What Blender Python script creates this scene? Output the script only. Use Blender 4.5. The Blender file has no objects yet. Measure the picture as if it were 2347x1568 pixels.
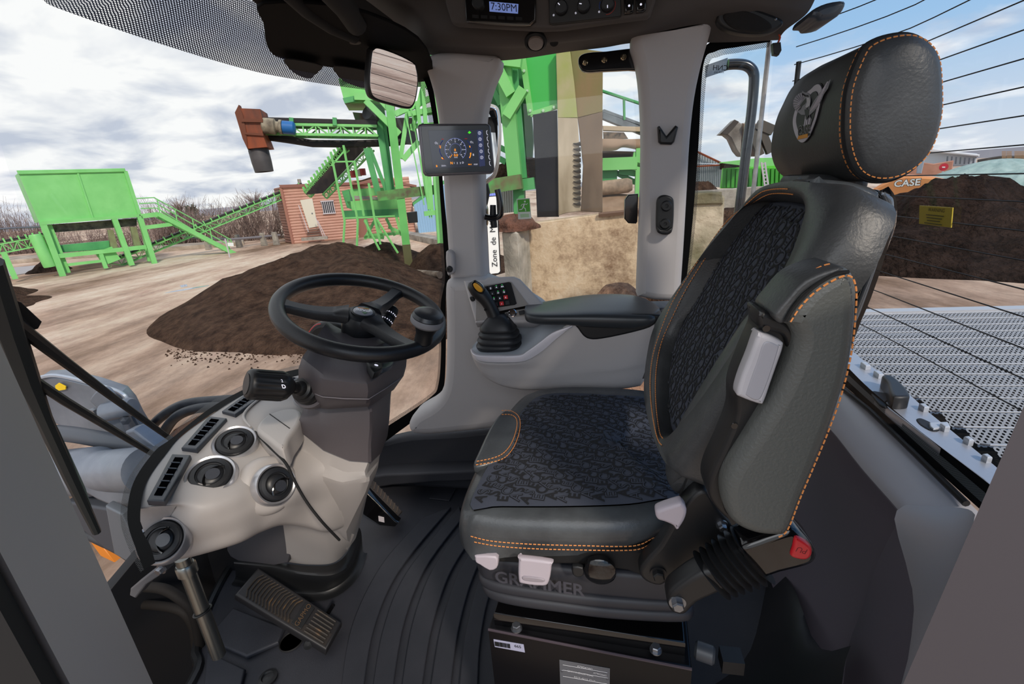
import bpy, math, random
from mathutils import Vector as V, Matrix, noise
random.seed(7)
IMW, IMH, F_ = 2347, 1568, 1054.0
PI = math.pi
CAM = V((0, 0, 1.12))
# camera orientation recovered from the photograph's vanishing points (rows: machine rear, machine right, up)
def _orient():
    n = V((0.0756, 1.0, 0)).normalized()
    dh = (IMH / 2 - (520 - 0.0756 * IMW / 2)) * n.y
    a = math.atan2(dh, F_)
    down = V((n.x * math.cos(a), n.y * math.cos(a), math.sin(a)))
    Y = V((1370 - IMW / 2, 520 - 0.0756 * 1370 - IMH / 2, F_)).normalized()
    Z = -down
    Y = (Y - Z * Y.dot(Z)).normalized()
    return Y.cross(Z), Y, Z
RX, RY, RZ = _orient()
def ray(px, py):
    d = V((px - IMW / 2, py - IMH / 2, F_))
    return V((RX.dot(d), RY.dot(d), RZ.dot(d)))
def P(px, py, y=None, z=None, x=None, pl=None):
    """a photo measurement turned into the point it has on a known plane of the place"""
    r = ray(px, py)
    if y is not None: t = (y - CAM.y) / r.y
    elif z is not None: t = (z - CAM.z) / r.z
    elif x is not None: t = (x - CAM.x) / r.x
    else:
        o, n = pl
        t = (o - CAM).dot(n) / r.dot(n)
    return CAM + r * t
def PY(y, pts): return [P(p[0], p[1], y=(p[2] if len(p) > 2 else y)) for p in pts]
def PZ(z, pts): return [P(p[0], p[1], z=(p[2] if len(p) > 2 else z)) for p in pts]
def PX(x, pts): return [P(p[0], p[1], x=(p[2] if len(p) > 2 else x)) for p in pts]
def PP(pl, pts): return [P(p[0], p[1], pl=pl) for p in pts]
def plane3(a, b, c): return (a, (b - a).cross(c - a).normalized())
# ---------- materials ----------
MATS = {}
def rgb(h):
    if isinstance(h, str):
        c = [int(h[i:i + 2], 16) / 255 for i in (0, 2, 4)]
        return tuple([(v / 12.92 if v < .04045 else ((v + .055) / 1.055) ** 2.4) for v in c] + [1])
    return tuple(h) + (1,)
def mat(name, col, rough=.5, metal=0, col2=None, nscale=8, bump=None, emit=None, estr=1, spec=.5, detail=6, coat=0, world=False, contrast=(.35, .65), stretch=None, nrough=.55, col3=None):
    if name in MATS: return MATS[name]
    m = bpy.data.materials.new(name); m.use_nodes = True; MATS[name] = m
    nt = m.node_tree; N = nt.nodes; L = nt.links
    b = N['Principled BSDF']
    b.inputs['Base Color'].default_value = rgb(col)
    b.inputs['Roughness'].default_value = rough; b.inputs['Metallic'].default_value = metal
    b.inputs['Specular IOR Level'].default_value = spec
    b.inputs['Coat Weight'].default_value = coat
    m.diffuse_color = rgb(col)
    def coords():
        if world:
            g = N.new('ShaderNodeNewGeometry'); s = g.outputs['Position']
        else:
            g = N.new('ShaderNodeTexCoord'); s = g.outputs['Object']
        if stretch:
            mp = N.new('ShaderNodeMapping'); mp.inputs['Scale'].default_value = stretch
            L.new(s, mp.inputs['Vector']); s = mp.outputs['Vector']
        return s
    if col2:
        t = N.new('ShaderNodeTexNoise'); t.inputs['Scale'].default_value = nscale; t.inputs['Detail'].default_value = detail; t.inputs['Roughness'].default_value = nrough
        L.new(coords(), t.inputs['Vector'])
        r = N.new('ShaderNodeValToRGB'); r.color_ramp.elements[0].position = contrast[0]; r.color_ramp.elements[1].position = contrast[1]
        r.color_ramp.elements[0].color = rgb(col); r.color_ramp.elements[1].color = rgb(col2)
        if col3:
            e = r.color_ramp.elements.new((contrast[0] + contrast[1]) / 2); e.color = rgb(col3)
        L.new(t.outputs['Fac'], r.inputs['Fac']); L.new(r.outputs['Color'], b.inputs['Base Color'])
    if bump:
        t = N.new('ShaderNodeTexNoise'); t.inputs['Scale'].default_value = bump[0]; t.inputs['Detail'].default_value = 4
        L.new(coords(), t.inputs['Vector'])
        k = N.new('ShaderNodeBump'); k.inputs['Strength'].default_value = bump[1]; k.inputs['Distance'].default_value = bump[2] if len(bump) > 2 else .002
        L.new(t.outputs['Fac'], k.inputs['Height']); L.new(k.outputs['Normal'], b.inputs['Normal'])
    if emit:
        b.inputs['Emission Color'].default_value = rgb(emit); b.inputs['Emission Strength'].default_value = estr
    return m
def glassmat(name, tint=(1, 1, 1), gloss=.06):
    m = bpy.data.materials.new(name); m.use_nodes = True; N = m.node_tree.nodes; L = m.node_tree.links; N.clear()
    o = N.new('ShaderNodeOutputMaterial'); t = N.new('ShaderNodeBsdfTransparent'); t.inputs[0].default_value = tint + (1,)
    g = N.new('ShaderNodeBsdfGlossy'); g.inputs['Roughness'].default_value = .02
    x = N.new('ShaderNodeMixShader'); x.inputs[0].default_value = gloss
    L.new(t.outputs[0], x.inputs[1]); L.new(g.outputs[0], x.inputs[2]); L.new(x.outputs[0], o.inputs[0])
    return m
def dotmat(name, col=(.01, .01, .012), hole=.5, freq=1.0, grad=True):
    """printed dot screen on glass: black with see-through holes; UV x along, y across (0 solid .. 1 open)"""
    m = bpy.data.materials.new(name); m.use_nodes = True; N = m.node_tree.nodes; L = m.node_tree.links; N.clear()
    o = N.new('ShaderNodeOutputMaterial'); t = N.new('ShaderNodeBsdfTransparent')
    b = N.new('ShaderNodeBsdfPrincipled'); b.inputs['Base Color'].default_value = col + (1,); b.inputs['Roughness'].default_value = .5
    x = N.new('ShaderNodeMixShader'); uv = N.new('ShaderNodeUVMap'); s = N.new('ShaderNodeSeparateXYZ'); L.new(uv.outputs[0], s.inputs[0])
    def mth(op, a, c=None):
        n = N.new('ShaderNodeMath'); n.operation = op
        for i, v in enumerate((a, c)):
            if v is None: continue
            if isinstance(v, (int, float)): n.inputs[i].default_value = v
            else: L.new(v, n.inputs[i])
        return n.outputs[0]
    w = PI * freq
    a = mth('SINE', mth('MULTIPLY', mth('ADD', s.outputs[0], s.outputs[1]), w))
    c = mth('SINE', mth('MULTIPLY', mth('SUBTRACT', s.outputs[0], s.outputs[1]), w))
    v = mth('ABSOLUTE', mth('MULTIPLY', a, c))
    f = mth('LESS_THAN', v, hole)   # 1 = printed
    L.new(f, x.inputs[0]); L.new(t.outputs[0], x.inputs[1]); L.new(b.outputs[0], x.inputs[2]); L.new(x.outputs[0], o.inputs[0])
    return m
# ---------- curves ----------
def cr(pts, n=6, closed=False):
    pts = [V(p) for p in pts]; k = len(pts)
    if k < 3: return pts
    out = []
    for i in range(k if closed else k - 1):
        a, b, c, d = (pts[(i + j) % k] if closed else pts[min(max(i + j, 0), k - 1)] for j in (-1, 0, 1, 2))
        for s in range(n):
            t = s / n
            out.append(.5 * ((2 * b) + (c - a) * t + (2 * a - 5 * b + 4 * c - d) * t * t + (3 * b - a - 3 * c + d) * t ** 3))
    if not closed: out.append(pts[-1])
    return out
def cr2(pts, n=6, closed=False):   # image-space smoothing, before it is laid on a surface
    return [tuple(p) for p in cr([V((p[0], p[1], p[2] if len(p) > 2 else 0)) for p in pts], n, closed)]
def sm(pts, n=5, closed=True): return [(p[0], p[1]) for p in cr2(pts, n, closed)]
def resample(pts, N, closed=True):
    q = list(pts) + ([pts[0]] if closed else [])
    L = [0]
    for a, b in zip(q, q[1:]): L.append(L[-1] + (b - a).length)
    out = []; j = 0
    for i in range(N):
        d = L[-1] * i / (N if closed else N - 1)
        while j < len(L) - 2 and L[j + 1] < d: j += 1
        s = L[j + 1] - L[j]
        out.append(q[j].lerp(q[j + 1], (d - L[j]) / s if s > 1e-9 else 0))
    return out
# ---------- meshes ----------
WL = {}
COL = bpy.context.scene.collection
class MB:
    def __init__(s): s.v = []; s.f = []; s.uv = []
    def add(s, vs, fs):
        b = len(s.v); s.v += [V(p) for p in vs]; s.f += [tuple(b + i for i in f) for f in fs]; return s
    def box(s, c, size, R=None):
        c = V(c); h = V(size) / 2
        vs = [V((x * h.x, y * h.y, z * h.z)) for x in (-1, 1) for y in (-1, 1) for z in (-1, 1)]
        if R: vs = [R @ p for p in vs]
        return s.add([c + p for p in vs], [(0, 1, 3, 2), (4, 6, 7, 5), (0, 4, 5, 1), (2, 3, 7, 6), (0, 2, 6, 4), (1, 5, 7, 3)])
    def beam(s, p, q, w, h, up=V((0, 0, 1))):
        p = V(p); q = V(q); d = (q - p)
        if d.length < 1e-6: return s
        d.normalize(); a = d.cross(up)
        if a.length < 1e-3: a = d.cross(V((0, 1, 0)))
        a.normalize(); b = a.cross(d)
        a = a * w / 2; b = b * h / 2
        vs = [e + x * a + y * b for e in (p, q) for x, y in ((-1, -1), (1, -1), (1, 1), (-1, 1))]
        return s.add(vs, [(3, 2, 1, 0), (4, 5, 6, 7), (0, 1, 5, 4), (1, 2, 6, 5), (2, 3, 7, 6), (3, 0, 4, 7)])
    def tube(s, pts, r, seg=10, closed=False, cap=True, flat=1.0, up=None):
        pts = [V(p) for p in pts]; k = len(pts); b0 = len(s.v); n = None; rs = r if isinstance(r, (list, tuple)) else [r] * k
        for i, p in enumerate(pts):
            if closed: t = pts[(i + 1) % k] - pts[i - 1]
            else: t = pts[min(i + 1, k - 1)] - pts[max(i - 1, 0)]
            t.normalize()
            if n is None:
                n = V(up) if up else (V((0, 0, 1)) if abs(t.z) < .9 else V((1, 0, 0)))
            n = (n - t * n.dot(t)).normalized(); m = t.cross(n)
            for j in range(seg):
                a = 2 * PI * j / seg
                s.v.append(p + (n * math.cos(a) * flat + m * math.sin(a)) * rs[i])
        for i in range(k if closed else k - 1):
            for j in range(seg):
                a = b0 + i * seg; b = b0 + ((i + 1) % k) * seg; j2 = (j + 1) % seg
                s.f.append((a + j, b + j, b + j2, a + j2))
        if cap and not closed:
            s.f.append(tuple(b0 + j for j in range(seg))); s.f.append(tuple(b0 + (k - 1) * seg + seg - 1 - j for j in range(seg)))
        return s
    def lathe(s, prof, o, ax, seg=32, cap=True):
        o = V(o); ax = V(ax).normalized(); u = ax.orthogonal().normalized(); w = ax.cross(u); b0 = len(s.v)
        for r, h in prof:
            for j in range(seg):
                a = 2 * PI * j / seg; s.v.append(o + ax * h + (u * math.cos(a) + w * math.sin(a)) * r)
        for i in range(len(prof) - 1):
            for j in range(seg):
                j2 = (j + 1) % seg; a = b0 + i * seg; b = a + seg
                s.f.append((a + j, a + j2, b + j2, b + j))
        if cap:
            s.f.append(tuple(b0 + seg - 1 - j for j in range(seg))); s.f.append(tuple(b0 + (len(prof) - 1) * seg + j for j in range(seg)))
        return s
    def loft(s, rings, cap=True, closed=True):
        n = len(rings[0]); b0 = len(s.v)
        for r in rings: s.v += [V(p) for p in r]
        for i in range(len(rings) - 1):
            for j in range(n if closed else n - 1):
                j2 = (j + 1) % n; a = b0 + i * n; b = a + n
                s.f.append((a + j, a + j2, b + j2, b + j))
        if cap and closed:
            s.f.append(tuple(b0 + n - 1 - j for j in range(n))); s.f.append(tuple(b0 + (len(rings) - 1) * n + j for j in range(n)))
        return s
    def puff(s, out, ext, r=.006, seg=3, back=True):
        """rounded-edge prism: outline (3-D, roughly planar) pushed along ext"""
        out = [V(p) for p in out]; ext = V(ext); T = ext.length; e = ext / T
        r = min(r, T * .49)
        u = e.orthogonal().normalized(); w = e.cross(u); n = len(out)
        p2 = [(p.dot(u), p.dot(w)) for p in out]
        A = sum(p2[i][0] * p2[(i + 1) % n][1] - p2[(i + 1) % n][0] * p2[i][1] for i in range(n))
        if A < 0: out.reverse(); p2.reverse()
        nm = []
        for i in range(n):
            a, b, c = p2[i - 1], p2[i], p2[(i + 1) % n]
            d1 = V((b[0] - a[0], b[1] - a[1], 0)); d2 = V((c[0] - b[0], c[1] - b[1], 0))
            if d1.length < 1e-9: d1 = d2
            if d2.length < 1e-9: d2 = d1
            d1.normalize(); d2.normalize()
            n1 = V((-d1.y, d1.x, 0)); n2 = V((-d2.y, d2.x, 0)); m = n1 + n2
            if m.length < 1e-4: m = n1
            m.normalize(); k = max(.45, m.dot(n1)); m = m / k
            nm.append(u * m.x + w * m.y)
        rings = []
        def ring(ins, dep): rings.append([p + nm[i] * ins + e * dep for i, p in enumerate(out)])
        if r > 0:
            for j in range(seg + 1):
                a = PI / 2 * j / seg; ring(r * (1 - math.sin(a)), r * (1 - math.cos(a)))
            if back:
                for j in range(seg, -1, -1):
                    a = PI / 2 * j / seg; ring(r * (1 - math.sin(a)), T - r * (1 - math.cos(a)))
            else: ring(0, T)
        else: ring(0, 0); ring(0, T)
        s.loft(rings, cap=False)
        from mathutils.geometry import tessellate_polygon
        for k, rg in ((0, rings[0]), (1, rings[-1])):
            q = [V((p.dot(u), p.dot(w), 0)) for p in rg]; tr = tessellate_polygon([q])
            s.add(rg, [t for t in tr])
        return s
    def grid(s, fn, nu, nv, flip=False):
        b0 = len(s.v)
        for i in range(nu + 1):
            for j in range(nv + 1): s.v.append(fn(i / nu, j / nv))
        for i in range(nu):
            for j in range(nv):
                a = b0 + i * (nv + 1) + j
                q = (a, a + nv + 1, a + nv + 2, a + 1)
                s.f.append(q[::-1] if flip else q)
        return s
    def build(s, name, m, par=None, smooth=True, sharp=38, uv=None, lab=None, fix=True):
        me = bpy.data.meshes.new(name)
        lo = V([min(p[i] for p in s.v) for i in range(3)]); hi = V([max(p[i] for p in s.v) for i in range(3)])
        c = (lo + hi) / 2
        me.from_pydata([p - c for p in s.v], [], s.f)
        if uv:
            l = me.uv_layers.new(name='UVMap')
            for li in me.loops: l.data[li.index].uv = uv[li.vertex_index]
        me.validate()
        if fix:
            import bmesh
            bm = bmesh.new(); bm.from_mesh(me); bmesh.ops.recalc_face_normals(bm, faces=bm.faces); bm.to_mesh(me); bm.free()
        me.materials.append(m)
        if smooth:
            me.polygons.foreach_set('use_smooth', [True] * len(me.polygons))
            me.set_sharp_from_angle(angle=math.radians(sharp))
        o = bpy.data.objects.new(name, me); COL.objects.link(o); o.location = c; WL[o.name] = c
        if par:
            o.parent = par; o.matrix_parent_inverse = Matrix.Translation(-WL[par.name])
        if lab: o['label'] = lab
        return o
def T(name, label, cat, loc, group=None):
    o = bpy.data.objects.new(name, None); COL.objects.link(o); o.empty_display_size = .05
    o.location = loc; WL[o.name] = V(loc); o['label'] = label; o['category'] = cat
    if group: o['group'] = group
    return o
def tag(o, label, cat, group=None):
    o['label'] = label; o['category'] = cat
    if group: o['group'] = group
    return o
def struct(o): o['kind'] = 'structure'; return o
def puff(name, out, ext, m, par=None, r=.006, seg=3, **k): return MB().puff(out, ext, r, seg).build(name, m, par, **k)
def tube(name, pts, r, m, par=None, seg=10, closed=False, **k): return MB().tube(pts, r, seg, closed).build(name, m, par, **k)
def lathe(name, prof, o, ax, m, par=None, seg=32, **k): return MB().lathe(prof, o, ax, seg).build(name, m, par, **k)
def bicubic(rows):
    """rows of control points -> smooth surface function (u across the rows, v along each)"""
    k = len(rows[0])
    def c1(p, t):
        n = len(p) - 1; x = min(max(t, 0), 1) * n; i = min(int(x), n - 1); t = x - i
        a, b, c, d = (p[min(max(i + j, 0), n)] for j in (-1, 0, 1, 2))
        return .5 * ((2 * b) + (c - a) * t + (2 * a - 5 * b + 4 * c - d) * t * t + (3 * b - a - 3 * c + d) * t ** 3)
    def fn(u, v): return c1([c1(r, v) for r in rows], u)
    return fn
def sheet(name, rows, nu, nv, m, par=None, thick=0, tv=None, flip=False, **k):
    fn = bicubic([[V(p) for p in r] for r in rows]); mb = MB().grid(fn, nu, nv, flip)
    o = mb.build(name, m, par, fix=False, **k)
    if thick:
        s = o.modifiers.new('thickness', 'SOLIDIFY'); s.thickness = thick; s.offset = -1
    return o
GLY = {}
def glyph(txt, size=1.0, align='CENTER', bold=0):
    key = (txt, align, bold)
    if key not in GLY:
        cu = bpy.data.curves.new('t', 'FONT'); cu.body = txt; cu.align_x = align; cu.align_y = 'CENTER'; cu.resolution_u = 3; cu.offset = bold
        o = bpy.data.objects.new('t', cu); COL.objects.link(o)
        dg = bpy.context.evaluated_depsgraph_get(); dg.update()
        me = bpy.data.meshes.new_from_object(o.evaluated_get(dg))
        GLY[key] = ([v.co.copy() for v in me.vertices], [tuple(p.vertices) for p in me.polygons])
        bpy.data.objects.remove(o); bpy.data.curves.remove(cu); bpy.data.meshes.remove(me)
    return GLY[key]
def txt(mb, s, o, xd, yd, size, align='CENTER', off=.0006, bold=0):
    vs, fs = glyph(s, 1, align, bold); xd = V(xd).normalized(); yd = V(yd).normalized(); n = xd.cross(yd)
    mb.add([V(o) + xd * p.x * size + yd * p.y * size + n * off for p in vs], fs); return mb
def text(name, s, o, xd, yd, size, m, par=None, align='CENTER', off=.0006, bold=0, **k):
    return txt(MB(), s, o, xd, yd, size, align, off, bold).build(name, m, par, smooth=False, fix=False, **k)
def stitches(name, path, m, par, r=.0011, dash=.0048, gap=.0022, n=None):
    """a row of dashed thread along a path"""
    mb = MB(); L = 0; q = [V(p) for p in path]; tot = sum((b - a).length for a, b in zip(q, q[1:]))
    k = max(2, int(tot / (dash + gap))); pts = resample(q, k * 3 + 1, False)
    for i in range(k): mb.tube([pts[3 * i], pts[3 * i + 1], pts[3 * i + 2]], r, 5)
    return mb.build(name, m, par)
def frame(px0, px1, px2):
    """unit axes of a small flat panel from three of its corners: origin, right, up"""
    x = (px1 - px0).normalized(); y = (px2 - px0); y = (y - x * y.dot(x)).normalized(); return x, y
def scl(pts, k, c): return [(c[0] + (x - c[0]) * k, c[1] + (y - c[1]) * k) for x, y in pts]
# ---------- camera, sky, sun ----------
cam = bpy.data.cameras.new('camera'); cam.lens = 36 * F_ / IMW; cam.sensor_width = 36; cam.clip_start = .02; cam.clip_end = 3000
co = bpy.data.objects.new('camera', cam); COL.objects.link(co)
R3 = Matrix(((RX.x, -RX.y, -RX.z), (RY.x, -RY.y, -RY.z), (RZ.x, -RZ.y, -RZ.z)))
co.matrix_world = Matrix.Translation(CAM) @ R3.to_4x4(); bpy.context.scene.camera = co
sc = bpy.context.scene; sc.view_settings.view_transform = 'Standard'; sc.view_settings.look = 'None'
sc.view_settings.exposure = 0; sc.cycles.use_denoising = True; sc.cycles.max_bounces = 7; sc.cycles.transparent_max_bounces = 16
sc.cycles.caustics_reflective = False; sc.cycles.caustics_refractive = False; sc.cycles.sample_clamp_indirect = 4
def world():
    w = bpy.data.worlds.new('sky'); bpy.context.scene.world = w; w.use_nodes = True; N = w.node_tree.nodes; L = w.node_tree.links
    bg = N['Background']; tc = N.new('ShaderNodeTexCoord'); s = N.new('ShaderNodeSeparateXYZ'); L.new(tc.outputs['Generated'], s.inputs[0])
    def mth(op, a, c=None, d=None, clamp=False):
        n = N.new('ShaderNodeMath'); n.operation = op; n.use_clamp = clamp
        for i, v in enumerate((a, c, d)):
            if v is None: continue
            if isinstance(v, (int, float)): n.inputs[i].default_value = v
            else: L.new(v, n.inputs[i])
        return n.outputs[0]
    zz = mth('ADD', mth('MAXIMUM', s.outputs[2], 0), .22)
    cv = N.new('ShaderNodeCombineXYZ'); L.new(mth('DIVIDE', s.outputs[0], zz), cv.inputs[0]); L.new(mth('DIVIDE', s.outputs[1], zz), cv.inputs[1])
    def noise_(sc_, det, off, dist=0):
        mp = N.new('ShaderNodeMapping'); mp.inputs['Location'].default_value = off; L.new(cv.outputs[0], mp.inputs['Vector'])
        t = N.new('ShaderNodeTexNoise'); t.inputs['Scale'].default_value = sc_; t.inputs['Detail'].default_value = det; t.inputs['Distortion'].default_value = dist
        L.new(mp.outputs[0], t.inputs['Vector']); return t.outputs['Fac']
    n1 = noise_(2.2, 7, (3, 1, 0), .2); n2 = noise_(3.0, 5, (9, 4, 0), .3)
    # thick cloud towards the front of the machine, thin over its rear
    cover = mth('ADD', mth('MULTIPLY', s.outputs[0], -.34), mth('ADD', mth('MULTIPLY', n1, 1.0), .17))
    r = N.new('ShaderNodeMapRange'); r.inputs[1].default_value = .49; r.inputs[2].default_value = .70; L.new(cover, r.inputs[0])
    sky = N.new('ShaderNodeValToRGB'); e = sky.color_ramp.elements
    e[0].position = 0; e[0].color = (.74, .78, .84, 1); e[1].position = .55; e[1].color = (.13, .33, .68, 1)
    k = e.new(.2); k.color = (.36, .58, .84, 1)
    L.new(s.outputs[2], sky.inputs[0])
    cl = N.new('ShaderNodeValToRGB'); e = cl.color_ramp.elements
    e[0].position = .36; e[0].color = (.56, .61, .72, 1); e[1].position = .58; e[1].color = (1.0, 1.0, 1.0, 1)
    L.new(n2, cl.inputs[0])
    mx = N.new('ShaderNodeMix'); mx.data_type = 'RGBA'; L.new(r.outputs[0], mx.inputs[0]); L.new(sky.outputs[0], mx.inputs[6]); L.new(cl.outputs[0], mx.inputs[7])
    L.new(mx.outputs[2], bg.inputs[0]); bg.inputs[1].default_value = 1.0
world()
sun = bpy.data.lights.new('sun', 'SUN'); sun.energy = 2.6; sun.angle = math.radians(6); sun.color = (1, .88, .74)
so = bpy.data.objects.new('sun', sun); COL.objects.link(so)
so.rotation_euler = V((.50, -.62, .60)).to_track_quat('Z', 'Y').to_euler()
lamp = bpy.data.lights.new('door_fill_light', 'AREA'); lamp.shape = 'RECTANGLE'; lamp.size = 1.6; lamp.size_y = 1.3; lamp.energy = 13; lamp.color = (.93, .96, 1)  # added fill lamp behind the camera, lifts the cab interior
lo = bpy.data.objects.new('door_fill_light', lamp); COL.objects.link(lo); lo.location = (-.1, -1.1, 1.9)
lo.rotation_euler = (V((-.1, -1.1, 1.9)) - V((-.1, .9, .6))).to_track_quat('Z', 'Y').to_euler()
# ---------- materials ----------
grey = mat('cab_grey_plastic', 'b4b0b0', .55, bump=(900, .25, .0006))
greyd = mat('headliner_grey', '4f4946', .8, bump=(1200, .3, .0006))
warm = mat('dash_warm_grey', 'aaa5a2', .5, bump=(900, .25, .0006))
colg = mat('column_grey', '565154', .42, bump=(900, .25, .0006))
blk = mat('black_plastic', '17181a', .45); blkm = mat('matt_black', '0b0b0d', .8); gloss = mat('gloss_black', '0a0a0c', .12, coat=.5)
rub = mat('rubber_mat', '24262d', .6, bump=(500, .4, .001), col2='2b2c33', nscale=9)
rubd = mat('rubber_groove', '191b20', .55)
frit = mat('printed_black_border', '060607', .7, spec=.1)
silver = mat('satin_silver', 'c4c4c8', .3, .75); steel = mat('steel', '8d9096', .32, .9); chrome = mat('chrome', 'dcdce0', .08, 1)
kick = mat('kick_panel', '2d2e34', .6, bump=(700, .3, .0008)); white = mat('white_plastic', 'c9c3c8', .4)
lamp_w = mat('screen_white', 'd8d8e8', .6, emit='d8d8e8', estr=.9)
glass = glassmat('window_glass', (.97, .985, .98), .015)
dots = dotmat('dot_screen', hole=.35)
# ---------- floor ----------
G = -2.1
mat_edge = PZ(0, [(560, 1262), (523, 1310), (490, 1370), (465, 1430), (450, 1495), (440, 1568)]) + [V((-.98, .35, 0)), V((.85, .35, 0)), V((.85, 1.5, 0)), V((-1.0, 1.5, 0)), V((-1.3, 1.3, 0))]
struct(puff('floor', [p + V((0, 0, -.03)) for p in mat_edge], (0, 0, .03), rub, r=.003))
lip = cr(mat_edge[:7], 6)
tag(tube('floor_mat_edge', [p + V((0, 0, .004)) for p in lip], .012, blk, seg=8), 'black rolled rubber lip along the front edge of the floor mat', 'mat edge')
ribs = T('floor_mat', 'dark rubber floor mat with long curved raised ribs beside the seat', 'floor mat', (-.5, .9, 0))
A = [[(775, 1590), (800, 1440), (868, 1300), (962, 1192)], [(848, 1590), (872, 1450), (925, 1320), (1052, 1160)], [(914, 1590), (938, 1440), (985, 1310), (1062, 1200)], [(980, 1590), (1003, 1450), (1040, 1330), (1085, 1250)], [(1046, 1590), (1060, 1470), (1082, 1370), (1105, 1300)], [(1108, 1600), (1110, 1500), (1120, 1420), (1135, 1360)]]
for i in range(len(A) - 1):
    a = sm(A[i], 6, False); b = sm(A[i + 1], 6, False)
    m0 = PZ(0.001, a); m1 = PZ(.001, b); n = min(len(m0), len(m1))
    out = [p.lerp(q, .1) for p, q in zip(m0[:n], m1[:n])] + [p.lerp(q, .8) for p, q in zip(m0[:n], m1[:n])][::-1]
    puff('raised_rib', out, (0, 0, .009), rub, ribs, r=.003)
r0 = PZ(.001, [(985, 1145), (1000, 1120), (1052, 1112), (1030, 1150)]); puff('raised_rib', r0, (0, 0, .006), rub, ribs, r=.002)
puff('raised_panel', PZ(.001, [(475, 1472), (537, 1400), (655, 1448), (640, 1480), (567, 1513)]), (0, 0, .014), rub, ribs, r=.005)
puff('raised_panel', PZ(.001, [(470, 1590), (476, 1500), (565, 1540), (550, 1600)]), (0, 0, .012), rub, ribs, r=.005)
fp = P(615, 1556, z=.001)
lathe('snap_fastener', [(.022, 0), (.022, .006), (.015, .008), (.013, .004), (.0, .006)], fp, (0, 0, 1), blk, ribs)
# ---------- right wall and pillars ----------
struct(puff('wall_right', PY(1.47, sm([(884, 1012), (940, 1000), (1040, 994), (1135, 984)], 4, False)) + [V((.75, 1.47, .33)), V((.75, 1.47, 0)), V((-1.0, 1.47, 0)), V((-.98, 1.47, .2))], (0, .06, 0), kick, r=.02))
wall_step = puff('trim_3', PY(1.40, [(845, 1095), (880, 1088), (1000, 1083), (1120, 1078), (1120, 1102), (1000, 1106), (900, 1113), (845, 1122)]), (0, .08, 0), kick, r=.008); struct(wall_step)
struct(puff('wall_right_sill', [V((-.45, 1.42, .5)), V((-.45, 1.42, .74)), V((.45, 1.42, .74)), V((.45, 1.42, .5))], (0, .1, 0), kick, r=.01))
# pillar between windscreen and side window
pl = [(965, 128), (1000, 118), (1050, 111), (1100, 117), (1134, 122), (1142, 130), (1140, 148), (1122, 190), (1108, 240), (1101, 300), (1100, 380), (1101, 470), (1104, 560), (1110, 642), (1075, 647), (1030, 645), (1026, 600), (1020, 520), (1014, 430), (1010, 370), (1004, 300), (996, 240), (984, 190), (970, 148)]
A1 = struct(puff('trim_1', PY(1.36, sm(pl[6:14], 3, False) + pl[14:16] + sm(pl[16:], 3, False) + pl[0:6]), (0, .10, 0), grey, r=.022, seg=4))
# base of that pillar, flaring to a foot
bs = sm([(1108, 640), (1060, 640), (1025, 643), (1016, 665), (1018, 740), (1018, 830), (1012, 890), (990, 925), (950, 950), (935, 968), (932, 985), (945, 1000), (985, 1003), (1060, 996), (1150, 985), (1230, 960), (1300, 800), (1235, 700)], 3)
tag(puff('pillar_base_cover', PY(1.33, bs), (0, .12, 0), grey, r=.035, seg=5), 'light grey moulded cover at the foot of the front pillar, flaring to a rounded toe', 'pillar cover')
pr = [(1448, 60), (1448, 100), (1460, 140), (1468, 200), (1473, 300), (1472, 400), (1468, 520), (1463, 640), (1462, 682), (1500, 690), (1560, 690), (1563, 660), (1570, 560), (1577, 440), (1584, 320), (1595, 220), (1612, 140), (1632, 70), (1640, 30)]
B1 = struct(puff('trim_2', PY(1.34, pr[:1] + sm(pr[1:9], 3, False) + sm(pr[9:], 3, False)), (0, .1, 0), grey, r=.022, seg=4))
# details on the pillars
def pscrew(name, px, py, y, r, par, m=blk):
    o = P(px, py, y=y)
    return lathe(name, [(r, .004), (r, -.003), (r * .8, -.006), (r * .35, -.006), (r * .3, -.002), (0, -.002)], o, (0, 1, 0), m, par, 16)
t = T('coat_hook', 'small black forked coat hook on the rear grey pillar', 'hook', P(1530, 310, y=1.34))
puff('hook_plate', PY(1.325, [(1508, 290), (1512, 288), (1528, 312), (1549, 287), (1555, 291), (1546, 325), (1540, 331), (1515, 330), (1510, 325)]), (0, .02, 0), blk, t, r=.005)
t = T('latch_keeper', 'black oblong plate with two bolts on the rear pillar', 'plate', P(1523, 492, y=1.34))
puff('keeper_plate', PY(1.322, sm([(1508, 455), (1523, 447), (1541, 453), (1545, 470), (1543, 520), (1535, 537), (1515, 537), (1505, 525), (1505, 480)], 4)), (0, .02, 0), blk, t, r=.005)
pscrew('bolt', 1527, 472, 1.322, .014, t); pscrew('bolt', 1524, 513, 1.322, .014, t)
puff('lower_hook', PY(1.31, [(1507, 520), (1514, 527), (1530, 528), (1540, 522), (1540, 532), (1530, 537), (1515, 536), (1507, 530)]), (0, .02, 0), blk, t, r=.003)
t = T('pillar_bracket', 'small grey bracket with a black screw low on the front pillar', 'bracket', P(1029, 612, y=1.36))
puff('bracket_plate', PY(1.335, sm([(1021, 578), (1036, 580), (1040, 600), (1040, 622), (1033, 630), (1024, 628)], 3)), (0, .04, 0), grey, t, r=.008)
pscrew('screw', 1030, 617, 1.332, .010, t)
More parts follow.
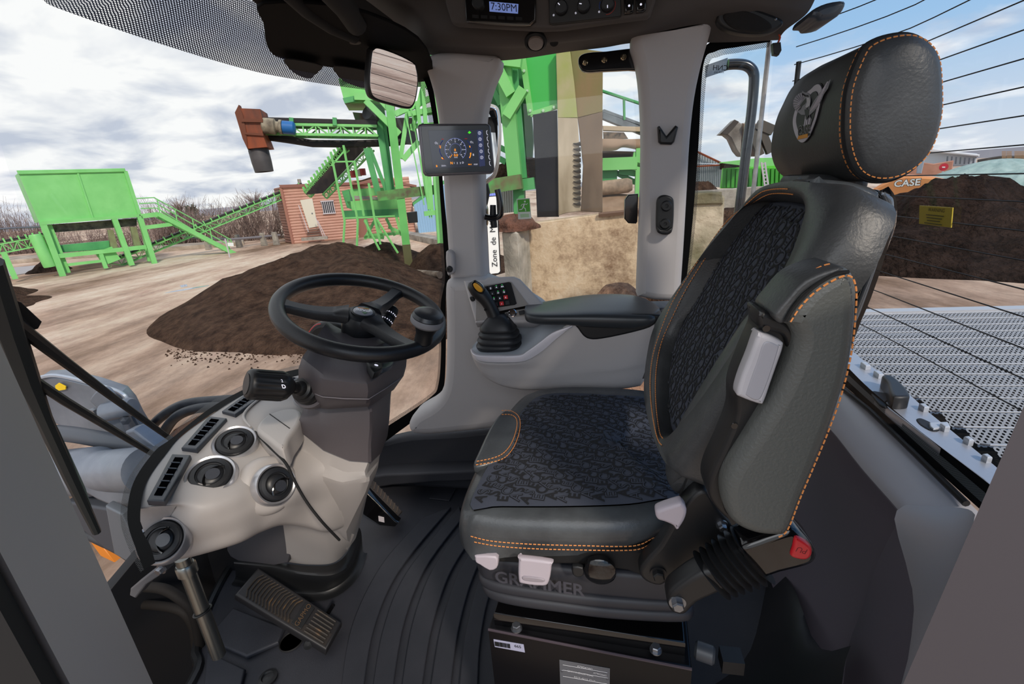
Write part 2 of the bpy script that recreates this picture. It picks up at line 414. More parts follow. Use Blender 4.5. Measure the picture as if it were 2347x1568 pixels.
# black printed borders and window glass
def strip(name, a, b, m, pf, par=None, uvs=None, lab=None):
    pa = [pf(p) for p in sm(a, 6, False)]; pb = [pf(p) for p in sm(b, 6, False)]
    mb = MB(); n = min(len(pa), len(pb)); mb.v = pa[:n] + pb[:n]
    mb.f = [(i, i + 1, n + i + 1, n + i) for i in range(n - 1)]
    uv = None
    if uvs:
        w, sz = uvs; u = 0; uv = []
        for i in range(n):
            if i: u += ((pa[i] - pa[i - 1]).length + (pb[i] - pb[i - 1]).length) / 2 / sz
            uv.append((u, 0))
        uv += [(uv[i][0], (pa[i] - pb[i]).length / sz) for i in range(n)]
    return mb.build(name, m, par, fix=False, uv=uv, lab=lab)
zf = lambda p: P(p[0], p[1], z=.662)
W1 = T('window_1', 'curved windscreen of the cab', 'window', (-.8, 1, .7)); W1['kind'] = 'structure'
inn = [(356, 1290), (344, 1250), (322, 1200), (333, 1112), (383, 1036), (421, 994), (497, 941), (574, 895), (650, 868), (720, 850)]
out = [(330, 1306), (312, 1260), (292, 1190), (305, 1108), (353, 1036), (392, 1006), (478, 938), (556, 894), (635, 858), (712, 840)]
dot_o = [(322, 1312), (298, 1265), (276, 1190), (291, 1104), (342, 1033), (381, 1003), (468, 931), (548, 887), (628, 851), (706, 833)]
strip('printed_border', inn, out, frit, zf, W1); strip('dot_border', out, dot_o, dots, zf, W1, (1, .0045))
yf = lambda p: P(p[0], p[1], y=1.45)
strip('printed_border', [(975, 145), (990, 190), (1002, 260), (1010, 330), (1016, 430), (1028, 560), (1030, 640), (1022, 680), (1022, 800), (1017, 890), (995, 928), (900, 1000), (860, 1030)], [(955, 150), (978, 200), (992, 270), (1001, 340), (1007, 430), (1016, 560), (1020, 640), (1010, 700), (1011, 800), (1005, 880), (985, 912), (893, 974), (850, 1000)], frit, yf, W1)
strip('dot_border', [(955, 150), (978, 200), (992, 270), (1001, 340), (1007, 430), (1016, 560), (1020, 640), (1010, 700), (1011, 800), (1005, 880), (985, 912), (893, 974)], [(935, 150), (967, 205), (982, 272), (993, 342), (1000, 430), (1009, 560), (1013, 640), (1005, 700), (1006, 800), (1000, 877), (981, 907), (889, 967)], dots, yf, W1, (1, .0045))
# windscreen pane
botm = PZ(.662, [(285, 1240), (305, 1108), (353, 1036), (478, 938), (635, 858)]) + [P(893, 974, y=1.46), P(1011, 800, y=1.46), P(1018, 600, y=1.46)]
topm = PZ(1.47, [(-120, -60), (60, -20), (210, 15), (380, 60), (560, 110)]) + [P(760, 130, y=1.35), P(900, 150, y=1.43), P(985, 200, y=1.46)]
sheet('pane', [botm, [a.lerp(b, .35) for a, b in zip(botm, topm)], [a.lerp(b, .7) for a, b in zip(botm, topm)], topm], 10, 24, glass, W1)
# dotted shade band along its top
zt = lambda p: P(p[0], p[1], z=1.46)
lowb = [(-160, -70), (75, -8), (130, 18), (350, 95), (560, 158), (700, 186), (852, 208)]
upb = [(-100, -110), (150, -80), (260, -60), (450, -30), (640, 20), (760, 60), (870, 90)]
pa = [P(x, y, z=1.41) for x, y in sm(lowb, 6, False)]; pb = [P(x, y, z=1.50) for x, y in sm(upb, 6, False)]
mb = MB(); n = len(pa); mb.v = pa + pb; mb.f = [(i, i + 1, n + i + 1, n + i) for i in range(n - 1)]
u = 0; uv = []
for i in range(n):
    if i: u += (pa[i] - pa[i - 1]).length / .0062
    uv.append((u, 0))
uv += [(uv[i][0], (pa[i] - pb[i]).length / .0062) for i in range(n)]
mb.build('shade_band', dotmat('shade_dots', (.02, .03, .075), .56), W1, fix=False, uv=uv)
vz = lambda pts, z=1.44: [P(x, y, z=z) for x, y in pts]
MB().puff(vz(sm([(603, 10), (606, 60), (610, 98), (622, 122), (650, 136), (740, 152), (850, 168), (985, 185), (960, 90), (800, 20)], 4)), (0, 0, .006), .002).build('printed_border', frit, W1)
for q in ([(655, 136), (665, 160), (690, 176), (712, 180), (722, 172), (730, 165), (735, 150)], [(768, 152), (778, 178), (800, 192), (835, 202), (852, 190), (858, 168)]):
    MB().puff(vz(sm(q, 4), 1.425), (0, 0, .003), .001).build('camera_cover', blkm, W1)
# side window
W2 = T('window_2', 'right side window between the two grey pillars', 'window', (-.1, 1.48, 1)); W2['kind'] = 'structure'
MB().puff(PY(1.465, [(1085, 90), (1480, 70), (1490, 400), (1475, 720), (1100, 720)]), (0, .004, 0), 0).build('pane', glass, W2)
W3 = T('window_3', 'rear quarter window with a black dotted border', 'window', (.3, 1.48, 1)); W3['kind'] = 'structure'
yq = lambda p: P(p[0], p[1], y=1.43)
MB().puff(PY(1.435, [(1590, 110), (1765, 95), (1738, 420), (1700, 740), (1560, 740)]), (0, .004, 0), 0).build('pane', glass, W3)
strip('printed_border', [(1780, 60), (1690, 70), (1630, 95), (1590, 150), (1575, 330), (1560, 500), (1548, 690)], [(1765, 96), (1690, 108), (1640, 118), (1612, 150), (1601, 330), (1588, 500), (1572, 655)], frit, yq, W3)
strip('dot_border', [(1765, 96), (1690, 108), (1640, 118), (1612, 150), (1601, 330), (1588, 500), (1572, 655)], [(1763, 108), (1692, 121), (1648, 130), (1622, 158), (1608, 330), (1595, 500), (1579, 645)], dots, yq, W3, (1, .0045))
tube('edge_seal', PY(1.44, [(1764, 95), (1745, 270), (1722, 480), (1715, 520)]), .006, mat('clear_seal', 'd5d3d0', .2, col2='a9a6a3', nscale=30), W3, 8)
MB().puff(PY(1.428, [(1617, 150), (1668, 132), (1670, 160), (1617, 178)]), (0, .004, 0), .001).build('tint_patch', glassmat('tint', (.45, .47, .5), .08), W3)
text('glass_mark', 'CNH', P(1651, 156, y=1.426), V((-1, 0, .12)), V((0, 0, 1)), .017, blkm, W3, off=0)
text('glass_mark', 'A43R 002', P(1648, 166, y=1.426), V((-1, 0, .12)), V((0, 0, 1)), .006, blkm, W3, off=0)
# rear window: glass, heater wires, seal
W4 = T('window_4', 'heated rear window with thin horizontal wires', 'window', (.6, .8, 1)); W4['kind'] = 'structure'
def RWX(y):   # plan shape of the rear glass: flat, curving forward near the right corner
    return .60 - .16 * max(0, (y - 1.12) / .31) ** 1.6
mb = MB(); mb.grid(lambda u, v: V((RWX(.25 + 1.18 * v), .25 + 1.18 * v, .58 + 1.0 * u)), 6, 16); mb.build('pane', glassmat('rear_glass', (.93, .96, .99), .02), W4, fix=False)
wire = mat('heater_wire', '1b1714', .5)
def rwire(px, py):   # height of the wire where it meets the rear glass plane
    return P(px, py, x=.595).z
for (px, py) in [(2030, 5), (2110, 5), (2215, 3), (2347, 0), (2347, 68), (2347, 134), (2347, 199), (2347, 265), (2347, 332), (2347, 398), (2347, 463), (2347, 530), (2347, 598), (2347, 664), (2340, 725), (2347, 800), (2347, 870), (2347, 945)]:
    q = P(px, py, x=.595); z = q.z
    mb = MB().tube([V((RWX(y) - .004, y, z)) for y in [.27 + .0585 * i for i in range(20)]], .0011, 5)
    mb.build('heater_wire', wire, W4)
tube('bus_bar', [V((RWX(1.37) - .005, 1.375, z)) for z in (.7, 1.0, 1.28, 1.36)], .006, blk, W4, 6)
t = T('wire_connector', 'black connector with an orange wire at the top corner of the rear window', 'connector', P(1778, 110, y=1.37))
puff('plug', PY(1.36, [(1772, 98), (1790, 96), (1792, 115), (1786, 126), (1774, 124)]), (0, .02, 0), blk, t, r=.002)
tube('wire', cr(PY(1.37, [(1782, 100), (1788, 86), (1784, 74), (1787, 62)]), 4), .0022, mat('orange_wire', 'c8451c', .4), t, 6)
tag(puff('rear_tinted_label', [V((.593, a, b)) for a, b in [(P(2107, 471, x=.593).y, P(2107, 471, x=.593).z), (P(2183, 476, x=.593).y, P(2183, 476, x=.593).z), (P(2179, 522, x=.593).y, P(2179, 522, x=.593).z), (P(2106, 513, x=.593).y, P(2106, 513, x=.593).z)]], (.002, 0, 0), mat('yellow_label', 'bfa61a', .5), r=.0005), 'yellow warning label stuck on the rear window', 'label')
lb = bpy.data.objects['rear_tinted_label']; lb.name = 'warning_label'; WL['warning_label'] = WL['rear_tinted_label']
q0 = P(2145, 482, x=.592); mb = MB(); dk = mat('label_ink', '4d4310', .6)
txt(mb, 'WARNING', q0, V((0, -1, 0)), V((0, 0, 1)), .009, off=-.0005)
for i in range(6): mb.box(q0 + V((-.0003, 0, -.009 - .0048 * i)), (.0004, .046 - .006 * (i % 3), .0014))
mb.build('label_text', dk, lb, smooth=False)
# ledge below the rear window and rear wall
led = mat('ledge_highlight_grey', 'bdbdc4', .4, bump=(900, .25, .0006)); rwm = mat('rear_wall_grey', '6a6570', .55, bump=(900, .25, .0006))  # ledge colour lightened to carry the highlight on its top
TR = [P(1900, 870, x=.60), P(1960, 925, x=.60), P(2046, 1008, x=.60), P(2203, 1164, x=.60), P(2320, 1290, x=.6)]
ED = [P(1860, 930, x=.56), P(1913, 970, x=.555), P(1988, 1060, x=.55), P(2077, 1157, x=.545), P(2165, 1265, x=.54)]
LO = [P(1700, 1290, x=.52), P(1800, 1330, x=.47), P(1870, 1478, x=.43), P(1945, 1480, x=.43), P(1990, 1600, x=.42)]
t = T('rear_wall_panel', 'dark grey moulded rear wall with a pale ledge, highlight painted in, under the rear window', 'wall panel', (.55, .9, .3))
sheet('ledge', [[p + V((.02, 0, .0)) for p in TR], TR, [a.lerp(b, .5) + V((0, 0, .008)) for a, b in zip(TR, ED)], ED, [p + V((-.008, 0, -.018)) for p in ED]], 14, 16, led, t)
sheet('face', [[p + V((-.008, 0, -.016)) for p in ED], [p + V((-.008, 0, -.08)) for p in ED], [V((p.x - .03, p.y + .02, .3)) for p in ED], [V((p.x - .10, p.y + .06, .05)) for p in ED]], 12, 16, rwm, t)
# door-side rear trim
t = T('door_sill_trim', 'grey angled trim beside the door opening at the right foreground', 'trim panel', (.5, .6, .4))
sheet('upper_face', [PX(0, [(2077, 1157, .545), (2203, 1164, .56), (2235, 1180, .5)]), PX(0, [(2050, 1190, .52), (2165, 1225, .5), (2215, 1265, .45)]), PX(0, [(2090, 1350, .47), (2110, 1350, .44), (2170, 1400, .4)]), PX(0, [(2090, 1500, .43), (2080, 1520, .41), (2100, 1600, .36)]), PX(0, [(2030, 1640, .40), (2040, 1660, .38), (2050, 1700, .34)])], 12, 8, led, t)  # lightened ledge colour stands in for the highlight on this upper face
sheet('lower_face', [PX(0, [(2077, 1160, .543), (2052, 1195, .52)]), PX(0, [(2010, 1290, .5), (2075, 1260, .5)]), PX(0, [(1975, 1400, .47), (2092, 1360, .465)]), PX(0, [(1945, 1480, .45), (2088, 1500, .42)]), PX(0, [(1930, 1600, .43), (2030, 1640, .40)])], 12, 6, rwm, t)
struct(puff('wall_rear', [V((.62, .3, 0)), V((.62, 1.5, 0)), V((.62, 1.5, .5)), V((.62, .3, .5))], (.05, 0, 0), rwm, r=.005))
# lower black carpet ramp
tag(sheet('rear_floor_cover', [PX(0, [(1560, 1240, .50), (1700, 1290, .50), (1800, 1320, .47), (1870, 1476, .43), (1950, 1480, .43)]), PX(0, [(1560, 1400, .35), (1640, 1460, .35), (1760, 1500, .36), (1840, 1520, .36), (1935, 1530, .37)]), PX(0, [(1580, 1600, .2), (1640, 1620, .22), (1720, 1640, .25), (1800, 1660, .28), (1920, 1660, .31)])], 10, 14, rubd), 'black moulded rubber cover rising from the floor behind the seat', 'floor cover')
# ---------- foreground door posts ----------
def post(name, px_edge, y0, x_in, x_out, side):
    pass
pg = mat('door_post_grey', 'c4bcb5', .6)
a = P(0, 820, y=.30); b = P(362, 1568, y=.30); xe = (a.x + b.x) / 2
struct(puff('wall_front_left', [V((xe, .30, -.3)), V((-.472, .245, -.3)), V((-.415, .190, -.3)), V((-.60, .20, -.3)), V((-.62, .34, -.3)), V((xe - .125, .36, -.3))], (0, 0, 1.9), pg, r=.01, seg=4))
tag(puff('door_seal', [V((-.414, .185, -.3)), V((-.395, .168, -.3)), V((-.60, .15, -.3)), V((-.60, .19, -.3))], (0, 0, 1.9), blkm, r=.004), 'black rubber seal running down the outer edge of the left foreground post', 'seal')
wl = bpy.data.objects['wall_front_left']
a = P(2347, 930, y=.30); b = P(2070, 1568, y=.30)
dv = (b - a)
pgr = mat('door_post_right', '4a464b', .6)
s0 = a - dv * .6; s1 = b + dv * .6
struct(puff('wall_rear_left', [V((s0.x, .30, s0.z)), V((s0.x + .16, .22, s0.z)), V((s0.x + .3, .35, s0.z)), V((s0.x + .09, .36, s0.z))], (s1.x - s0.x, 0, s1.z - s0.z), pgr, r=.01, seg=4))
# ---------- driver's seat ----------
lea = mat('seat_leather', '3a3c3e', .42, bump=(260, .35, .0015), col2='424446', nscale=30)
leb = mat('seat_leather_worn', '3b3e41', .31, bump=(230, .28, .001), col2='474b4e', nscale=20)
fab = mat('seat_fabric', '3c414e', .85, bump=(1400, .5, .0006)); ink = mat('fabric_print', '14151a', .9); inkl = mat('fabric_print_outline', '292b33', .9)
thr = mat('orange_thread', 'e0904e', .6); lightp = mat('pale_plastic', 'b3aab2', .42)
seat = T('driver_seat', 'dark grey leather suspension seat with patterned fabric centre and orange stitching', 'seat', (.0, .85, .3))
N = 96
def LP_(pts, z, n=6): return resample([P(x, y, z=z) for x, y in sm(pts, n)], N)
# cushion, stacked loops from the underside to the top; each starts at the near front corner and runs along the near side
zb = .515
l_bot = [(1066, 1276), (1180, 1272), (1340, 1268), (1440, 1258), (1510, 1232)]
def W3_(l): return [V(p) for p in l]
def loopw(near, z, far, back, fr):
    """near: pixels of the near edge at height z; the hidden rest in metres"""
    a = [P(x, y, z=z) for x, y in near]
    return a
def L3(near, z, rest): return resample(cr([P(x, y, z=z) for x, y in near] + W3_(rest), 5, True), N)
b0 = L3([(1072, 1270), (1180, 1276), (1340, 1272), (1440, 1260), (1510, 1235)], .53, [(.17, .66, .53), (.21, .76, .53), (.22, 1.0, .53), (.17, 1.12, .53), (0, 1.13, .53), (-.15, 1.10, .53), (-.21, 1.0, .53), (-.225, .8, .53)])
b1 = L3([(1056, 1245), (1180, 1262), (1340, 1260), (1440, 1252), (1515, 1232)], .545, [(.17, .66, .545), (.215, .76, .545), (.225, 1.0, .545), (.17, 1.13, .545), (0, 1.145, .545), (-.16, 1.115, .545), (-.225, 1.0, .545), (-.243, .8, .545)])
b2 = L3([(1052, 1206), (1130, 1232), (1300, 1243), (1440, 1243), (1518, 1224)], .575, [(.17, .66, .575), (.22, .76, .575), (.23, 1.0, .57), (.17, 1.135, .575), (0, 1.15, .575), (-.165, 1.12, .575), (-.225, 1.0, .58), (-.245, .8, .58)])
b3 = L3([(1054, 1186), (1125, 1214), (1300, 1222), (1440, 1222), (1522, 1205)], .592, [(.17, .66, .585), (.22, .76, .58), (.23, 1.0, .58), (.17, 1.13, .585), (0, 1.145, .595), (-.165, 1.115, .60), (-.215, 1.0, .605), (-.238, .8, .603)])
b4 = L3([(1062, 1168), (1130, 1180), (1300, 1188), (1440, 1186), (1530, 1170)], .612, [(.17, .67, .595), (.21, .77, .58), (.22, 1.0, .58), (.16, 1.11, .595), (0, 1.125, .608), (-.15, 1.10, .612), (-.195, 1.0, .615), (-.222, .8, .612)])
b5 = L3([(1080, 1160), (1140, 1163), (1300, 1163), (1440, 1158), (1530, 1145)], .615, [(.16, .69, .595), (.19, .78, .575), (.20, .98, .575), (.15, 1.07, .595), (0, 1.075, .608), (-.13, 1.06, .615), (-.175, .98, .618), (-.205, .8, .616)])
MB().loft([b0, b1, b2, b3, b4, b5], cap=False).build('seat_cushion', leb, seat, sharp=60)
cen = V((.03, .86, .597))
def inner(p, k): q = cen.lerp(p, k); q.z = p.z + (1 - k) * (-.012) + .0035 + .006 * math.sin(min(1, (1 - k) * 4) * PI / 2); return q
fr = [[inner(p, k) for p in b5] for k in (1.004, .985, .95, .86, .7, .5, .3, .1)]
fabp = MB().loft(fr).build('fabric_panel', fab, seat, sharp=60)
# leather insert on the front edge
def top(px, py, up=0): return P(px, py, z=.624 + up)
ins = [(1152, 943), (1178, 944), (1193, 956), (1192, 985), (1180, 1020), (1160, 1046), (1130, 1058), (1086, 1066), (1098, 1030), (1125, 975)]
puff('leather_insert', [top(x, y) for x, y in sm(ins, 5)], (0, 0, -.02), leb, seat, r=.006, seg=3)
for ofs in (0, 1):
    s_ = [(1150, 950 - ofs * 9), (1172, 951 - ofs * 9), (1184 + ofs * 6, 962 - ofs * 5), (1183 + ofs * 8, 986), (1171 + ofs * 8, 1018 + ofs * 4), (1152 + ofs * 6, 1040 + ofs * 8), (1126 + ofs * 3, 1051 + ofs * 8), (1090 - ofs * 2, 1058 + ofs * 8)]
    stitches('stitching', [top(x, y, .0012 if ofs == 0 else .001) for x, y in sm(s_, 5, False)], thr, seat, .0009)
for k, (pts, z) in enumerate([([(1082, 1225), (1130, 1236), (1220, 1243), (1330, 1246), (1430, 1248), (1470, 1243), (1500, 1228), (1522, 1224)], .575), ([(1090, 1238), (1140, 1247), (1220, 1253), (1330, 1256), (1430, 1257), (1470, 1253), (1498, 1238), (1520, 1233)], .565)]):
    stitches('stitching', [P(x, y, z=z) + V((-.001, -.0045, 0)) for x, y in sm(pts, 5, False)], thr, seat, .0009)
# ---------- backrest ----------
def BX(z): return .085 + .46 * (z - .62)      # front face of the backrest, leaning back
bp = (V((BX(.62), 0, .62)), V((1, 0, -.46)).normalized())   # plane of the fabric
fbp = [(1548, 998), (1538, 940), (1540, 850), (1558, 770), (1600, 695), (1650, 610), (1700, 535), (1740, 480), (1762, 464), (1800, 462), (1850, 470), (1878, 480), (1890, 500), (1884, 540), (1850, 600), (1800, 680), (1760, 740), (1700, 830), (1640, 915), (1590, 970)]
nrm = V((-1, 0, .46)).normalized()
F0 = resample([P(x, y, pl=bp) for x, y in sm(fbp, 5)], 100)
fc = sum(F0, V()) / 100
MB().loft([[fc.lerp(p, k) + nrm * d for p in F0] for k, d in ((1.0, -.012), (1.0, .0), (.97, .006), (.9, .010), (.7, .012), (.4, .012), (.1, .012))]).build('back_fabric_panel', fab, seat, sharp=60)
# leather surround as a loft round the fabric: inner loop, crest, outer edge, back edge
ob = [(1545, 1085), (1505, 1020), (1478, 920), (1482, 820), (1498, 755), (1535, 695), (1600, 605), (1670, 520), (1720, 455), (1750, 430), (1800, 416), (1870, 413), (1940, 420), (1955, 450), (1935, 500), (1905, 570), (1850, 655), (1790, 745), (1715, 860), (1625, 990), (1570, 1060)]
def mixl(a, b, k): return [p.lerp(q, k) for p, q in zip(a, b)]
opl = (bp[0] + nrm * .035, bp[1])
O0 = resample([P(x, y, pl=opl) for x, y in sm(ob, 5)], 100)
bk = V((.09, 0, -.04))
M0 = [p + nrm * .022 for p in mixl(F0, O0, .3)]; M1 = [p + nrm * .018 for p in mixl(F0, O0, .6)]; M2 = [p + nrm * .008 for p in mixl(F0, O0, .9)]
MB().loft([[p - nrm * .004 for p in F0], [p + nrm * .012 for p in mixl(F0, O0, .1)], M0, M1, M2, [p - nrm * .01 for p in mixl(F0, O0, 1.0)], [p - nrm * .05 for p in mixl(F0, O0, .98)]], cap=False).build('backrest', lea, seat, sharp=70)
for d in (.25, .45):
    q = [mixl(F0, O0, d)[i] + nrm * (.0215 if d < .3 else .0225) for i in range(0, 64)]
    stitches('stitching', q, thr, seat, .0009)
# near-side bolster of the backrest, top shoulder and side
by = .60
nb = [(1536, 1130), (1540, 1080), (1560, 1030), (1600, 960), (1650, 880), (1700, 805), (1740, 750), (1800, 700), (1830, 740), (1800, 800), (1760, 870), (1720, 960), (1690, 1040), (1650, 1110), (1600, 1130), (1560, 1155)]
puff('side_bolster', PY(by, sm(nb, 5)), (0, .08, 0), lea, seat, r=.035, seg=5)
tube('bolster_seam', cr(PY(by - .002, [(1556, 1140), (1580, 1085), (1620, 1010), (1680, 915), (1740, 820)]), 5), .0012, blkm, seat, 5)
sh = [(1850, 413), (1940, 415), (1990, 425), (2018, 436), (2025, 450), (2018, 500), (1990, 590), (1960, 680), (1935, 740), (1850, 700), (1830, 640), (1880, 560), (1903, 500), (1895, 460)]
shl = [P(x, y, y=.68) for x, y in sm(sh, 5)]
puff('shoulder_panel', shl, (0, .06, 0), leb, seat, r=.014, seg=4)
# glossy shell behind
shell = [(2012, 436), (2040, 440), (2058, 450), (2065, 475), (2062, 520), (2040, 580), (2010, 660), (1985, 730), (1960, 790), (1930, 800), (1950, 740), (1975, 680), (2005, 590), (2028, 500), (2030, 465)]
puff('back_shell', PY(.70, sm(shell, 4)), (0, .38, 0), gloss, seat, r=.012, seg=3)
shell2 = [(2018, 440), (2040, 446), (2052, 462), (2048, 510), (2020, 590), (1985, 690), (1962, 745), (1950, 745), (1970, 690), (2008, 590), (2030, 500), (2030, 465)]
puff('shell_edge_trim', PY(.694, sm(shell2, 4)), (0, .01, 0), mat('shell_grey', '6b6f75', .15, .4, coat=.6), seat, r=.004)
# ---------- headrest ----------
hs = [(1975, 120), (1990, 100), (2030, 82), (2085, 75), (2125, 92), (2150, 130), (2157, 200), (2155, 270), (2135, 340), (2100, 385), (2050, 412), (2000, 415), (1965, 395), (1945, 350), (1938, 290), (1945, 200)]
Ys = .70
h0 = resample([P(x, y, y=Ys) for x, y in sm(hs, 5)], 100)
hf = [(1792, 238), (1812, 200), (1842, 170), (1880, 152), (1925, 148), (1957, 180), (1970, 240), (1965, 310), (1940, 370), (1900, 400), (1850, 412), (1808, 413), (1780, 395), (1765, 355), (1768, 310), (1778, 270)]
h1 = resample([P(x, y, y=.99) for x, y in sm(hf, 5)], 100)
# turn loops so their starts match: lowest-X point first
def polar(l, n=100):
    c = sum(l, V()) / len(l); A = sorted((math.atan2(p.z - c.z, p.x - c.x), math.hypot(p.x - c.x, p.z - c.z)) for p in l); out = []
    for i in range(n):
        a = -PI + 2 * PI * i / n; j = next((k for k, q in enumerate(A) if q[0] >= a), 0); a1, r1 = A[j]; a0, r0 = A[j - 1]
        da = (a1 - a0) % (2 * PI); t = ((a - a0) % (2 * PI)) / da if da > 1e-9 else 0; r = r0 + (r1 - r0) * min(1, t)
        out.append(V((c.x + math.cos(a) * r, c.y, c.z + math.sin(a) * r)))
    return out
h0 = polar(h0); h1 = polar(h1)
c0 = sum(h0, V()) / 100; c1 = sum(h1, V()) / 100
rings = []
for k, dy in ((.05, -.018), (.5, -.017), (.8, -.014), (.93, -.008), (.985, .0)): rings.append([c0.lerp(p, k) + V((0, dy, 0)) for p in h0])
near_cap = MB().loft(rings + [[p + V((0, .008, 0)) for p in h0]]).build('headrest_side', lea, seat, sharp=80)
rings = [[c0.lerp(p, .985) + V((0, .004, 0)) for p in h0], [p + V((0, .010, 0)) for p in h0]]
for k in (.25, .5, .75): rings.append([p.lerp(q, k) for p, q in zip(h0, h1)])
rings += [[c1.lerp(p, .97) + V((0, 0, 0)) for p in h1], [c1.lerp(p, .85) + V((0, .016, 0)) for p in h1], [c1.lerp(p, .5) + V((0, .026, 0)) for p in h1], [c1.lerp(p, .1) + V((0, .028, 0)) for p in h1]]
hr = MB().loft(rings).build('headrest', mat('headrest_leather', '303132', .5, bump=(260, .35, .0012)), seat, sharp=80)
stitches('stitching', [c0.lerp(p, .95) + V((0, -.0062, 0)) for p in h0 + h0[:1]], thr, seat, .0009, .0045, .0022)
stitches('stitching', [p.lerp(q, .05) + (p - c0).normalized() * .0004 for p, q in zip(h0 + h0[:1], h1 + h1[:1])], thr, seat, .0009)
tube('headrest_piping', [p + V((0, .006, 0)) + (p - c0).normalized() * .0 for p in h0], .0024, blkm, seat, 6, closed=True)

# emblem: eagle in an oval badge, on the plane of the headrest's front
HPL = plane3(P(1950, 190, y=.70), P(1945, 330, y=.70), P(1775, 330, y=.99))
hn = HPL[1] if HPL[1].x < 0 else -HPL[1]
from mathutils.bvhtree import BVHTree
def bvh_of(o): return BVHTree.FromPolygons([v.co + o.location for v in o.data.vertices], [tuple(p.vertices) for p in o.data.polygons])
hr_tree = bvh_of(hr)
def hp(px, py, up=.003):
    h = hr_tree.ray_cast(CAM, ray(px, py).normalized())
    return (h[0] + hn * (up * .35 + .0008)) if h[0] is not None else P(px, py, pl=(HPL[0] + hn * up, hn))
badge_l = mat('badge_light', 'bab8c2', .5); badge_d = mat('badge_dark', '1c1c20', .5); badge_y = mat('badge_yellow', 'd08c1c', .5)
ov = [(1864, 203), (1872, 195), (1881, 192), (1887, 200), (1887, 215), (1883, 240), (1874, 275), (1862, 306), (1852, 321), (1843, 326), (1834, 320), (1826, 303), (1822, 281), (1825, 260), (1834, 236), (1848, 216)]
oc = (1855, 260)
MB().puff([hp(x, y, -.001) for x, y in sm(scl(ov, 1.03, oc), 5)], hn * .001, .0003).build('badge_outline', badge_d, seat)
MB().puff([hp(x, y) for x, y in sm(ov, 5)], hn * .0015, .0005).build('badge', badge_l, seat)
MB().puff([hp(x, y, .0046) for x, y in sm(scl(ov, .76, oc), 5)], hn * .001, .0003).build('badge_field', badge_d, seat)
eg = mat('eagle_grey', '85858d', .5); eb = badge_d
wing = [(1860, 262), (1862, 248), (1872, 230), (1885, 212), (1897, 195), (1908, 183), (1905, 194), (1902, 203), (1898, 209), (1893, 216), (1889, 226), (1883, 238), (1874, 250), (1866, 258)]
MB().puff([hp(x, y, .0058) for x, y in scl(wing, 1.05, (1880, 225))], hn * .0006, .0002).puff([hp(x, y, .0064) for x, y in wing], hn * .0006, .0002).build('badge_wing', eg, seat)
lw = [(1852, 262), (1842, 262), (1832, 254), (1829, 251), (1825, 246), (1823, 238), (1824, 228), (1829, 219), (1837, 213), (1845, 210), (1843, 206), (1850, 211), (1856, 211), (1862, 216), (1864, 226), (1862, 240), (1860, 252), (1862, 266), (1866, 272), (1864, 282), (1858, 292), (1860, 297), (1846, 297), (1850, 284), (1850, 270)]
MB().puff([hp(x, y, .0062) for x, y in lw], hn * .0006, .0002).build('badge_eagle', eg, seat)
fe = MB()
for i in range(9):
    q = math.radians(100 + i * 16); cx_, cy_ = 1846, 236; fe.tube([hp(cx_ + math.cos(q) * 8, cy_ - math.sin(q) * 10, .0078), hp(cx_ + math.cos(q) * 21, cy_ - math.sin(q) * 23, .0078)], [.0005, .0011], 4)
for i in range(9):
    t_ = i / 8; fe.tube([hp(1863 + 10 * t_, 254 - 18 * t_, .0078), hp(1884 + 20 * t_, 236 - 50 * t_, .0078)], [.0004, .0010], 4)
for q in ((1852, 272, 1849, 290), (1856, 274, 1854, 290), (1862, 270, 1860, 284)): fe.tube([hp(q[0], q[1], .0078), hp(q[2], q[3], .0078)], .0008, 4)
fe.build('badge_feathers', badge_l, seat)
fd = MB()
for i in range(8):
    t_ = i / 7; fd.tube([hp(1865 + 8 * t_, 251 - 16 * t_, .0075), hp(1885 + 17 * t_, 231 - 42 * t_, .0075)], .0005, 4)
fd.tube([hp(1845, 214, .008), hp(1852, 219, .008), hp(1858, 218, .008)], .0010, 4).puff([hp(x, y, .0066) for x, y in [(1850, 250), (1861, 250), (1860, 262), (1856, 272), (1852, 262)]], hn * .0008, .0002)
fd.build('badge_lines', eb, seat)
MB().puff([hp(x, y, .0078) for x, y in [(1855, 222), (1862, 222), (1864, 231), (1862, 241), (1856, 246), (1853, 244), (1856, 234)]], hn * .0006, .0002).build('badge_head', mat('badge_head', 'b9b9bf', .5), seat)
MB().puff([hp(x, y, .0072) for x, y in [(1837, 310), (1858, 305), (1857, 314), (1834, 319)]], hn * .001, .0002).build('badge_band', badge_y, seat)
hx = (hp(1858, 300) - hp(1838, 303)).normalized()
text('badge_text', 'CASE', hp(1849, 300, .0092), hx, hn.cross(hx), .020, mat('badge_ink', '0c0c0e', .5), seat, bold=.045, off=.0)
text('badge_text_edge', 'CASE', hp(1849, 300, .0088), hx, hn.cross(hx), .020, badge_l, seat, bold=.07, off=.0)
# neck and fill under the headrest
MB().puff(PY(.78, sm([(1860, 402), (1920, 400), (1985, 402), (1995, 425), (1970, 445), (1860, 440)], 3)), (0, .12, 0), .010).build('neck', lea, seat)
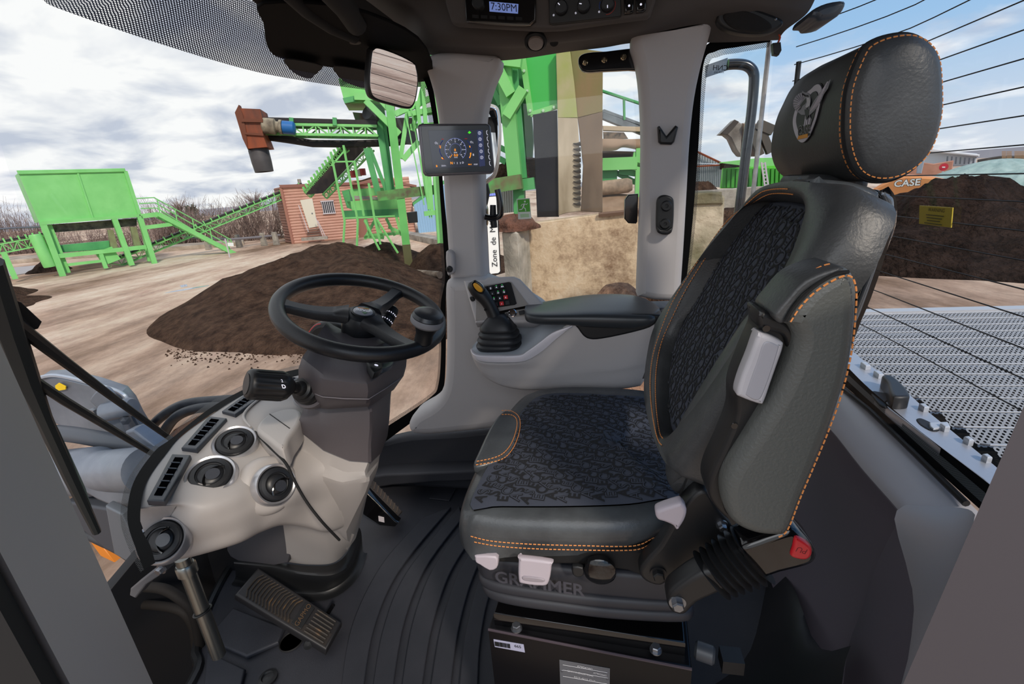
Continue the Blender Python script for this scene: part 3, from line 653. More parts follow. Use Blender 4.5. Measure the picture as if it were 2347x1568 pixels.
# ---------- printed letters on the fabric ----------
from mathutils.bvhtree import BVHTree
def bvh_of(o):
    return BVHTree.FromPolygons([o.matrix_world @ v.co if False else v.co + o.location for v in o.data.vertices], [tuple(p.vertices) for p in o.data.polygons])
def letters(fobj, org, xd, yd, n, x0, x1, y0, y1, sz, par):
    tree = bvh_of(fobj); A_, B_ = MB(), MB(); rr = random.Random(3); row = 0; y = y0; word = 'CASE'; C_ = MB()
    while y < y1:
        x = x0 + (row % 3) * sz * .37; k = row * 3
        while x < x1:
            ch = word[k % 4]; s = sz * rr.uniform(.92, 1.15); a = rr.uniform(-.3, .3)
            o = org + xd * x + yd * y
            hit = tree.ray_cast(o + n * .2, -n)
            if hit[0] is not None:
                nn = hit[1] if hit[1].dot(n) > 0 else -hit[1]
                x_ = xd * math.cos(a) + yd * math.sin(a); x_ = (x_ - nn * x_.dot(nn)).normalized(); y_ = nn.cross(x_)
                # drop letters that straddle the seam
                ok = all(tree.ray_cast(o + xd * dx * s * .4 + yd * dy * s * .4 + n * .2, -n)[0] is not None for dx in (-1, 1) for dy in (-1, 1))
                if ok:
                    if (k + row) % 2: txt(A_, ch, hit[0], x_, y_, s * 1.15, off=.0010, bold=.035)
                    else:
                        txt(B_, ch, hit[0], x_, y_, s * 1.2, off=.0008, bold=.04); txt(C_, ch, hit[0], x_, y_, s * 1.2, off=.0013, bold=-.015)
            x += sz * .80; k += 1
        y += sz * .82; row += 1
    A_.build('printed_letters', ink, par, smooth=False, fix=False); B_.build('printed_outline_letters', ink, par, smooth=False, fix=False); C_.build('printed_letter_centres', fab, par, smooth=False, fix=False)
letters(fabp, V((0, .85, .62)), V((.18, 1, 0)).normalized(), V((-1, .18, 0)).normalized(), V((0, 0, 1)), -.34, .34, -.3, .3, .0235, seat)
fb_ = bpy.data.objects['back_fabric_panel']
up_ = V((.46, 0, 1)).normalized()
letters(fb_, fc, V((0, 1, 0)), up_, nrm, -.34, .34, -.36, .36, .024, seat)
# ---------- folded-up armrest on the door side ----------
arm = T('folded_armrest', 'grey leather armrest with orange stitching, folded upright on the near side of the seat', 'armrest', P(1800, 1000, y=.48))
arl = mat('armrest_leather', '555856', .45, bump=(300, .5, .0015))
af = [(1800, 742), (1822, 700), (1862, 655), (1915, 622), (1945, 617), (1967, 635), (1974, 690), (1960, 830), (1925, 950), (1890, 1040), (1850, 1140), (1814, 1226), (1775, 1237), (1720, 1228), (1678, 1200), (1660, 1150), (1668, 1095), (1720, 1010), (1775, 920), (1812, 840), (1828, 785), (1818, 755)]
afp = PY(.45, sm(af, 5)); MB().puff(afp, (0, .068, 0), .014, 4).build('armrest_pad', arl, arm, sharp=75)
MB().puff([p + V((0, .004, 0)) for p in PY(.45, sm([(1778, 728), (1806, 690), (1850, 645), (1915, 618), (1940, 620), (1855, 668), (1822, 706), (1800, 745)], 4))], (0, .06, 0), .003).build('pad_end', lea, arm)
def afs(pts, ins=.0): return [P(x, y, y=.4495) for x, y in sm(pts, 6, False)]
stitches('stitching', afs([(1812, 738), (1835, 703), (1870, 668), (1915, 640), (1943, 632), (1958, 645), (1963, 690), (1953, 800), (1930, 900), (1900, 985), (1865, 1070), (1835, 1140), (1805, 1215), (1780, 1233)]), thr, arm, .0009, .0045, .0022)
stitches('stitching', [p + V((0, .022, 0)) for p in afs([(1790, 735), (1812, 700), (1850, 655), (1905, 622), (1935, 614)])], thr, arm, .0009, .0045, .0022)
tube('piping', [p + V((0, .002, 0)) for p in afs([(1802, 738), (1826, 700), (1866, 660), (1915, 630), (1948, 624)])], .0018, blkm, arm, 6)
hg = [(1740, 718), (1760, 716), (1812, 740), (1832, 775), (1825, 830), (1800, 880), (1740, 985), (1680, 1095), (1668, 1150), (1690, 1205), (1670, 1195), (1640, 1165), (1622, 1130), (1628, 1090), (1660, 1020), (1684, 955), (1688, 890), (1718, 810), (1742, 755)]
MB().puff(PY(.475, sm(hg, 4)), (0, .045, 0), .006).build('hinge_cover', blk, arm)
MB().puff(PY(.466, sm([(1738, 716), (1750, 714), (1800, 735), (1824, 760), (1826, 800), (1808, 800), (1795, 770), (1742, 752)], 4)), (0, .03, 0), .005).build('hinge_top', blk, arm)
MB().puff(PY(.461, sm([(1737, 768), (1745, 764), (1790, 783), (1797, 795), (1782, 840), (1768, 880), (1753, 922), (1742, 928), (1700, 913), (1690, 903), (1700, 865), (1720, 815)], 4)), (0, .02, 0), .004).build('release_lever', mat('lever_grey', 'b9b8be', .35), arm, lab='pale grey release lever')
MB().puff(PY(.4602, sm([(1752, 785), (1780, 790), (1785, 800), (1755, 890), (1738, 918), (1712, 908), (1712, 895), (1735, 830)], 5)), (0, .004, 0), .0015).build('lever_recess', mat('lever_recess', 'a4a4ac', .35), arm)
for q in ((1756, 753), (1683, 976)): lathe('screw_hole', [(.0035, 0), (.0035, -.001), (0, -.001)], P(q[0], q[1], y=.4655 if q[1] < 800 else .4745), (0, 1, 0), gloss, arm, 10)
# ---------- recliner, rails and base ----------
MB().puff(PY(.575, sm([(1530, 1222), (1560, 1170), (1595, 1130), (1625, 1128), (1650, 1170), (1700, 1225), (1725, 1240), (1700, 1275), (1620, 1300), (1545, 1325), (1515, 1345), (1480, 1335), (1465, 1312), (1482, 1285), (1510, 1255)], 3)), (0, .03, 0), .006).build('recliner_bracket', blk, seat)
MB().puff(PY(.555, sm([(1503, 1180), (1510, 1170), (1555, 1155), (1566, 1157), (1575, 1172), (1569, 1195), (1553, 1217), (1543, 1207), (1525, 1199), (1508, 1193)], 3)), (0, .02, 0), .005).build('recline_lever', lightp, seat, lab='pale plastic recline lever')
def hexbolt(px, py, y, r, par, m=steel, name='bolt'):
    o = P(px, py, y=y); mb = MB().lathe([(r * 1.35, .003), (r * 1.35, 0)], o, (0, 1, 0), 20); mb.lathe([(r, 0), (r, -.007), (r * .8, -.009)], o, (0, 1, 0), 6); return mb.build(name, m, par, smooth=False)
hexbolt(1655, 1205, .572, .006, seat); hexbolt(1509, 1316, .572, .009, seat, blk)
# dark frame under the cushion
MB().puff(PY(.62, [(1085, 1262), (1480, 1262), (1490, 1330), (1440, 1310), (1340, 1296), (1100, 1290)]), (0, .44, 0), .006).build('seat_rail', blkm, seat)
sus = mat('suspension_cover', '2c2d33', .5)
def slab(name, near, z, h, m, r=.009, far=((.17, 1.02), (-.16, 1.02))):
    pts = [P(x, y, z=z) for x, y in sm(near, 4, False)] + [V((a, b, z)) for a, b in far]
    return MB().puff(pts, (0, 0, h), r).build(name, m, seat)
slab('suspension_top', [(1103, 1292), (1095, 1304), (1104, 1324), (1130, 1336), (1250, 1355), (1400, 1372), (1548, 1382), (1580, 1360)], .440, .055, sus)
slab('suspension_fold', [(1105, 1318), (1098, 1330), (1108, 1350), (1150, 1366), (1270, 1385), (1400, 1400), (1555, 1408), (1585, 1390)], .416, .024, sus)
slab('suspension_fold', [(1110, 1344), (1106, 1356), (1125, 1378), (1180, 1394), (1290, 1410), (1400, 1424), (1562, 1432), (1590, 1414)], .392, .024, sus)
f0, f1 = P(1172, 1312, y=.61), P(1303, 1340, y=.61)
tx = (f1 - f0).normalized(); ty = (P(1172, 1290, y=.61) - f0); ty = (ty - tx * ty.dot(tx)).normalized()
grl = mat('embossed_letter', '3d3d45', .5)
pn = P(1238, 1318, z=.462)
text('embossed_name', 'GRAMMER', V((pn.x, pn.y - .022, .466)), V((1, -.09, 0)), V((0, 0.05, 1)), .034, grl, seat, bold=.02, off=.002)
lathe('logo_disc', [(.013, 0), (.013, -.002), (0, -.002)], V((P(1152, 1303, z=.47).x, P(1152, 1303, z=.47).y + .004, .47)), (0, 1, 0), grl, seat, 20)
MB().puff(PY(.575, sm([(1188, 1287), (1192, 1281), (1262, 1290), (1264, 1300), (1258, 1335), (1245, 1345), (1198, 1340), (1188, 1330)], 3)), (0, .012, 0), .004).build('height_handle', lightp, seat, lab='pale plastic lift handle')
MB().puff(PY(.573, sm([(1200, 1322), (1245, 1328), (1243, 1336), (1202, 1332)], 3)), (0, .006, 0), .002).build('handle_grip', mat('pale_plastic_dark', '938b92', .4), seat)
MB().puff(PY(.59, sm([(1088, 1279), (1092, 1275), (1135, 1277), (1141, 1290), (1138, 1304), (1122, 1309), (1100, 1296), (1090, 1290)], 2)), (0, .015, 0), .003).build('slide_handle', lightp, seat, lab='small pale slide handle')
MB().puff(PY(.60, sm([(1312, 1300), (1336, 1303), (1338, 1320), (1325, 1325), (1312, 1318)], 2)), (0, .01, 0), .003).build('rail_tab', blk, seat)
lathe('height_knob', [(.026, .01), (.026, 0), (.018, -.006), (0, -.006)], P(1375, 1312, y=.60), (0, 1, 0), gloss, seat, 24)
# base box
a = P(1119, 1441, z=.335); b = P(1586, 1532, z=.335); d = (b - a).normalized(); pz = V((-d.y, d.x, 0))
box = T('seat_base_box', 'glossy black steel box carrying the seat, with silver bolts and stickers', 'seat base', (a + b) / 2 - V((0, 0, .33)))
L_ = (b - a).length; boxm = mat('box_black', '0b0a0d', .3, spec=.3)
MB().puff([a, b, b + pz * .36, a + pz * .36], (0, 0, -.335), .004).build('base_housing', boxm, box)
MB().puff([a + d * .01 + pz * .01 + V((0, 0, .03)), b - d * .01 + pz * .02 + V((0, 0, .03)), b - d * .01 + pz * .34 + V((0, 0, .03)), a + d * .01 + pz * .34 + V((0, 0, .03))], (0, 0, -.034), .003).build('top_flange', gloss, box)
MB().puff([a - d * .006 - pz * .012 + V((0, 0, -.20)), b + d * .004 - pz * .012 + V((0, 0, -.20)), b + pz * .02 + V((0, 0, -.2)), a + pz * .02 + V((0, 0, -.2))], (0, 0, -.02), .004).build('lower_lip', rubd, box)
tube('edge_highlight', [a + V((0, 0, -.002)), b + V((0, 0, -.002))], .0025, mat('box_edge', '5a5058', .25, .4), box, 6)
for (px, py) in ((1184, 1441), (1503, 1491)):
    o = P(px, py, z=.368); MB().lathe([(.010, 0), (.010, .002)], o, (0, 0, 1), 20).lathe([(.008, .002), (.008, .009), (.0065, .010)], o, (0, 0, 1), 6).build('flange_bolt', steel, box, smooth=False)
fpl = (a - pz * .0012, pz)
def onbox(pts, lift=.0): return [P(x, y, pl=(a - pz * (.0012 + lift), pz)) for x, y in pts]
MB().puff(onbox([(1131, 1466), (1200, 1478), (1203, 1496), (1134, 1483)]), pz * .001, .0002).build('barcode_sticker', mat('sticker_white', 'a9aac2', .5), box)
mb = MB(); rr = random.Random(5); q0, q1 = onbox([(1134, 1470), (1170, 1476)], .0008); hgt = V((0, 0, -.012))
for i in range(22):
    t_ = i / 22; c_ = q0.lerp(q1, t_); mb.box(c_ + hgt * .55, (.0005 + .0009 * rr.random(), .0004, .011))
txt(mb, '665', onbox([(1187, 1482)], .0008)[0], d, V((0, 0, 1)), .009); mb.build('sticker_print', blkm, box, smooth=False)
MB().puff(onbox([(1282, 1513), (1398, 1533), (1397, 1590), (1284, 1572)]), pz * .001, .0002).build('data_plate', mat('data_plate', '77797f', .4, .5), box)
mb = MB()
for px, py, s, z in ((1340, 1530, '47904380', .007), (1340, 1556, '5215 4215 7215', .006), (1375, 1545, '47902665', .006), (1330, 1543, 'CNH INDUSTRIAL', .006)): txt(mb, s, onbox([(px, py)], .0008)[0], d, V((0, 0, 1)), z)
for (x0, y0, x1, y1) in ((1290, 1524, 1392, 1542), (1290, 1536, 1392, 1554), (1290, 1550, 1392, 1568)): mb.tube(onbox([(x0, y0), (x1, y1)], .0008), .0004, 4)
mb.build('plate_text', mat('plate_ink', 'c8c8cc', .5), box, smooth=False)
for q in ((1288, 1538), (1392, 1556)): lathe('rivet', [(.0025, 0), (.002, .001), (0, .0012)], onbox([q])[0], -pz, steel, box, 10)
t = T('wire_plug', 'grey cylindrical wiring plug at the right end of the seat base box', 'plug', P(1610, 1500, z=.3))
o = P(1592, 1488, z=.31); e = P(1618, 1497, z=.31); lathe('plug_body', [(.012, 0), (.016, .004), (.016, .03), (.012, .034)], o, (e - o), mat('plug_grey', '4a4d52', .4), t, 16)
ee = o + (e - o).normalized() * .05; MB().box(ee + V((.01, 0, 0)), (.035, .03, .028)).build('plug_block', blk, t)
# ---------- seat belt buckle ----------
bk_ = T('seat_belt_buckle', 'black seat belt buckle with red release button on a ribbed boot beside the seat', 'seat belt buckle', P(1700, 1300, y=.52))
hy = .515
MB().puff(PY(hy, sm([(1530, 1372), (1545, 1352), (1600, 1315), (1640, 1310), (1668, 1345), (1650, 1362), (1600, 1385), (1572, 1412), (1545, 1410), (1532, 1395)], 3)), (0, .035, 0), .008).build('anchor_arm', blk, bk_)
hexbolt(1553, 1383, hy - .001, .0085, bk_, steel)
s0 = P(1632, 1318, y=hy + .02); s1 = P(1725, 1272, y=hy + .02); dd = (s1 - s0); L0 = dd.length; dd.normalize(); pp_ = V((-dd.z, 0, dd.x)); rings = []
for i in range(25):
    t_ = i / 24; k = .036 + .006 * t_ + .006 * math.cos(t_ * 2 * PI * 6)
    c_ = s0 + dd * L0 * t_; rings.append([c_ + pp_ * math.cos(q) * k + V((0, 1, 0)) * math.sin(q) * k * .62 for q in [2 * PI * j / 24 for j in range(24)]])
MB().loft(rings).build('ribbed_boot', blk, bk_, sharp=80)
MB().puff(PY(hy, sm([(1692, 1262), (1740, 1240), (1790, 1222), (1822, 1217), (1850, 1236), (1872, 1262), (1873, 1288), (1850, 1303), (1790, 1318), (1745, 1330), (1715, 1300)], 3)), (0, .045, 0), .009).build('buckle_head', gloss, bk_)
MB().puff(PY(hy - .004, sm([(1824, 1234), (1842, 1240), (1861, 1256), (1862, 1274), (1850, 1285), (1830, 1284), (1813, 1276), (1818, 1256)], 3)), (0, .02, 0), .004).build('release_button', mat('buckle_red', 'c8202c', .35, coat=.3), bk_, lab='red release button')
text('button_text', 'PU', P(1838, 1262, y=hy - .0045), V((-.95, 0, .3)), V((-.3, 0, -1)), .011, mat('dark_red', '70101a', .5), bk_, off=-.0004)
# ---------- steering wheel ----------
sw_m = mat('wheel_rubber', '1f2023', .38, bump=(500, .25, .001))
n = V((math.sin(.374) * math.cos(-.31), math.sin(.374) * math.sin(-.31), math.cos(.374))).normalized()
wc = V((-.514, .911, .883)); R0 = .170
sw = T('steering_wheel', 'black three-spoke steering wheel with a round badge and a spinner knob', 'steering wheel', wc)
uu = n.cross(V((0, 1, 0))).normalized(); vv = n.cross(uu)
def onw(px, py, lift=0): return P(px, py, pl=(wc + n * lift, n))
tube('rim', [wc + (uu * math.cos(2 * PI * i / 72) + vv * math.sin(2 * PI * i / 72)) * R0 for i in range(72)], .0158, sw_m, sw, 16, True)
hb = wc - n * .012
lathe('hub', [(.034, -.05), (.042, -.035), (.044, -.005), (.038, .008), (.028, .012), (.0, .012)], hb, n, sw_m, sw, 40)
lathe('badge_rim', [(.026, .0), (.026, .004), (.0225, .0055), (.0215, .004), (0, .004)], hb + n * .011, n, sw_m, sw, 32)
lathe('badge', [(.0215, 0), (.019, .0015), (0, .002)], hb + n * .0155, n, mat('badge_grey', '8f9096', .25, coat=.5), sw, 32)
bx_, by_ = (onw(870, 735) - onw(800, 725)).normalized(), None
by_ = n.cross(bx_)
text('badge_text', 'CASE', hb + n * .0178, -bx_, -by_, .013, mat('badge_text_w', 'f2f2f4', .4), sw, bold=.03)
MB().box(hb + n * .0182 + by_ * .0085, (.001, .001, .001)).puff([hb + n * .0178 + bx_ * a + by_ * b for a, b in ((-.012, .008), (.012, .008), (.012, .0105), (-.012, .0105))], n * .0006, .0001).build('badge_stripe', mat('badge_orange', 'd8862a', .4), sw)
MB().puff([hb + n * .0178 + bx_ * a + by_ * b for a, b in ((.004, -.017), (.010, -.008), (-.002, -.008))], n * .0006, .0001).puff([hb + n * .0178 + bx_ * a + by_ * b for a, b in ((.006, .016), (.012, .012), (.000, .011))], n * .0006, .0001).build('badge_green_marks', mat('badge_green', '2f6e3a', .4), sw)
def spoke(a, b, w0, w1, name='spoke'):
    d = (b - a); L = d.length; d.normalize(); s = n.cross(d); rings = []
    for i in range(9):
        t = i / 8; c = a + d * L * t - n * (.008 * math.sin(t * PI) + .006 * (1 - t)); w = w0 + (w1 - w0) * t + .010 * (max(0, .2 - t) / .2) + .008 * (max(0, t - .85) / .15)
        h = .011 - .003 * t
        rings.append([c + s * x * w + n * y * h for x, y in ((-1, -1), (-1.0, .3), (-.75, 1), (.75, 1), (1.0, .3), (1, -1), (.6, -1.5), (-.6, -1.5))])
    MB().loft(rings).build(name, sw_m, sw, sharp=50)
for q in ((640, 697), (908, 668), (946, 795)):
    e = onw(*q); d = (e - wc).normalized(); spoke(wc + d * .03, wc + d * (R0 - .006), .019, .013)
kb = onw(962, 790); kb = wc + (kb - wc).normalized() * R0
lathe('spinner_stem', [(.012, 0), (.013, .006), (.019, .012), (.018, .03), (.023, .045), (.03, .055)], kb, n, blk, sw, 28)
lathe('spinner_ring', [(.030, .053), (.034, .058), (.034, .066), (.031, .07)], kb, n, mat('knob_ring', '77777b', .5), sw, 32)
lathe('spinner_knob', [(.031, .066), (.0325, .071), (.029, .078), (.02, .081), (.0, .0805)], kb, n, mat('knob_top', '2a2c30', .3), sw, 32)
# ---------- steering column ----------
sc_ = T('steering_column', 'dark grey angular steering column with a lighter cover at its foot', 'steering column', (-.5, .85, 0))
def ring(front, back=(-.05, .13, 0), n=22):
    f = resample(cr([P(x, y, y=d) for x, y, d in front], 4), n, False); k = len(f); b = V(back)
    return f + [p + b * (.35 + .65 * math.sin(PI * i / (k - 1))) for i, p in list(enumerate(f))[::-1]]
def lin(front, back=(-.05, .13, 0), n=30):
    f = resample([P(x, y, y=d) for x, y, d in front], n, False); k = len(f); b = V(back)
    return f + [p + b * (.35 + .65 * math.sin(PI * i / (k - 1))) for i, p in list(enumerate(f))[::-1]]
head = [lin([(745, 745, .86), (765, 775, .84), (800, 790, .83), (860, 792, .85), (900, 780, .9)], (-.03, .08, 0)),
        lin([(716, 785, .80), (728, 808, .78), (765, 826, .77), (850, 828, .78), (915, 800, .92)]),
        lin([(692, 820, .76), (704, 830, .745), (745, 862, .735), (840, 872, .74), (928, 812, .925)]),
        lin([(684, 845, .752), (698, 845, .742), (738, 869, .730), (842, 881, .733), (932, 818, .93)]),
        lin([(684, 868, .75), (698, 868, .742), (736, 886, .728), (843, 898, .732), (931, 840, .93)]),
        lin([(686, 896, .755), (700, 896, .745), (738, 909, .732), (844, 914, .738), (925, 862, .93)]),
        lin([(688, 910, .765), (704, 914, .755), (742, 926, .745), (846, 925, .75), (912, 880, .93)]),
        lin([(694, 920, .78), (712, 930, .77), (748, 938, .76), (848, 932, .768), (903, 893, .93)]),
        lin([(705, 925, .80), (724, 934, .79), (756, 938, .785), (846, 930, .79), (895, 898, .93)], (-.03, .1, 0))]
MB().loft(head).build('column_head', colg, sc_, sharp=28)
tube('seam_line', [P(x, y, y=d) for x, y, d in [(722, 903, .737), (740, 910, .7305), (790, 914, .7325), (845, 915, .7365), (885, 890, .82), (922, 864, .925)]], .0008, mat('seam_light', '8f8a90', .5), sc_, 5)
lowr = [lin([(700, 918, .81), (722, 930, .80), (756, 936, .79), (848, 926, .795), (898, 890, .93)]),
        lin([(697, 930, .805), (710, 934, .795), (752, 950, .785), (850, 945, .79), (893, 925, .93)]),
        lin([(690, 952, .805), (702, 960, .795), (748, 980, .78), (850, 985, .785), (891, 965, .93)]),
        lin([(683, 968, .805), (691, 980, .795), (744, 1008, .78), (848, 1020, .783), (888, 1000, .93)]),
        lin([(680, 976, .806), (685, 986, .797), (742, 1032, .778), (800, 1056, .775), (850, 1060, .783), (874, 1038, .93)])]
MB().loft(lowr).build('column_shroud', colg, sc_, sharp=24)
foot = [lin([(683, 978, .812), (688, 990, .803), (742, 1030, .786), (800, 1052, .783), (846, 1056, .79), (872, 1040, .92)]),
        lin([(679, 995, .81), (684, 1014, .80), (738, 1060, .78), (792, 1083, .777), (840, 1080, .785), (868, 1052, .92)]),
        lin([(678, 1005, .806), (682, 1026, .795), (735, 1075, .773), (786, 1092, .770), (838, 1090, .778), (866, 1058, .92)]),
        lin([(664, 1012, .80), (666, 1030, .788), (722, 1086, .765), (782, 1106, .762), (846, 1094, .770), (867, 1062, .92)]),
        lin([(662, 1018, .80), (664, 1038, .788), (720, 1096, .765), (782, 1116, .763), (846, 1104, .772), (866, 1072, .92)]),
        lin([(650, 1045, .83), (668, 1075, .81), (720, 1125, .79), (785, 1150, .79), (838, 1130, .80), (860, 1092, .95)]),
        lin([(655, 1070, .87), (690, 1120, .85), (735, 1180, .84), (790, 1222, .85), (822, 1190, .88), (845, 1120, 1.0)]),
        lin([(690, 1120, .93), (720, 1165, .91), (760, 1215, .90), (798, 1240, .92), (820, 1205, .96), (838, 1150, 1.05)]),
        lin([(720, 1180, 1.0), (740, 1210, .99), (765, 1240, .98), (795, 1262, .99), (815, 1235, 1.02), (830, 1185, 1.12)])]
MB().loft(foot).build('column_foot_cover', warm, sc_, sharp=24)
# gear lever on the left of the column
gl = T('gear_lever', 'black fluted gear selector lever on the left of the steering column', 'lever', P(640, 890, y=.70))
a = P(566, 880, y=.655); b = P(652, 886, y=.70); ax = (b - a).normalized(); L = (b - a).length
prof = [(.0, .0), (.018, .0), (.0205, .0015), (.0265, .001), (.0285, .006)]
mb = MB(); u_ = ax.orthogonal().normalized(); w_ = ax.cross(u_); rings = []
for h, r, fl in ((0, .024, 0), (.004, .0275, 0), (.010, .028, .0), (.014, .028, .0018), (L * .88, .0285, .0018), (L * .93, .028, .0), (L * 1.08, .024, 0), (L * 1.22, .014, 0), (L * 1.26, .0115, 0)):
    rings.append([a + ax * h + (u_ * math.cos(q) + w_ * math.sin(q)) * (r - fl * (1 + math.cos(q * 18)) / 2) for q in [2 * PI * i / 108 for i in range(108)]])
mb.loft(rings).build('handle', blk, gl, sharp=50)
lathe('end_cap', [(.019, 0), (.019, -.0015), (0, -.0015)], a - ax * .0003, ax, mat('cap_grey', '2c2d30', .4), gl, 28)
e = a + ax * L * 1.24; cb = P(712, 895, y=.765); ax2 = (cb - e).normalized(); L2 = (cb - e).length
lathe('neck', [(.009, -.005), (.009, L2 * .35)], e, ax2, blk, gl, 20)
lathe('boot', [(.011, L2 * .2), (.014, L2 * .25), (.015, L2 * .38), (.020, L2 * .42), (.021, L2 * .55), (.026, L2 * .6), (.027, L2 * .75), (.030, L2 * .8), (.031, L2 * 1.1)], e, ax2, blk, gl, 28)
lathe('socket_ring', [(.030, L2 * .9), (.036, L2 * .92), (.038, L2 * 1.05), (.036, L2 * 1.3)], e, ax2, colg, gl, 28)
txd = (P(655, 890, y=.70) - P(640, 890, y=.70)).normalized()
text('gear_mark', 'D', P(651, 886, y=.668), V((1, 0, 0)), V((0, -.1, 1)), .011, lamp_w, gl, bold=.02); text('gear_mark', '2', P(647, 873, y=.668), V((1, 0, 0)), V((0, -.1, 1)), .008, lamp_w, gl)
# right-hand stalk
st = T('wiper_stalk', 'black knurled control stalk with white symbols on the right of the steering column', 'lever', P(885, 740, y=1.02))
a = P(868, 762, y=.99); b = P(903, 706, y=1.05); ax = (b - a).normalized(); L = (b - a).length
lathe('stalk_body', [(.010, -.02), (.014, 0), (.018, .004), (.018, L * .30), (.0145, L * .31), (.0145, L * .34), (.0175, L * .35), (.0175, L * .58), (.014, L * .59), (.014, L * .62), (.0165, L * .63), (.0160, L * .86), (.013, L * .98), (.006, L * 1.04), (0, L * 1.05)], a, ax, blk, st, 36)
mb = MB()
vd = (CAM - a).normalized(); sd = ax.cross(vd).normalized(); vd = sd.cross(ax).normalized()
if vd.dot(CAM - a) < 0: vd = -vd
for k, h in enumerate((.15, .45, .72)):
    for j in range(-3, 4):
        q = j * .34; o = a + ax * L * h + (vd * math.cos(q) + sd * math.sin(q)) * (.0185 - .0008 * k)
        mb.box(o, (.0022, .0022, .0022) if (j + k) % 2 else (.0014, .0014, .0036))
mb.build('stalk_marks', lamp_w, st, smooth=False)
pod = T('column_switch_pod', 'small black pod with a thin red line behind the steering wheel', 'switch', P(742, 778, y=1.0))
MB().puff(PY(1.0, sm([(702, 790), (704, 760), (725, 742), (760, 742), (790, 758), (800, 790), (760, 800), (715, 812)], 4)), (0, .04, 0), .012).build('pod_body', blk, pod)
tube('red_line', cr(PY(.999, [(714, 806), (706, 785), (707, 764), (722, 746), (735, 742)]), 5), .0009, mat('red_line', 'c02a2a', .4, emit='c02a2a', estr=.3), pod, 5)
# hazard switch
hz = T('hazard_switch', 'black rocker switch with a white triangle on top of the steering column', 'switch', P(850, 842, y=.77))
hpn = plane3(P(828, 828, y=.80), P(852, 822, y=.84), P(856, 864, y=.745))
hn_ = hpn[1] if hpn[1].z > 0 else -hpn[1]
MB().puff([P(x, y, pl=hpn) + hn_ * .012 for x, y in sm([(826, 824), (850, 820), (872, 846), (870, 858), (858, 865), (850, 862)], 3)], hn_ * -.016, .003).build('rocker', blk, hz)
o = P(845, 834, pl=hpn) + hn_ * .0125; xx = (P(870, 846, pl=hpn) - P(850, 822, pl=hpn)).normalized(); yy = hn_.cross(xx)
tube('triangle', [o + (V((1, 0, 0)) * math.sin(q) + V((0, .6, .8)) * math.cos(q)) * .0048 for q in (0, 2.09, 4.18)], .0005, lamp_w, hz, 4, True)
lathe('indicator_lens', [(.004, 0), (.0035, .001), (0, .0012)], P(858, 850, pl=hpn) + hn_ * .012, hn_, lamp_w, hz, 14)
MB().puff([P(x, y, pl=(hpn[0] + hn_ * .006, hn_)) for x, y in sm([(862, 828), (885, 822), (902, 826), (898, 838), (878, 846), (868, 840)], 3)], hn_ * -.01, .002).build('column_key', mat('key_grey', '3f4a56', .35), sc_)
# ---------- dashboard ----------
dash = T('dashboard', 'light grey moulded dashboard curving along the foot of the windscreen', 'dashboard', (-.75, .75, .5))
rows = [PZ(0, [(312, 1166, .655), (334, 1105, .66), (383, 1035, .66), (424, 992, .66), (498, 941, .66), (574, 895, .66), (650, 868, .66), (715, 848, .66)]),
        PZ(0, [(322, 1166, .655), (372, 1112, .658), (430, 1052, .658), (478, 1010, .658), (545, 965, .658), (608, 925, .658), (668, 895, .658), (735, 880, .658)]),
        PZ(0, [(360, 1163, .648), (432, 1130, .648), (496, 1086, .645), (545, 1052, .643), (600, 1010, .64), (650, 968, .64), (692, 938, .64), (750, 925, .64)]),
        PZ(0, [(403, 1160, .636), (458, 1162, .63), (538, 1132, .622), (592, 1098, .615), (640, 1062, .612), (668, 1030, .612), (698, 1000, .612), (765, 985, .61)]),
        PZ(0, [(385, 1186, .615), (446, 1204, .60), (532, 1182, .588), (602, 1150, .58), (662, 1130, .575), (698, 1105, .57), (730, 1080, .57), (790, 1055, .57)]),
        PZ(0, [(366, 1235, .575), (446, 1242, .56), (544, 1214, .55), (606, 1188, .535), (662, 1168, .53), (706, 1160, .50), (748, 1150, .48), (800, 1130, .47)]),
        PZ(0, [(354, 1284, .535), (430, 1276, .53), (545, 1243, .515), (598, 1216, .50), (648, 1198, .49), (700, 1200, .45), (752, 1210, .40), (806, 1190, .36)]),
        PZ(0, [(360, 1284, .50), (430, 1278, .50), (545, 1246, .485), (598, 1220, .47), (648, 1204, .46), (700, 1210, .42), (752, 1220, .37), (806, 1200, .33)])]
sheet('dash_top', rows, 56, 56, warm, dash, sharp=60)
sheet('dash_end', [PZ(0, [(311, 1164, .657), (355, 1161, .652), (405, 1158, .639)]), PZ(0, [(322, 1196, .628), (354, 1192, .622), (389, 1186, .616)]), PZ(0, [(336, 1235, .592), (352, 1236, .586), (368, 1236, .577)]), PZ(0, [(351, 1285, .538), (354, 1285, .537), (358, 1285, .534)])], 14, 8, warm, dash)
leg_rows = [PY(0, [(648, 1198, .80), (700, 1190, .82), (752, 1206, .86), (812, 1225, .93)]), PY(0, [(652, 1225, .86), (700, 1235, .87), (758, 1245, .90), (806, 1240, .96)]), PY(0, [(656, 1256, .91), (706, 1268, .92), (762, 1270, .94), (800, 1255, 1.0)]), PY(0, [(658, 1288, .96), (708, 1294, .96), (764, 1290, .98), (797, 1262, 1.04)])]
sheet('dash_leg', leg_rows, 20, 24, warm, dash)
puff('knee_panel', PY(.93, sm([(520, 1250), (560, 1228), (600, 1208), (640, 1196), (652, 1205), (660, 1290), (545, 1286)], 3)), (0, .02, 0), mat('dark_panel', '3a393d', .6), dash, r=.003)
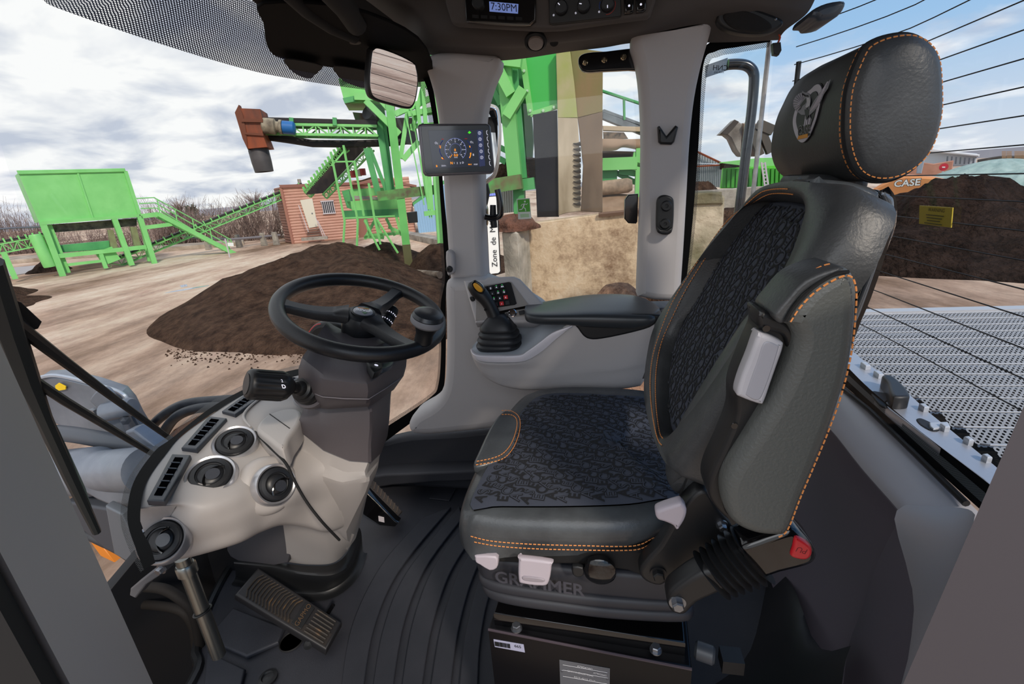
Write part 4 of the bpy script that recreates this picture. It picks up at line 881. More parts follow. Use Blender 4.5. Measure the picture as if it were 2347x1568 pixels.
# raised cup next to the column and shallow tray
lidp = lambda x, y, d=0: P(x, y, z=.672 - d)
puff('tray_cover', [lidp(x, y) for x, y in sm([(588, 986), (590, 972), (602, 958), (618, 948), (650, 937), (680, 936), (692, 948), (684, 972), (664, 1000), (655, 1020), (640, 1026), (612, 1005)], 4)], (0, 0, -.05), warm, dash, r=.008, seg=4)
tube('tray_seam', [lidp(x, y, -.0005) for x, y in [(618, 949), (640, 965), (664, 982)]], .001, blkm, dash, 5)
tube('dash_seam', cr([P(x, y, z=z) for x, y, z in [(584, 990, .660), (622, 1028, .652), (655, 1062, .642), (678, 1108, .605), (704, 1152, .565), (738, 1196, .525), (778, 1238, .46)]], 6), .0028, blkm, dash, 6)
tube('tray_edge', cr([P(x, y, z=.664) for x, y in [(690, 905), (650, 898), (610, 906), (575, 930), (558, 955), (575, 980)]], 6), .003, warm, dash, 8)
# round air vents
ballm = mat('vent_black', '1b1c1f', .42)
def rvent(px, py, z, nn, r, tw, lab=None):
    o = P(px, py, z=z); nn = V(nn).normalized(); o = o + nn * .006
    t = lathe('round_vent', [(r * .92, -.004), (r * .90, .006), (r * .80, .0115), (r * .62, .013), (r * .60, .010), (r * .55, .0095), (r * .5, .012), (r * .3, .0145), (0, .015)], o, nn, ballm, dash, 48)
    lathe('vent_rim', [(r * 1.12, -.012), (r * 1.1, .004), (r * 1.02, .009), (r * .93, .007), (r * .9, -.004)], o, nn, silver, t, 48)
    u = nn.orthogonal().normalized(); w = nn.cross(u); u, w = u * math.cos(tw) + w * math.sin(tw), w * math.cos(tw) - u * math.sin(tw)
    c = [o + nn * (.0155 - .0035 * abs(i / 8 - .5)) + (u * math.cos(q) + w * math.sin(q)) * r * .62 + u * (-r * .52) for i, q in [(i, -1.15 + 2.3 * i / 8) for i in range(9)]]
    tube('vent_blade', c, .0022, gloss, t, 6)
    MB().lathe([(r * .30, .0), (r * .25, -.003), (0, -.004)], o + nn * .0175 - u * r * .18 + w * r * .0, nn, 24).build('finger_dimple', mat('dimple', '32343a', .25), t)
rvent(540, 1021, .652, (.35, -.3, .88), .0385, 2.2, 'round black air vent with a silver ring, the farthest up the dashboard of those left of the column')
rvent(486, 1097, .64, (.35, -.35, .88), .040, 2.2, 'round black air vent with a silver ring in the middle of the dashboard, above the corner vent')
lathe('vent_bump', [(.058, -.03), (.056, -.014), (.05, -.006), (.042, -.002)], P(624, 1110, z=.60), V((.9, -.35, .42)), warm, dash, 40)
rvent(626, 1111, .603, (.9, -.35, .42), .036, 1.0, 'round black air vent on a raised boss next to the steering column')
rvent(378, 1239, .583, (.35, -.62, .62), .036, 2.5, 'round black air vent in the lower left corner of the dashboard')
rvent(704, 908, .665, (.3, -.3, .88), .030, 2.5, 'round vent mostly hidden behind the gear lever')
# slotted defroster vents
slot = mat('slot_black', '060608', 1, spec=0); fin = mat('slot_fin', '39424e', .5)
def dvent(q, z, lab):
    o = [P(x, y, z=z) for x, y in q]
    t = puff('defroster_vent', o, (0, 0, -.012), mat('vent_frame', '2b3039', .4), dash, r=.0025)
    A_, B_, C_, D_ = o   # A top-left, B top-right, C bottom-right, D bottom-left ; long axis A->D
    def at(u, v): return A_.lerp(B_, u).lerp(D_.lerp(C_, u), v) + V((0, 0, .0012))
    k = 5
    mb = MB().puff([at(.28, .09), at(.72, .09), at(.72, .91), at(.28, .91)], (0, 0, -.004), .0005); mb.build('vent_slot', slot, t)
    mb = MB()
    for i in range(1, k + 1):
        v = .09 + .82 * i / (k + 1); mb.beam(at(.26, v), at(.74, v), .0014, .003)
    mb.build('vent_fins', fin, t, smooth=False)
dvent([(394, 1040), (436, 1042), (376, 1148), (336, 1146)], .668, 'slotted defroster vent nearest the lower left end of the dashboard')
dvent([(478, 953), (519, 958), (450, 1029), (415, 1026)], .668, 'slotted defroster vent in the middle of the row along the windscreen')
dvent([(572, 896), (606, 902), (538, 950), (508, 942)], .668, 'third slotted defroster vent from the left, below the gear lever')
dvent([(655, 862), (690, 866), (655, 882), (628, 880)], .668, 'slotted defroster vent right behind the gear lever')
# rubber apron under the dashboard leg
sheet('floor_apron', [PY(0, [(535, 1284, .93), (620, 1288, .94), (705, 1297, .95), (764, 1293, .975), (797, 1265, 1.04), (822, 1208, 1.2)]), PY(0, [(537, 1296, .92), (620, 1306, .92), (705, 1320, .92), (768, 1318, .94), (808, 1285, 1.02), (828, 1220, 1.2)]), PZ(.012, [(540, 1322), (620, 1342), (690, 1354), (752, 1352), (802, 1318), (832, 1262)]), PZ(.004, [(530, 1340), (620, 1362), (690, 1376), (760, 1372), (816, 1330), (842, 1268)])], 16, 28, blk, None)
o = bpy.data.objects['floor_apron']; tag(o, 'black rubber apron joining the dashboard leg to the floor', 'apron')
# ---------- pedals ----------
pm = mat('worn_pedal', '2c2620', .6, col2='6b5030', nscale=28, contrast=(.52, .72)); pd = mat('pedal_side', '1d1c1e', .5)
pe = T('brake_pedal', 'large worn black pedal with muddy ribs in the foreground', 'pedal', P(660, 1400, z=0))
pa, pb_, pc_, pd_ = P(592, 1300, z=.135), P(784, 1426, z=.035), P(748, 1490, z=.03), P(538, 1362, z=.13)
pn = (pb_ - pa).cross(pd_ - pa).normalized(); pn = pn if pn.z > 0 else -pn
puff('pedal_body', [pa, pb_, pc_, pd_], pn * -.028, pd, pe, r=.006, seg=3)
def pu(u, v, h=.0): return pa.lerp(pb_, u).lerp(pd_.lerp(pc_, u), v) + pn * h
puff('pedal_pad', [pu(.03, .06), pu(.98, .06), pu(.98, .94), pu(.03, .94)], pn * -.004, mat('pedal_pad', '282320', .6), pe, r=.002); mb = MB()
for i in range(14):
    u = .08 + i * .036
    mb.tube([pu(u + .02, .12, .002), pu(u - .012, .30, .002), pu(u - .015, .5, .002), pu(u - .01, .72, .002), pu(u + .03, .90, .002)], .0022, 5)
mb.build('curved_ribs', pm, pe); mb = MB()
for i in range(7):
    v = .12 + i * .125; mb.tube([pu(.745, v, .002), pu(.95, v, .002)], .0026, 5)
mb.build('straight_ribs', pm, pe)
puff('name_plate', [pu(.60, .12, .003), pu(.71, .12, .003), pu(.71, .88, .003), pu(.60, .88, .003)], pn * -.003, blk, pe, r=.001)
text('name_mark', 'GAPMO', pu(.655, .5, .0035), (pu(.655, 0) - pu(.655, 1)), (pu(0, .5) - pu(1, .5)), .018, mat('pedal_mark', '57422c', .6), pe)
lathe('pivot_cap', [(.012, 0), (.011, .004), (0, .006)], P(706, 1478, z=.03), V((.5, -.8, .2)), blk, pe, 20)
lathe('rod_hole', [(.028, .0), (.030, .003), (.032, .0)], P(668, 1470, z=.002), (0, 0, 1), blkm, pe, 28)
tube('spring_rod', [P(752, 1405, z=.03), P(764, 1386, z=.05)], .006, gloss, pe, 8)
ac = T('accelerator_pedal', 'black ribbed rubber pedal behind the steering column, on a bracket with a small sticker', 'pedal', P(870, 1150, z=0))
q0, q1, q2, q3 = P(850, 1093, z=.14), P(923, 1172, z=.035), P(903, 1195, z=.03), P(828, 1122, z=.135)
qn = (q1 - q0).cross(q3 - q0).normalized(); qn = qn if qn.z > 0 else -qn
puff('pedal_pad', [q0, q1, q2, q3], qn * -.02, mat('tread', '35302e', .7), ac, r=.004)
def qu(u, v, h=.001): return q0.lerp(q1, u).lerp(q3.lerp(q2, u), v) + qn * h
mb = MB()
for i in range(9):
    u = .06 + i * .10; mb.tube([qu(u, .05), qu(u + .06, .45)], .003, 5); mb.tube([qu(u + .06, .55), qu(u + .02, .95)], .003, 5)
mb.build('tread_ribs', mat('tread_rib', '4a4038', .7), ac)
puff('pedal_bracket', PY(1.22, [(828, 1118), (905, 1195), (912, 1200), (905, 1208), (870, 1205), (832, 1180), (826, 1150)]), (0, .03, 0), gloss, ac, r=.004)
puff('sticker', PY(1.218, [(867, 1183), (880, 1186), (881, 1198), (868, 1195)]), (0, .001, 0), white, ac, r=.0002)
# ---------- strut, hoses and bracket seen low through the glass ----------
ss = T('support_strut', 'shiny steel tube standing under the left end of the dashboard', 'strut', P(465, 1410, y=.62))
a = P(418, 1278, y=.62); b = P(462, 1408, y=.62); tube('strut_tube', [a, V((a.x, a.y, b.z - .12))], .0145, mat('zinc', '8c8d88', .28, .9), ss, 20)
lathe('strut_collar', [(.019, -.02), (.019, .0), (.016, .004)], V((a.x, a.y, a.z - .02)), (0, 0, 1), mat('zinc', '8c8d88', .28, .9), ss, 20)
tube('cable_tie', [V((a.x, a.y, b.z + .01)) + V((math.cos(q), math.sin(q), .25 * math.cos(q))) * .017 for q in [2 * PI * i / 20 for i in range(20)]], .0022, blk, ss, 6, True)
hose_m = mat('old_hose', '1d1a18', .7, spec=.2)
tag(tube('lower_hose', cr(PY(.75, [(330, 1345), (380, 1352), (430, 1385), (446, 1410), (455, 1450), (460, 1500)]), 6), .013, hose_m, seg=12), 'dark rubber hose curving down beside the steel strut, upper of the pair', 'hose')
tag(tube('lower_hose', cr(PY(.78, [(300, 1385), (360, 1388), (415, 1400), (440, 1430), (448, 1470), (452, 1520)]), 6), .012, hose_m, seg=12), 'dark rubber hose curving down beside the steel strut, lower of the pair', 'hose')
under = mat('dark_under', '101115', .6)
tag(puff('under_dash_panel', PY(1.0, [(470, 1265), (560, 1225), (560, 1310), (500, 1395), (440, 1330)]), (0, .03, 0), under, r=.004), 'black panel standing in the gap under the dashboard', 'panel')
st_ = puff('wall_front', [V((-1.32, .35, -.9)), V((-1.32, 1.5, -.9)), V((-1.25, 1.5, .45)), V((-1.25, .35, .1))], (-.03, 0, 0), under, r=.003); struct(st_)
struct(puff('floor_front_step', [V((-1.35, .2, -.5)), V((-.4, .2, -.5)), V((-.4, 1.5, -.5)), V((-1.35, 1.5, -.5))], (0, 0, -.03), under, r=.003))
t = T('glass_clamp', 'grey metal clamp plate with a hexagon bolt at the lower corner of the windscreen', 'clamp', P(340, 1330, y=.60))
puff('clamp_plate', PY(.60, [(298, 1350), (352, 1308), (372, 1300), (378, 1312), (335, 1340), (310, 1372), (296, 1365)]), (0, .03, 0), mat('clamp_grey', '55565a', .5), t, r=.003)
hexbolt(369, 1306, .597, .008, t, steel)
# ---------- right-hand console ----------
con = T('armrest_console', 'light grey moulded console beside the seat with a silver tray round the joystick', 'console', (-.05, 1.25, .6))
yn = 1.16
body = [(1078, 803), (1084, 815), (1100, 825), (1120, 829), (1180, 829), (1212, 822), (1240, 805), (1275, 775), (1310, 748), (1360, 755), (1400, 775), (1440, 770), (1500, 745), (1498, 790), (1482, 850), (1468, 884), (1440, 890), (1380, 893), (1240, 894), (1190, 892), (1150, 884), (1118, 866), (1100, 850), (1086, 826)]
lwr = [(1079, 806), (1090, 824), (1120, 832), (1182, 832), (1214, 824), (1244, 805), (1280, 775), (1312, 748), (1400, 735), (1500, 742)]
mid = [(1084, 822), (1096, 838), (1125, 846), (1182, 846), (1240, 846), (1290, 842), (1340, 838), (1390, 832), (1440, 825), (1490, 812)]
low = [(1092, 838), (1106, 856), (1135, 868), (1180, 872), (1240, 872), (1300, 868), (1350, 862), (1400, 858), (1450, 850), (1482, 840)]
bot = [(1108, 858), (1120, 868), (1150, 884), (1192, 893), (1240, 894), (1300, 894), (1350, 894), (1400, 893), (1440, 889), (1467, 884)]
rows = []
for l, y in ((lwr, 1.155), (mid, 1.158), (low, 1.163), (bot, 1.178)):
    rows.append([P(p[0], p[1], y=y + (.05 if i == 0 else (.012 if i == 1 else 0))) for i, p in enumerate(l)])
rows.insert(0, [p + V((0, .02, .0)) for p in rows[0]]); rows.append([p + V((0.02, .06, -.004)) for p in rows[-1]])
sheet('console_body', rows, 40, 60, grey, con, sharp=60)
puff('console_core', PY(1.20, [(1120, 835), (1240, 815), (1320, 760), (1500, 745), (1470, 875), (1200, 880)]), (0, .16, 0), grey, con, r=.02)
# silver band and tray
rim = [(1079, 800), (1084, 810), (1098, 815), (1125, 816), (1188, 815), (1208, 806), (1240, 783), (1268, 762), (1312, 746)]
rlo = [(1079, 806), (1090, 823), (1108, 829), (1140, 831), (1188, 830), (1214, 823), (1244, 804), (1276, 776), (1312, 747.5)]
yy_ = [1.20, 1.165, 1.155, 1.152, 1.152, 1.152, 1.152, 1.152, 1.152]
ra = [P(p[0], p[1], y=y) for p, y in zip(rim, yy_)]; rb = [P(p[0], p[1], y=y - .001) for p, y in zip(rlo, yy_)]
silv2 = mat('silver_paint', 'e6e3ea', .28, .15)
sheet('silver_band', [[p + V((0, .012, -.001)) for p in ra], ra, [p.lerp(q, .15) + V((0, -.0025, 0)) for p, q in zip(ra, rb)], [p.lerp(q, .6) + V((0, -.002, 0)) for p, q in zip(ra, rb)], rb], 12, 48, silv2, con, sharp=60)
traym = mat('tray_silver', 'c6ced8', .3, .15)
far = [(1084, 792, 1.24), (1100, 775, 1.30), (1120, 755, 1.36), (1145, 735, 1.41), (1165, 726, 1.42), (1190, 722, 1.42), (1215, 722, 1.38), (1250, 735, 1.28), (1310, 745, 1.16)]
fr_ = [P(x, y, y=d) for x, y, d in far]; inn_ = [p.lerp(q, .5) + V((0, 0, -.004)) for p, q in zip(ra, fr_)]
sheet('tray', [[p + V((0, .001, -.0005)) for p in ra], [p.lerp(q, .12) + V((0, 0, -.006)) for p, q in zip(ra, fr_)], inn_, [p.lerp(q, .85) for p, q in zip(ra, fr_)], fr_], 20, 40, traym, con, sharp=70)
# joystick: boot
js = T('joystick', 'black joystick with a yellow rocker on its grip, standing on a pleated rubber boot', 'joystick', P(1150, 790, y=1.24))
bc = P(1143, 800, y=1.235); bz = bc.z
def jr(px0, px1, py, y, sq=.35, sc2=.8):
    a = P(px0, py, y=y); b = P(px1, py, y=y); c = (a + b) / 2; r = (b - a).length / 2; out = []
    for i in range(48):
        q = 2 * PI * i / 48; cx, sy = math.cos(q), math.sin(q); k = 1 / (abs(cx) ** 4 + abs(sy) ** 4) ** .25; k = 1 + (k - 1) * sq * 2
        out.append(c + V((cx * r * k * (1 if k < 1.2 else .97), sy * r * k * sc2, .0)))
    return out
bt = []
for l, r, py in ((1099, 1191, 796), (1095, 1196, 790), (1094, 1197, 786), (1100, 1192, 782), (1098, 1195, 779), (1096, 1194, 774), (1102, 1188, 769), (1100, 1190, 766), (1098, 1188, 761), (1105, 1182, 756), (1102, 1184, 753), (1101, 1182, 749), (1107, 1176, 738), (1116, 1166, 728), (1126, 1156, 720)):
    bt.append(jr(l, r, py, 1.235))
MB().loft(bt).build('pleated_boot', mat('boot_rubber', '24262a', .45), js, sharp=60)
lathe('grip_collar', [(.027, -.004), (.0285, .004), (.025, .014), (.019, .022)], P(1137, 745, y=1.235) + V((0, 0, .0)), V((.06, 0, 1)), blk, js, 36)
gp = [(1137, 738, .021), (1133, 725, .0195), (1126, 708, .0185), (1118, 693, .0185), (1108, 680, .020), (1099, 671, .0215), (1092, 662, .0215), (1085, 653, .0185), (1081, 646, .010)]
gr = cr([P(x, y, y=1.235) for x, y, r in gp], 4); rr_ = [p.x for p in cr([V((r, 0, 0)) for x, y, r in gp], 4)]
MB().tube(gr, rr_, 24, flat=1.0).build('grip', blk, js, sharp=70)
puff('yellow_rocker', PY(1.206, sm([(1084, 652), (1089, 649), (1099, 655), (1106, 664), (1104, 670), (1096, 669), (1087, 660)], 3)), (0, .012, 0), mat('rocker_yellow', 'e0a02a', .35), js, r=.003)
puff('rocker_bezel', PY(1.210, sm([(1080, 650), (1087, 643), (1102, 651), (1110, 664), (1106, 674), (1095, 672), (1084, 662)], 3)), (0, .014, 0), gloss, js, r=.003)
for q in ((1112, 710), (1124, 733)): lathe('screw_plug', [(.0035, .001), (.003, -.001), (0, -.0012)], P(q[0], q[1], y=1.2165), (0, 1, 0), gloss, js, 12)
puff('trigger', PY(1.23, sm([(1076, 682), (1084, 682), (1087, 690), (1080, 691)], 2)), (0, .012, 0), blk, js, r=.002)
# armrest pad
ap = T('console_armrest', 'long black padded armrest curving over the grey console', 'armrest', P(1350, 720, y=1.2))
t0 = [(1205, 708), (1212, 700), (1240, 694), (1290, 685), (1340, 677), (1400, 674), (1455, 678), (1490, 692), (1510, 712)]
edge = [(1203, 715), (1206, 722), (1240, 724), (1300, 724), (1350, 724), (1400, 725), (1455, 727), (1500, 727), (1512, 718)]
lowe = [(1203, 728), (1210, 738), (1240, 744), (1300, 745), (1350, 750), (1400, 752), (1455, 752), (1495, 742), (1512, 728)]
yt = [1.22, 1.32, 1.36, 1.36, 1.36, 1.36, 1.34, 1.30, 1.24]; ye = [1.20, 1.16, 1.145, 1.145, 1.145, 1.145, 1.145, 1.15, 1.2]
A_ = [P(p[0], p[1], y=d) for p, d in zip(t0, yt)]; B_ = [P(p[0], p[1], y=d) for p, d in zip(edge, ye)]; C_ = [P(p[0], p[1], y=d + .003) for p, d in zip(lowe, ye)]
padm = mat('pad_black', '33373b', .36, bump=(500, .2, .0006))
sheet('pad_top', [[p + V((0, .01, -.02)) for p in A_], A_, [p.lerp(q, .3) + V((0, 0, .010)) for p, q in zip(A_, B_)], [p.lerp(q, .75) + V((0, 0, .009)) for p, q in zip(A_, B_)], B_, C_, [p + V((0, .04, .006)) for p in C_]], 36, 40, padm, ap, sharp=60)
puff('pad_support', PY(1.152, sm([(1300, 744), (1318, 748), (1335, 770), (1352, 779), (1380, 778), (1440, 766), (1490, 752), (1508, 735), (1512, 722), (1400, 720), (1320, 725)], 3)), (0, .10, 0), blk, ap, r=.006)
# keypad tower
kt = T('switch_panel', 'grey switch panel with a black sixteen-key pad at the foot of the front pillar', 'switch panel', P(1160, 680, y=1.4))
KP = plane3(P(1100, 650, y=1.29), P(1190, 640, y=1.31), P(1120, 720, y=1.24)); kn = KP[1] if KP[1].y < 0 else -KP[1]
def kp(px, py, h=0): return P(px, py, pl=(KP[0] + kn * h, kn))
surround = [(1062, 642), (1110, 640), (1118, 634), (1178, 632), (1192, 638), (1245, 693), (1262, 720), (1230, 740), (1090, 740)]
puff('panel_surround', [kp(x, y) for x, y in surround], -kn * .05, grey, kt, r=.008, seg=4)
puff('panel_face', [kp(x, y, .002) for x, y in [(1092, 656), (1168, 645), (1172, 646), (1216, 704), (1222, 722), (1090, 735)]], -kn * .003, mat('panel_silver', 'a8a29d', .35, .3), kt, r=.0005)
puff('keypad', [kp(x, y, .006) for x, y in [(1108, 657), (1166, 646), (1171, 648), (1184, 695), (1180, 698), (1120, 707)]], -kn * .005, blkm, kt, r=.0015)
kd = (kp(1167, 655) - kp(1125, 662)).normalized(); ku = -kn.cross(kd) if (-kn.cross(kd)).z > 0 else kn.cross(kd)
keyb = mat('key_black', '2a2b2e', .5); keyr = mat('key_red', 'd83036', .45); led_g = mat('led_green', '30e060', .4, emit='30e060', estr=1)
G0 = (1111, 666); cols_ = [((1097 + i * 13.4), 666 - i * 1.9) for i in range(5)]
gly = {(2, 0): '[]', (3, 0): 'A', (4, 0): 'AA', (1, 1): 'O', (2, 1): 'i', (3, 1): 'O', (4, 1): 'Q', (1, 2): 'X', (2, 2): 'Y', (3, 2): 'K', (4, 2): 'C', (3, 3): '/'}
mk = MB(); lg = MB()
for r in range(4):
    for c in range(0, 5):
        x = 1097 + c * 13.4 + r * 4.0; y = 663.5 - c * 1.9 + r * 12.6
        if c == 0 and r != 0: continue
        q = [kp(x + dx, y + dy, .0105) for dx, dy in ((-5, -4.0), (4.6, -5.2), (6.0, 3.6), (-3.8, 4.8))]
        red = (c == 0 and r == 0) or (r == 2 and c == 4) or (r == 3 and c == 3)
        puff('key', sm_ if False else q, -kn * .004, keyr if red else keyb, kt, r=.0015, seg=2)
        if (c, r) in gly:
            txt(mk, gly[(c, r)], kp(x + .6, y + 1, .0107), kd, ku, .0062, off=.0)
            if (c, r) in ((3, 0), (4, 0), (1, 1), (3, 1), (4, 1), (2, 2)): lg.box(kp(x, y - 3, .0109), (.0016, .0016, .0016))
mk.build('key_symbols', lamp_w, kt, smooth=False, fix=False); lg.build('key_lights', led_g, kt, smooth=False)
puff('black_rail', [kp(x, y, .006) for x, y in [(1140, 714), (1208, 700), (1212, 705), (1142, 720)]], -kn * .004, gloss, kt, r=.001)
for q in ([(1150, 720), (1163, 717), (1165, 724), (1152, 728)], [(1188, 713), (1201, 710), (1204, 719), (1191, 722)], [(1204, 709), (1216, 706), (1219, 714), (1207, 718)]): puff('rocker_switch', [kp(x, y, .008) for x, y in q], -kn * .004, keyb, kt, r=.0015)
lathe('rotary_knob', [(.012, 0), (.012, .004), (.009, .006), (.0085, .014), (0, .015)], kp(1175, 719, .002), kn, chrome, kt, 24)
# ---------- monitor ----------
tl = P(957, 285, y=1.20); tr0 = ray(1121, 284); tz = (tl.z - CAM.z) / tr0.z; tr = CAM + tr0 * tz
if abs(tr.y - tl.y) > .12: tr = P(1121, 284, y=1.26)
DP = plane3(tl, tr, P(974, 402, y=1.20)); dn = DP[1] if DP[1].y < 0 else -DP[1]
def dp(px, py, h=0): return P(px, py, pl=(DP[0] + dn * h, dn))
mo = T('monitor', 'touchscreen monitor showing gauges, mounted across the front grey pillar', 'monitor', dp(1045, 345, -.02))
case = sm([(958, 284), (985, 283), (1110, 283), (1120, 285), (1124, 292), (1134, 385), (1133, 395), (1126, 400), (985, 404), (975, 402), (969, 394), (956, 292)], 1)
case = [(957, 290), (960, 285), (967, 283), (1115, 283), (1121, 285), (1125, 291), (1134, 386), (1132, 394), (1126, 398), (983, 404), (974, 402), (969, 395)]
puff('casing', [dp(x, y) for x, y in case], -dn * .03, mat('monitor_frame', '77757a', .3, .4), mo, r=.005, seg=3)
puff('screen_glass', [dp(x, y, .0012) for x, y in [(964, 289), (1116, 286), (1121, 290), (1131, 388), (1127, 393), (979, 399), (974, 394)]], -dn * .002, mat('screen_black', '07080c', .08), mo, r=.0008)
puff('display_area', [dp(x, y, .0018) for x, y in [(981, 299), (1107, 297), (1113, 381), (993, 387)]], -dn * .001, mat('display_navy', '0b1020', .1, emit='0b1226', estr=.5), mo, r=.0002)
puff('side_menu', [dp(x, y, .0022) for x, y in [(1093, 299), (1106, 298), (1112, 380), (1099, 382)]], -dn * .0005, mat('menu_navy', '1a2450', .2, emit='1a2450', estr=.5), mo, r=.0001)
dx_ = (dp(1110, 340) - dp(980, 340)).normalized(); dy_ = dn.cross(dx_); dy_ = dy_ if dy_.z > 0 else -dy_
gc = dp(1044, 343, .003); px_ = (dp(1064, 343) - dp(1044, 343)).length / 20; orng = mat('screen_orange', 'ff9a20', .5, emit='ff9a20', estr=1); blu = mat('screen_blue', '8f9be0', .5, emit='8f9be0', estr=.7); sred = mat('screen_red', 'c01818', .5, emit='c01818', estr=.8)
def arc(r, a0, a1, n=40, ry=1.0): return [gc + dx_ * math.cos(q) * r * px_ + dy_ * math.sin(q) * r * ry * px_ for q in [math.radians(a0 + (a1 - a0) * i / n) for i in range(n + 1)]]
tube('gauge_ring', arc(24, -50, 230), .35 * px_, blu, mo, 5); tube('gauge_inner', arc(13, -60, 240), .2 * px_, blu, mo, 5)
mb = MB()
for i in range(13):
    q = 225 - i * 22.5; mb.tube([arc(23.5, q, q, 1)[0], arc(20.5 if i % 2 else 19, q, q, 1)[0]], .35 * px_, 4)
for s, q in (('5', 180), ('10', 138), ('15', 90), ('20', 42), ('25', 0), ('30', -42)): txt(mb, s, arc(16.5, q, q, 1)[0], dx_, dy_, 3.6 * px_, off=0)
for s, x, y, z in (('RPM', 1044, 350, 3.2), ('km/h', 1045, 361, 3), ('1', 1041, 374, 4.5), ('2', 1048, 374, 4.5), ('3', 1055, 374, 4.5), ('D', 1061, 373, 4.5), ('O', 999, 328, 5), ('i', 1003, 329, 5), ('O', 1080, 326, 5), ('i', 1084, 327, 5), ('22.8 h', 1017, 380, 3.4), ('10:59', 1090, 377, 3.4), ('B', 1085, 355, 5)): txt(mb, s, dp(x, y, .003), dx_, dy_, z * px_ * 1.25, off=0)
for y in (305, 319, 333, 347, 361):
    c = dp(1099 + (y - 305) * .09, y, .003); mb.tube([c + (dx_ * math.cos(q) + dy_ * math.sin(q)) * 3.2 * px_ for q in [2 * PI * i / 12 for i in range(12)]], .4 * px_, 4, True); mb.tube([c - dy_ * px_ * 1.5, c + dy_ * px_ * 1.5], .5 * px_, 4)
for i in range(6):
    y = 299 + i * 14; x = 1117 + i * 1.3
    mb.tube([dp(x, y, .003), dp(x - 2, y + 2, .003), dp(x - 1.4, y + 8, .003), dp(x + 1.4, y + 11, .003)], .5 * px_, 4)
mb.build('screen_symbols', lamp_w, mo, smooth=False, fix=False)
mb = MB()
for s, x, y, z in (('0', 1043, 344, 6), ('0.0', 1045, 356, 6), ('N', 1035, 374, 6), ('B', 1001, 381, 5), ('MAX', 1077, 377, 3)): txt(mb, s, dp(x, y, .003), dx_, dy_, z * px_ * 1.25, off=0, bold=.02)
mb.tube([arc(13.5, 232, 232, 1)[0], arc(22, 232, 232, 1)[0]], .5 * px_, 4)
mb.beam(dp(1008.5, 333, .003), dp(1008.5, 340, .003), 3.5 * px_, .0003, dn); mb.beam(dp(1077, 334, .003), dp(1078, 338, .003), 3.5 * px_, .0003, dn)
mb.tube([dp(1079, 350, .003), dp(1078, 357, .003), dp(1076, 362, .003)], 1.4 * px_, 4); mb.beam(dp(1012, 361, .003), dp(1016, 364, .003), 3 * px_, .0003, dn)
mb.build('orange_readings', orng, mo, smooth=False, fix=False)
mb = MB().tube([dp(1012, 319, .003), dp(1017, 319, .003)], .4 * px_, 4).tube([dp(1065, 318, .003), dp(1071, 318, .003)], .4 * px_, 4).tube([dp(1015, 365, .003), dp(1018, 365, .003)], .5 * px_, 4); mb.build('red_marks', sred, mo)
MB().puff([dp(1076, 300, .003), dp(1080, 304, .003), dp(1076, 307, .003), dp(1072, 304, .003)], dn * .0003, .0001).build('green_sign', mat('screen_green', '40d020', .5, emit='40d020', estr=1), mo)
mb = MB(); mb.tube([gc + dx_ * math.cos(math.radians(q)) * 36 * px_ + dy_ * math.sin(math.radians(q)) * 30 * px_ for q in range(140, 221, 8)], .9 * px_, 4); mb.build('gauge_arc', mat('arc_navy', '27356e', .4, emit='27356e', estr=.5), mo); mb = MB(); mb.tube([gc + dx_ * math.cos(math.radians(q)) * 36 * px_ + dy_ * math.sin(math.radians(q)) * 30 * px_ for q in range(-40, 41, 8)], .9 * px_, 4)
mb.build('gauge_arc', mat('arc_navy', '27356e', .4, emit='27356e', estr=.5), mo)
puff('mount_arm', [V((p.x, p.y + .03, p.z)) for p in [dp(1030, 320), dp(1085, 320), dp(1085, 380), dp(1030, 380)]], (0, .12, 0), blk, mo, r=.005)
# ---------- interior mirror ----------
mi = T('rear_view_mirror', 'square rounded rear-view mirror hanging at the top right of the windscreen', 'mirror', P(900, 175, y=1.15))
mn = V((.84, -.50, -.21)).normalized(); MP = (P(903, 178, y=1.15), mn)
mo_ = [(849, 120), (853, 110), (866, 106), (912, 122), (950, 142), (957, 155), (961, 185), (956, 225), (948, 245), (936, 250), (905, 243), (862, 230), (848, 215), (844, 180)]
def mp_(x, y, h=0): return P(x, y, pl=(MP[0] + mn * h, mn))
puff('mirror_housing', [mp_(x, y) for x, y in sm(mo_, 4)], -mn * .02, blk, mi, r=.006)
cm = (903, 178)
puff('mirror_glass', [mp_(x, y, .0015) for x, y in sm(scl(mo_, .925, cm), 4)], -mn * .001, mat('mirror_surface', 'e8e8ec', .01, 1), mi, r=.0003)
tube('mirror_arm', [P(853, 40, y=1.16), P(858, 80, y=1.16), P(862, 116, y=1.15)], .0055, blk, mi, 8)
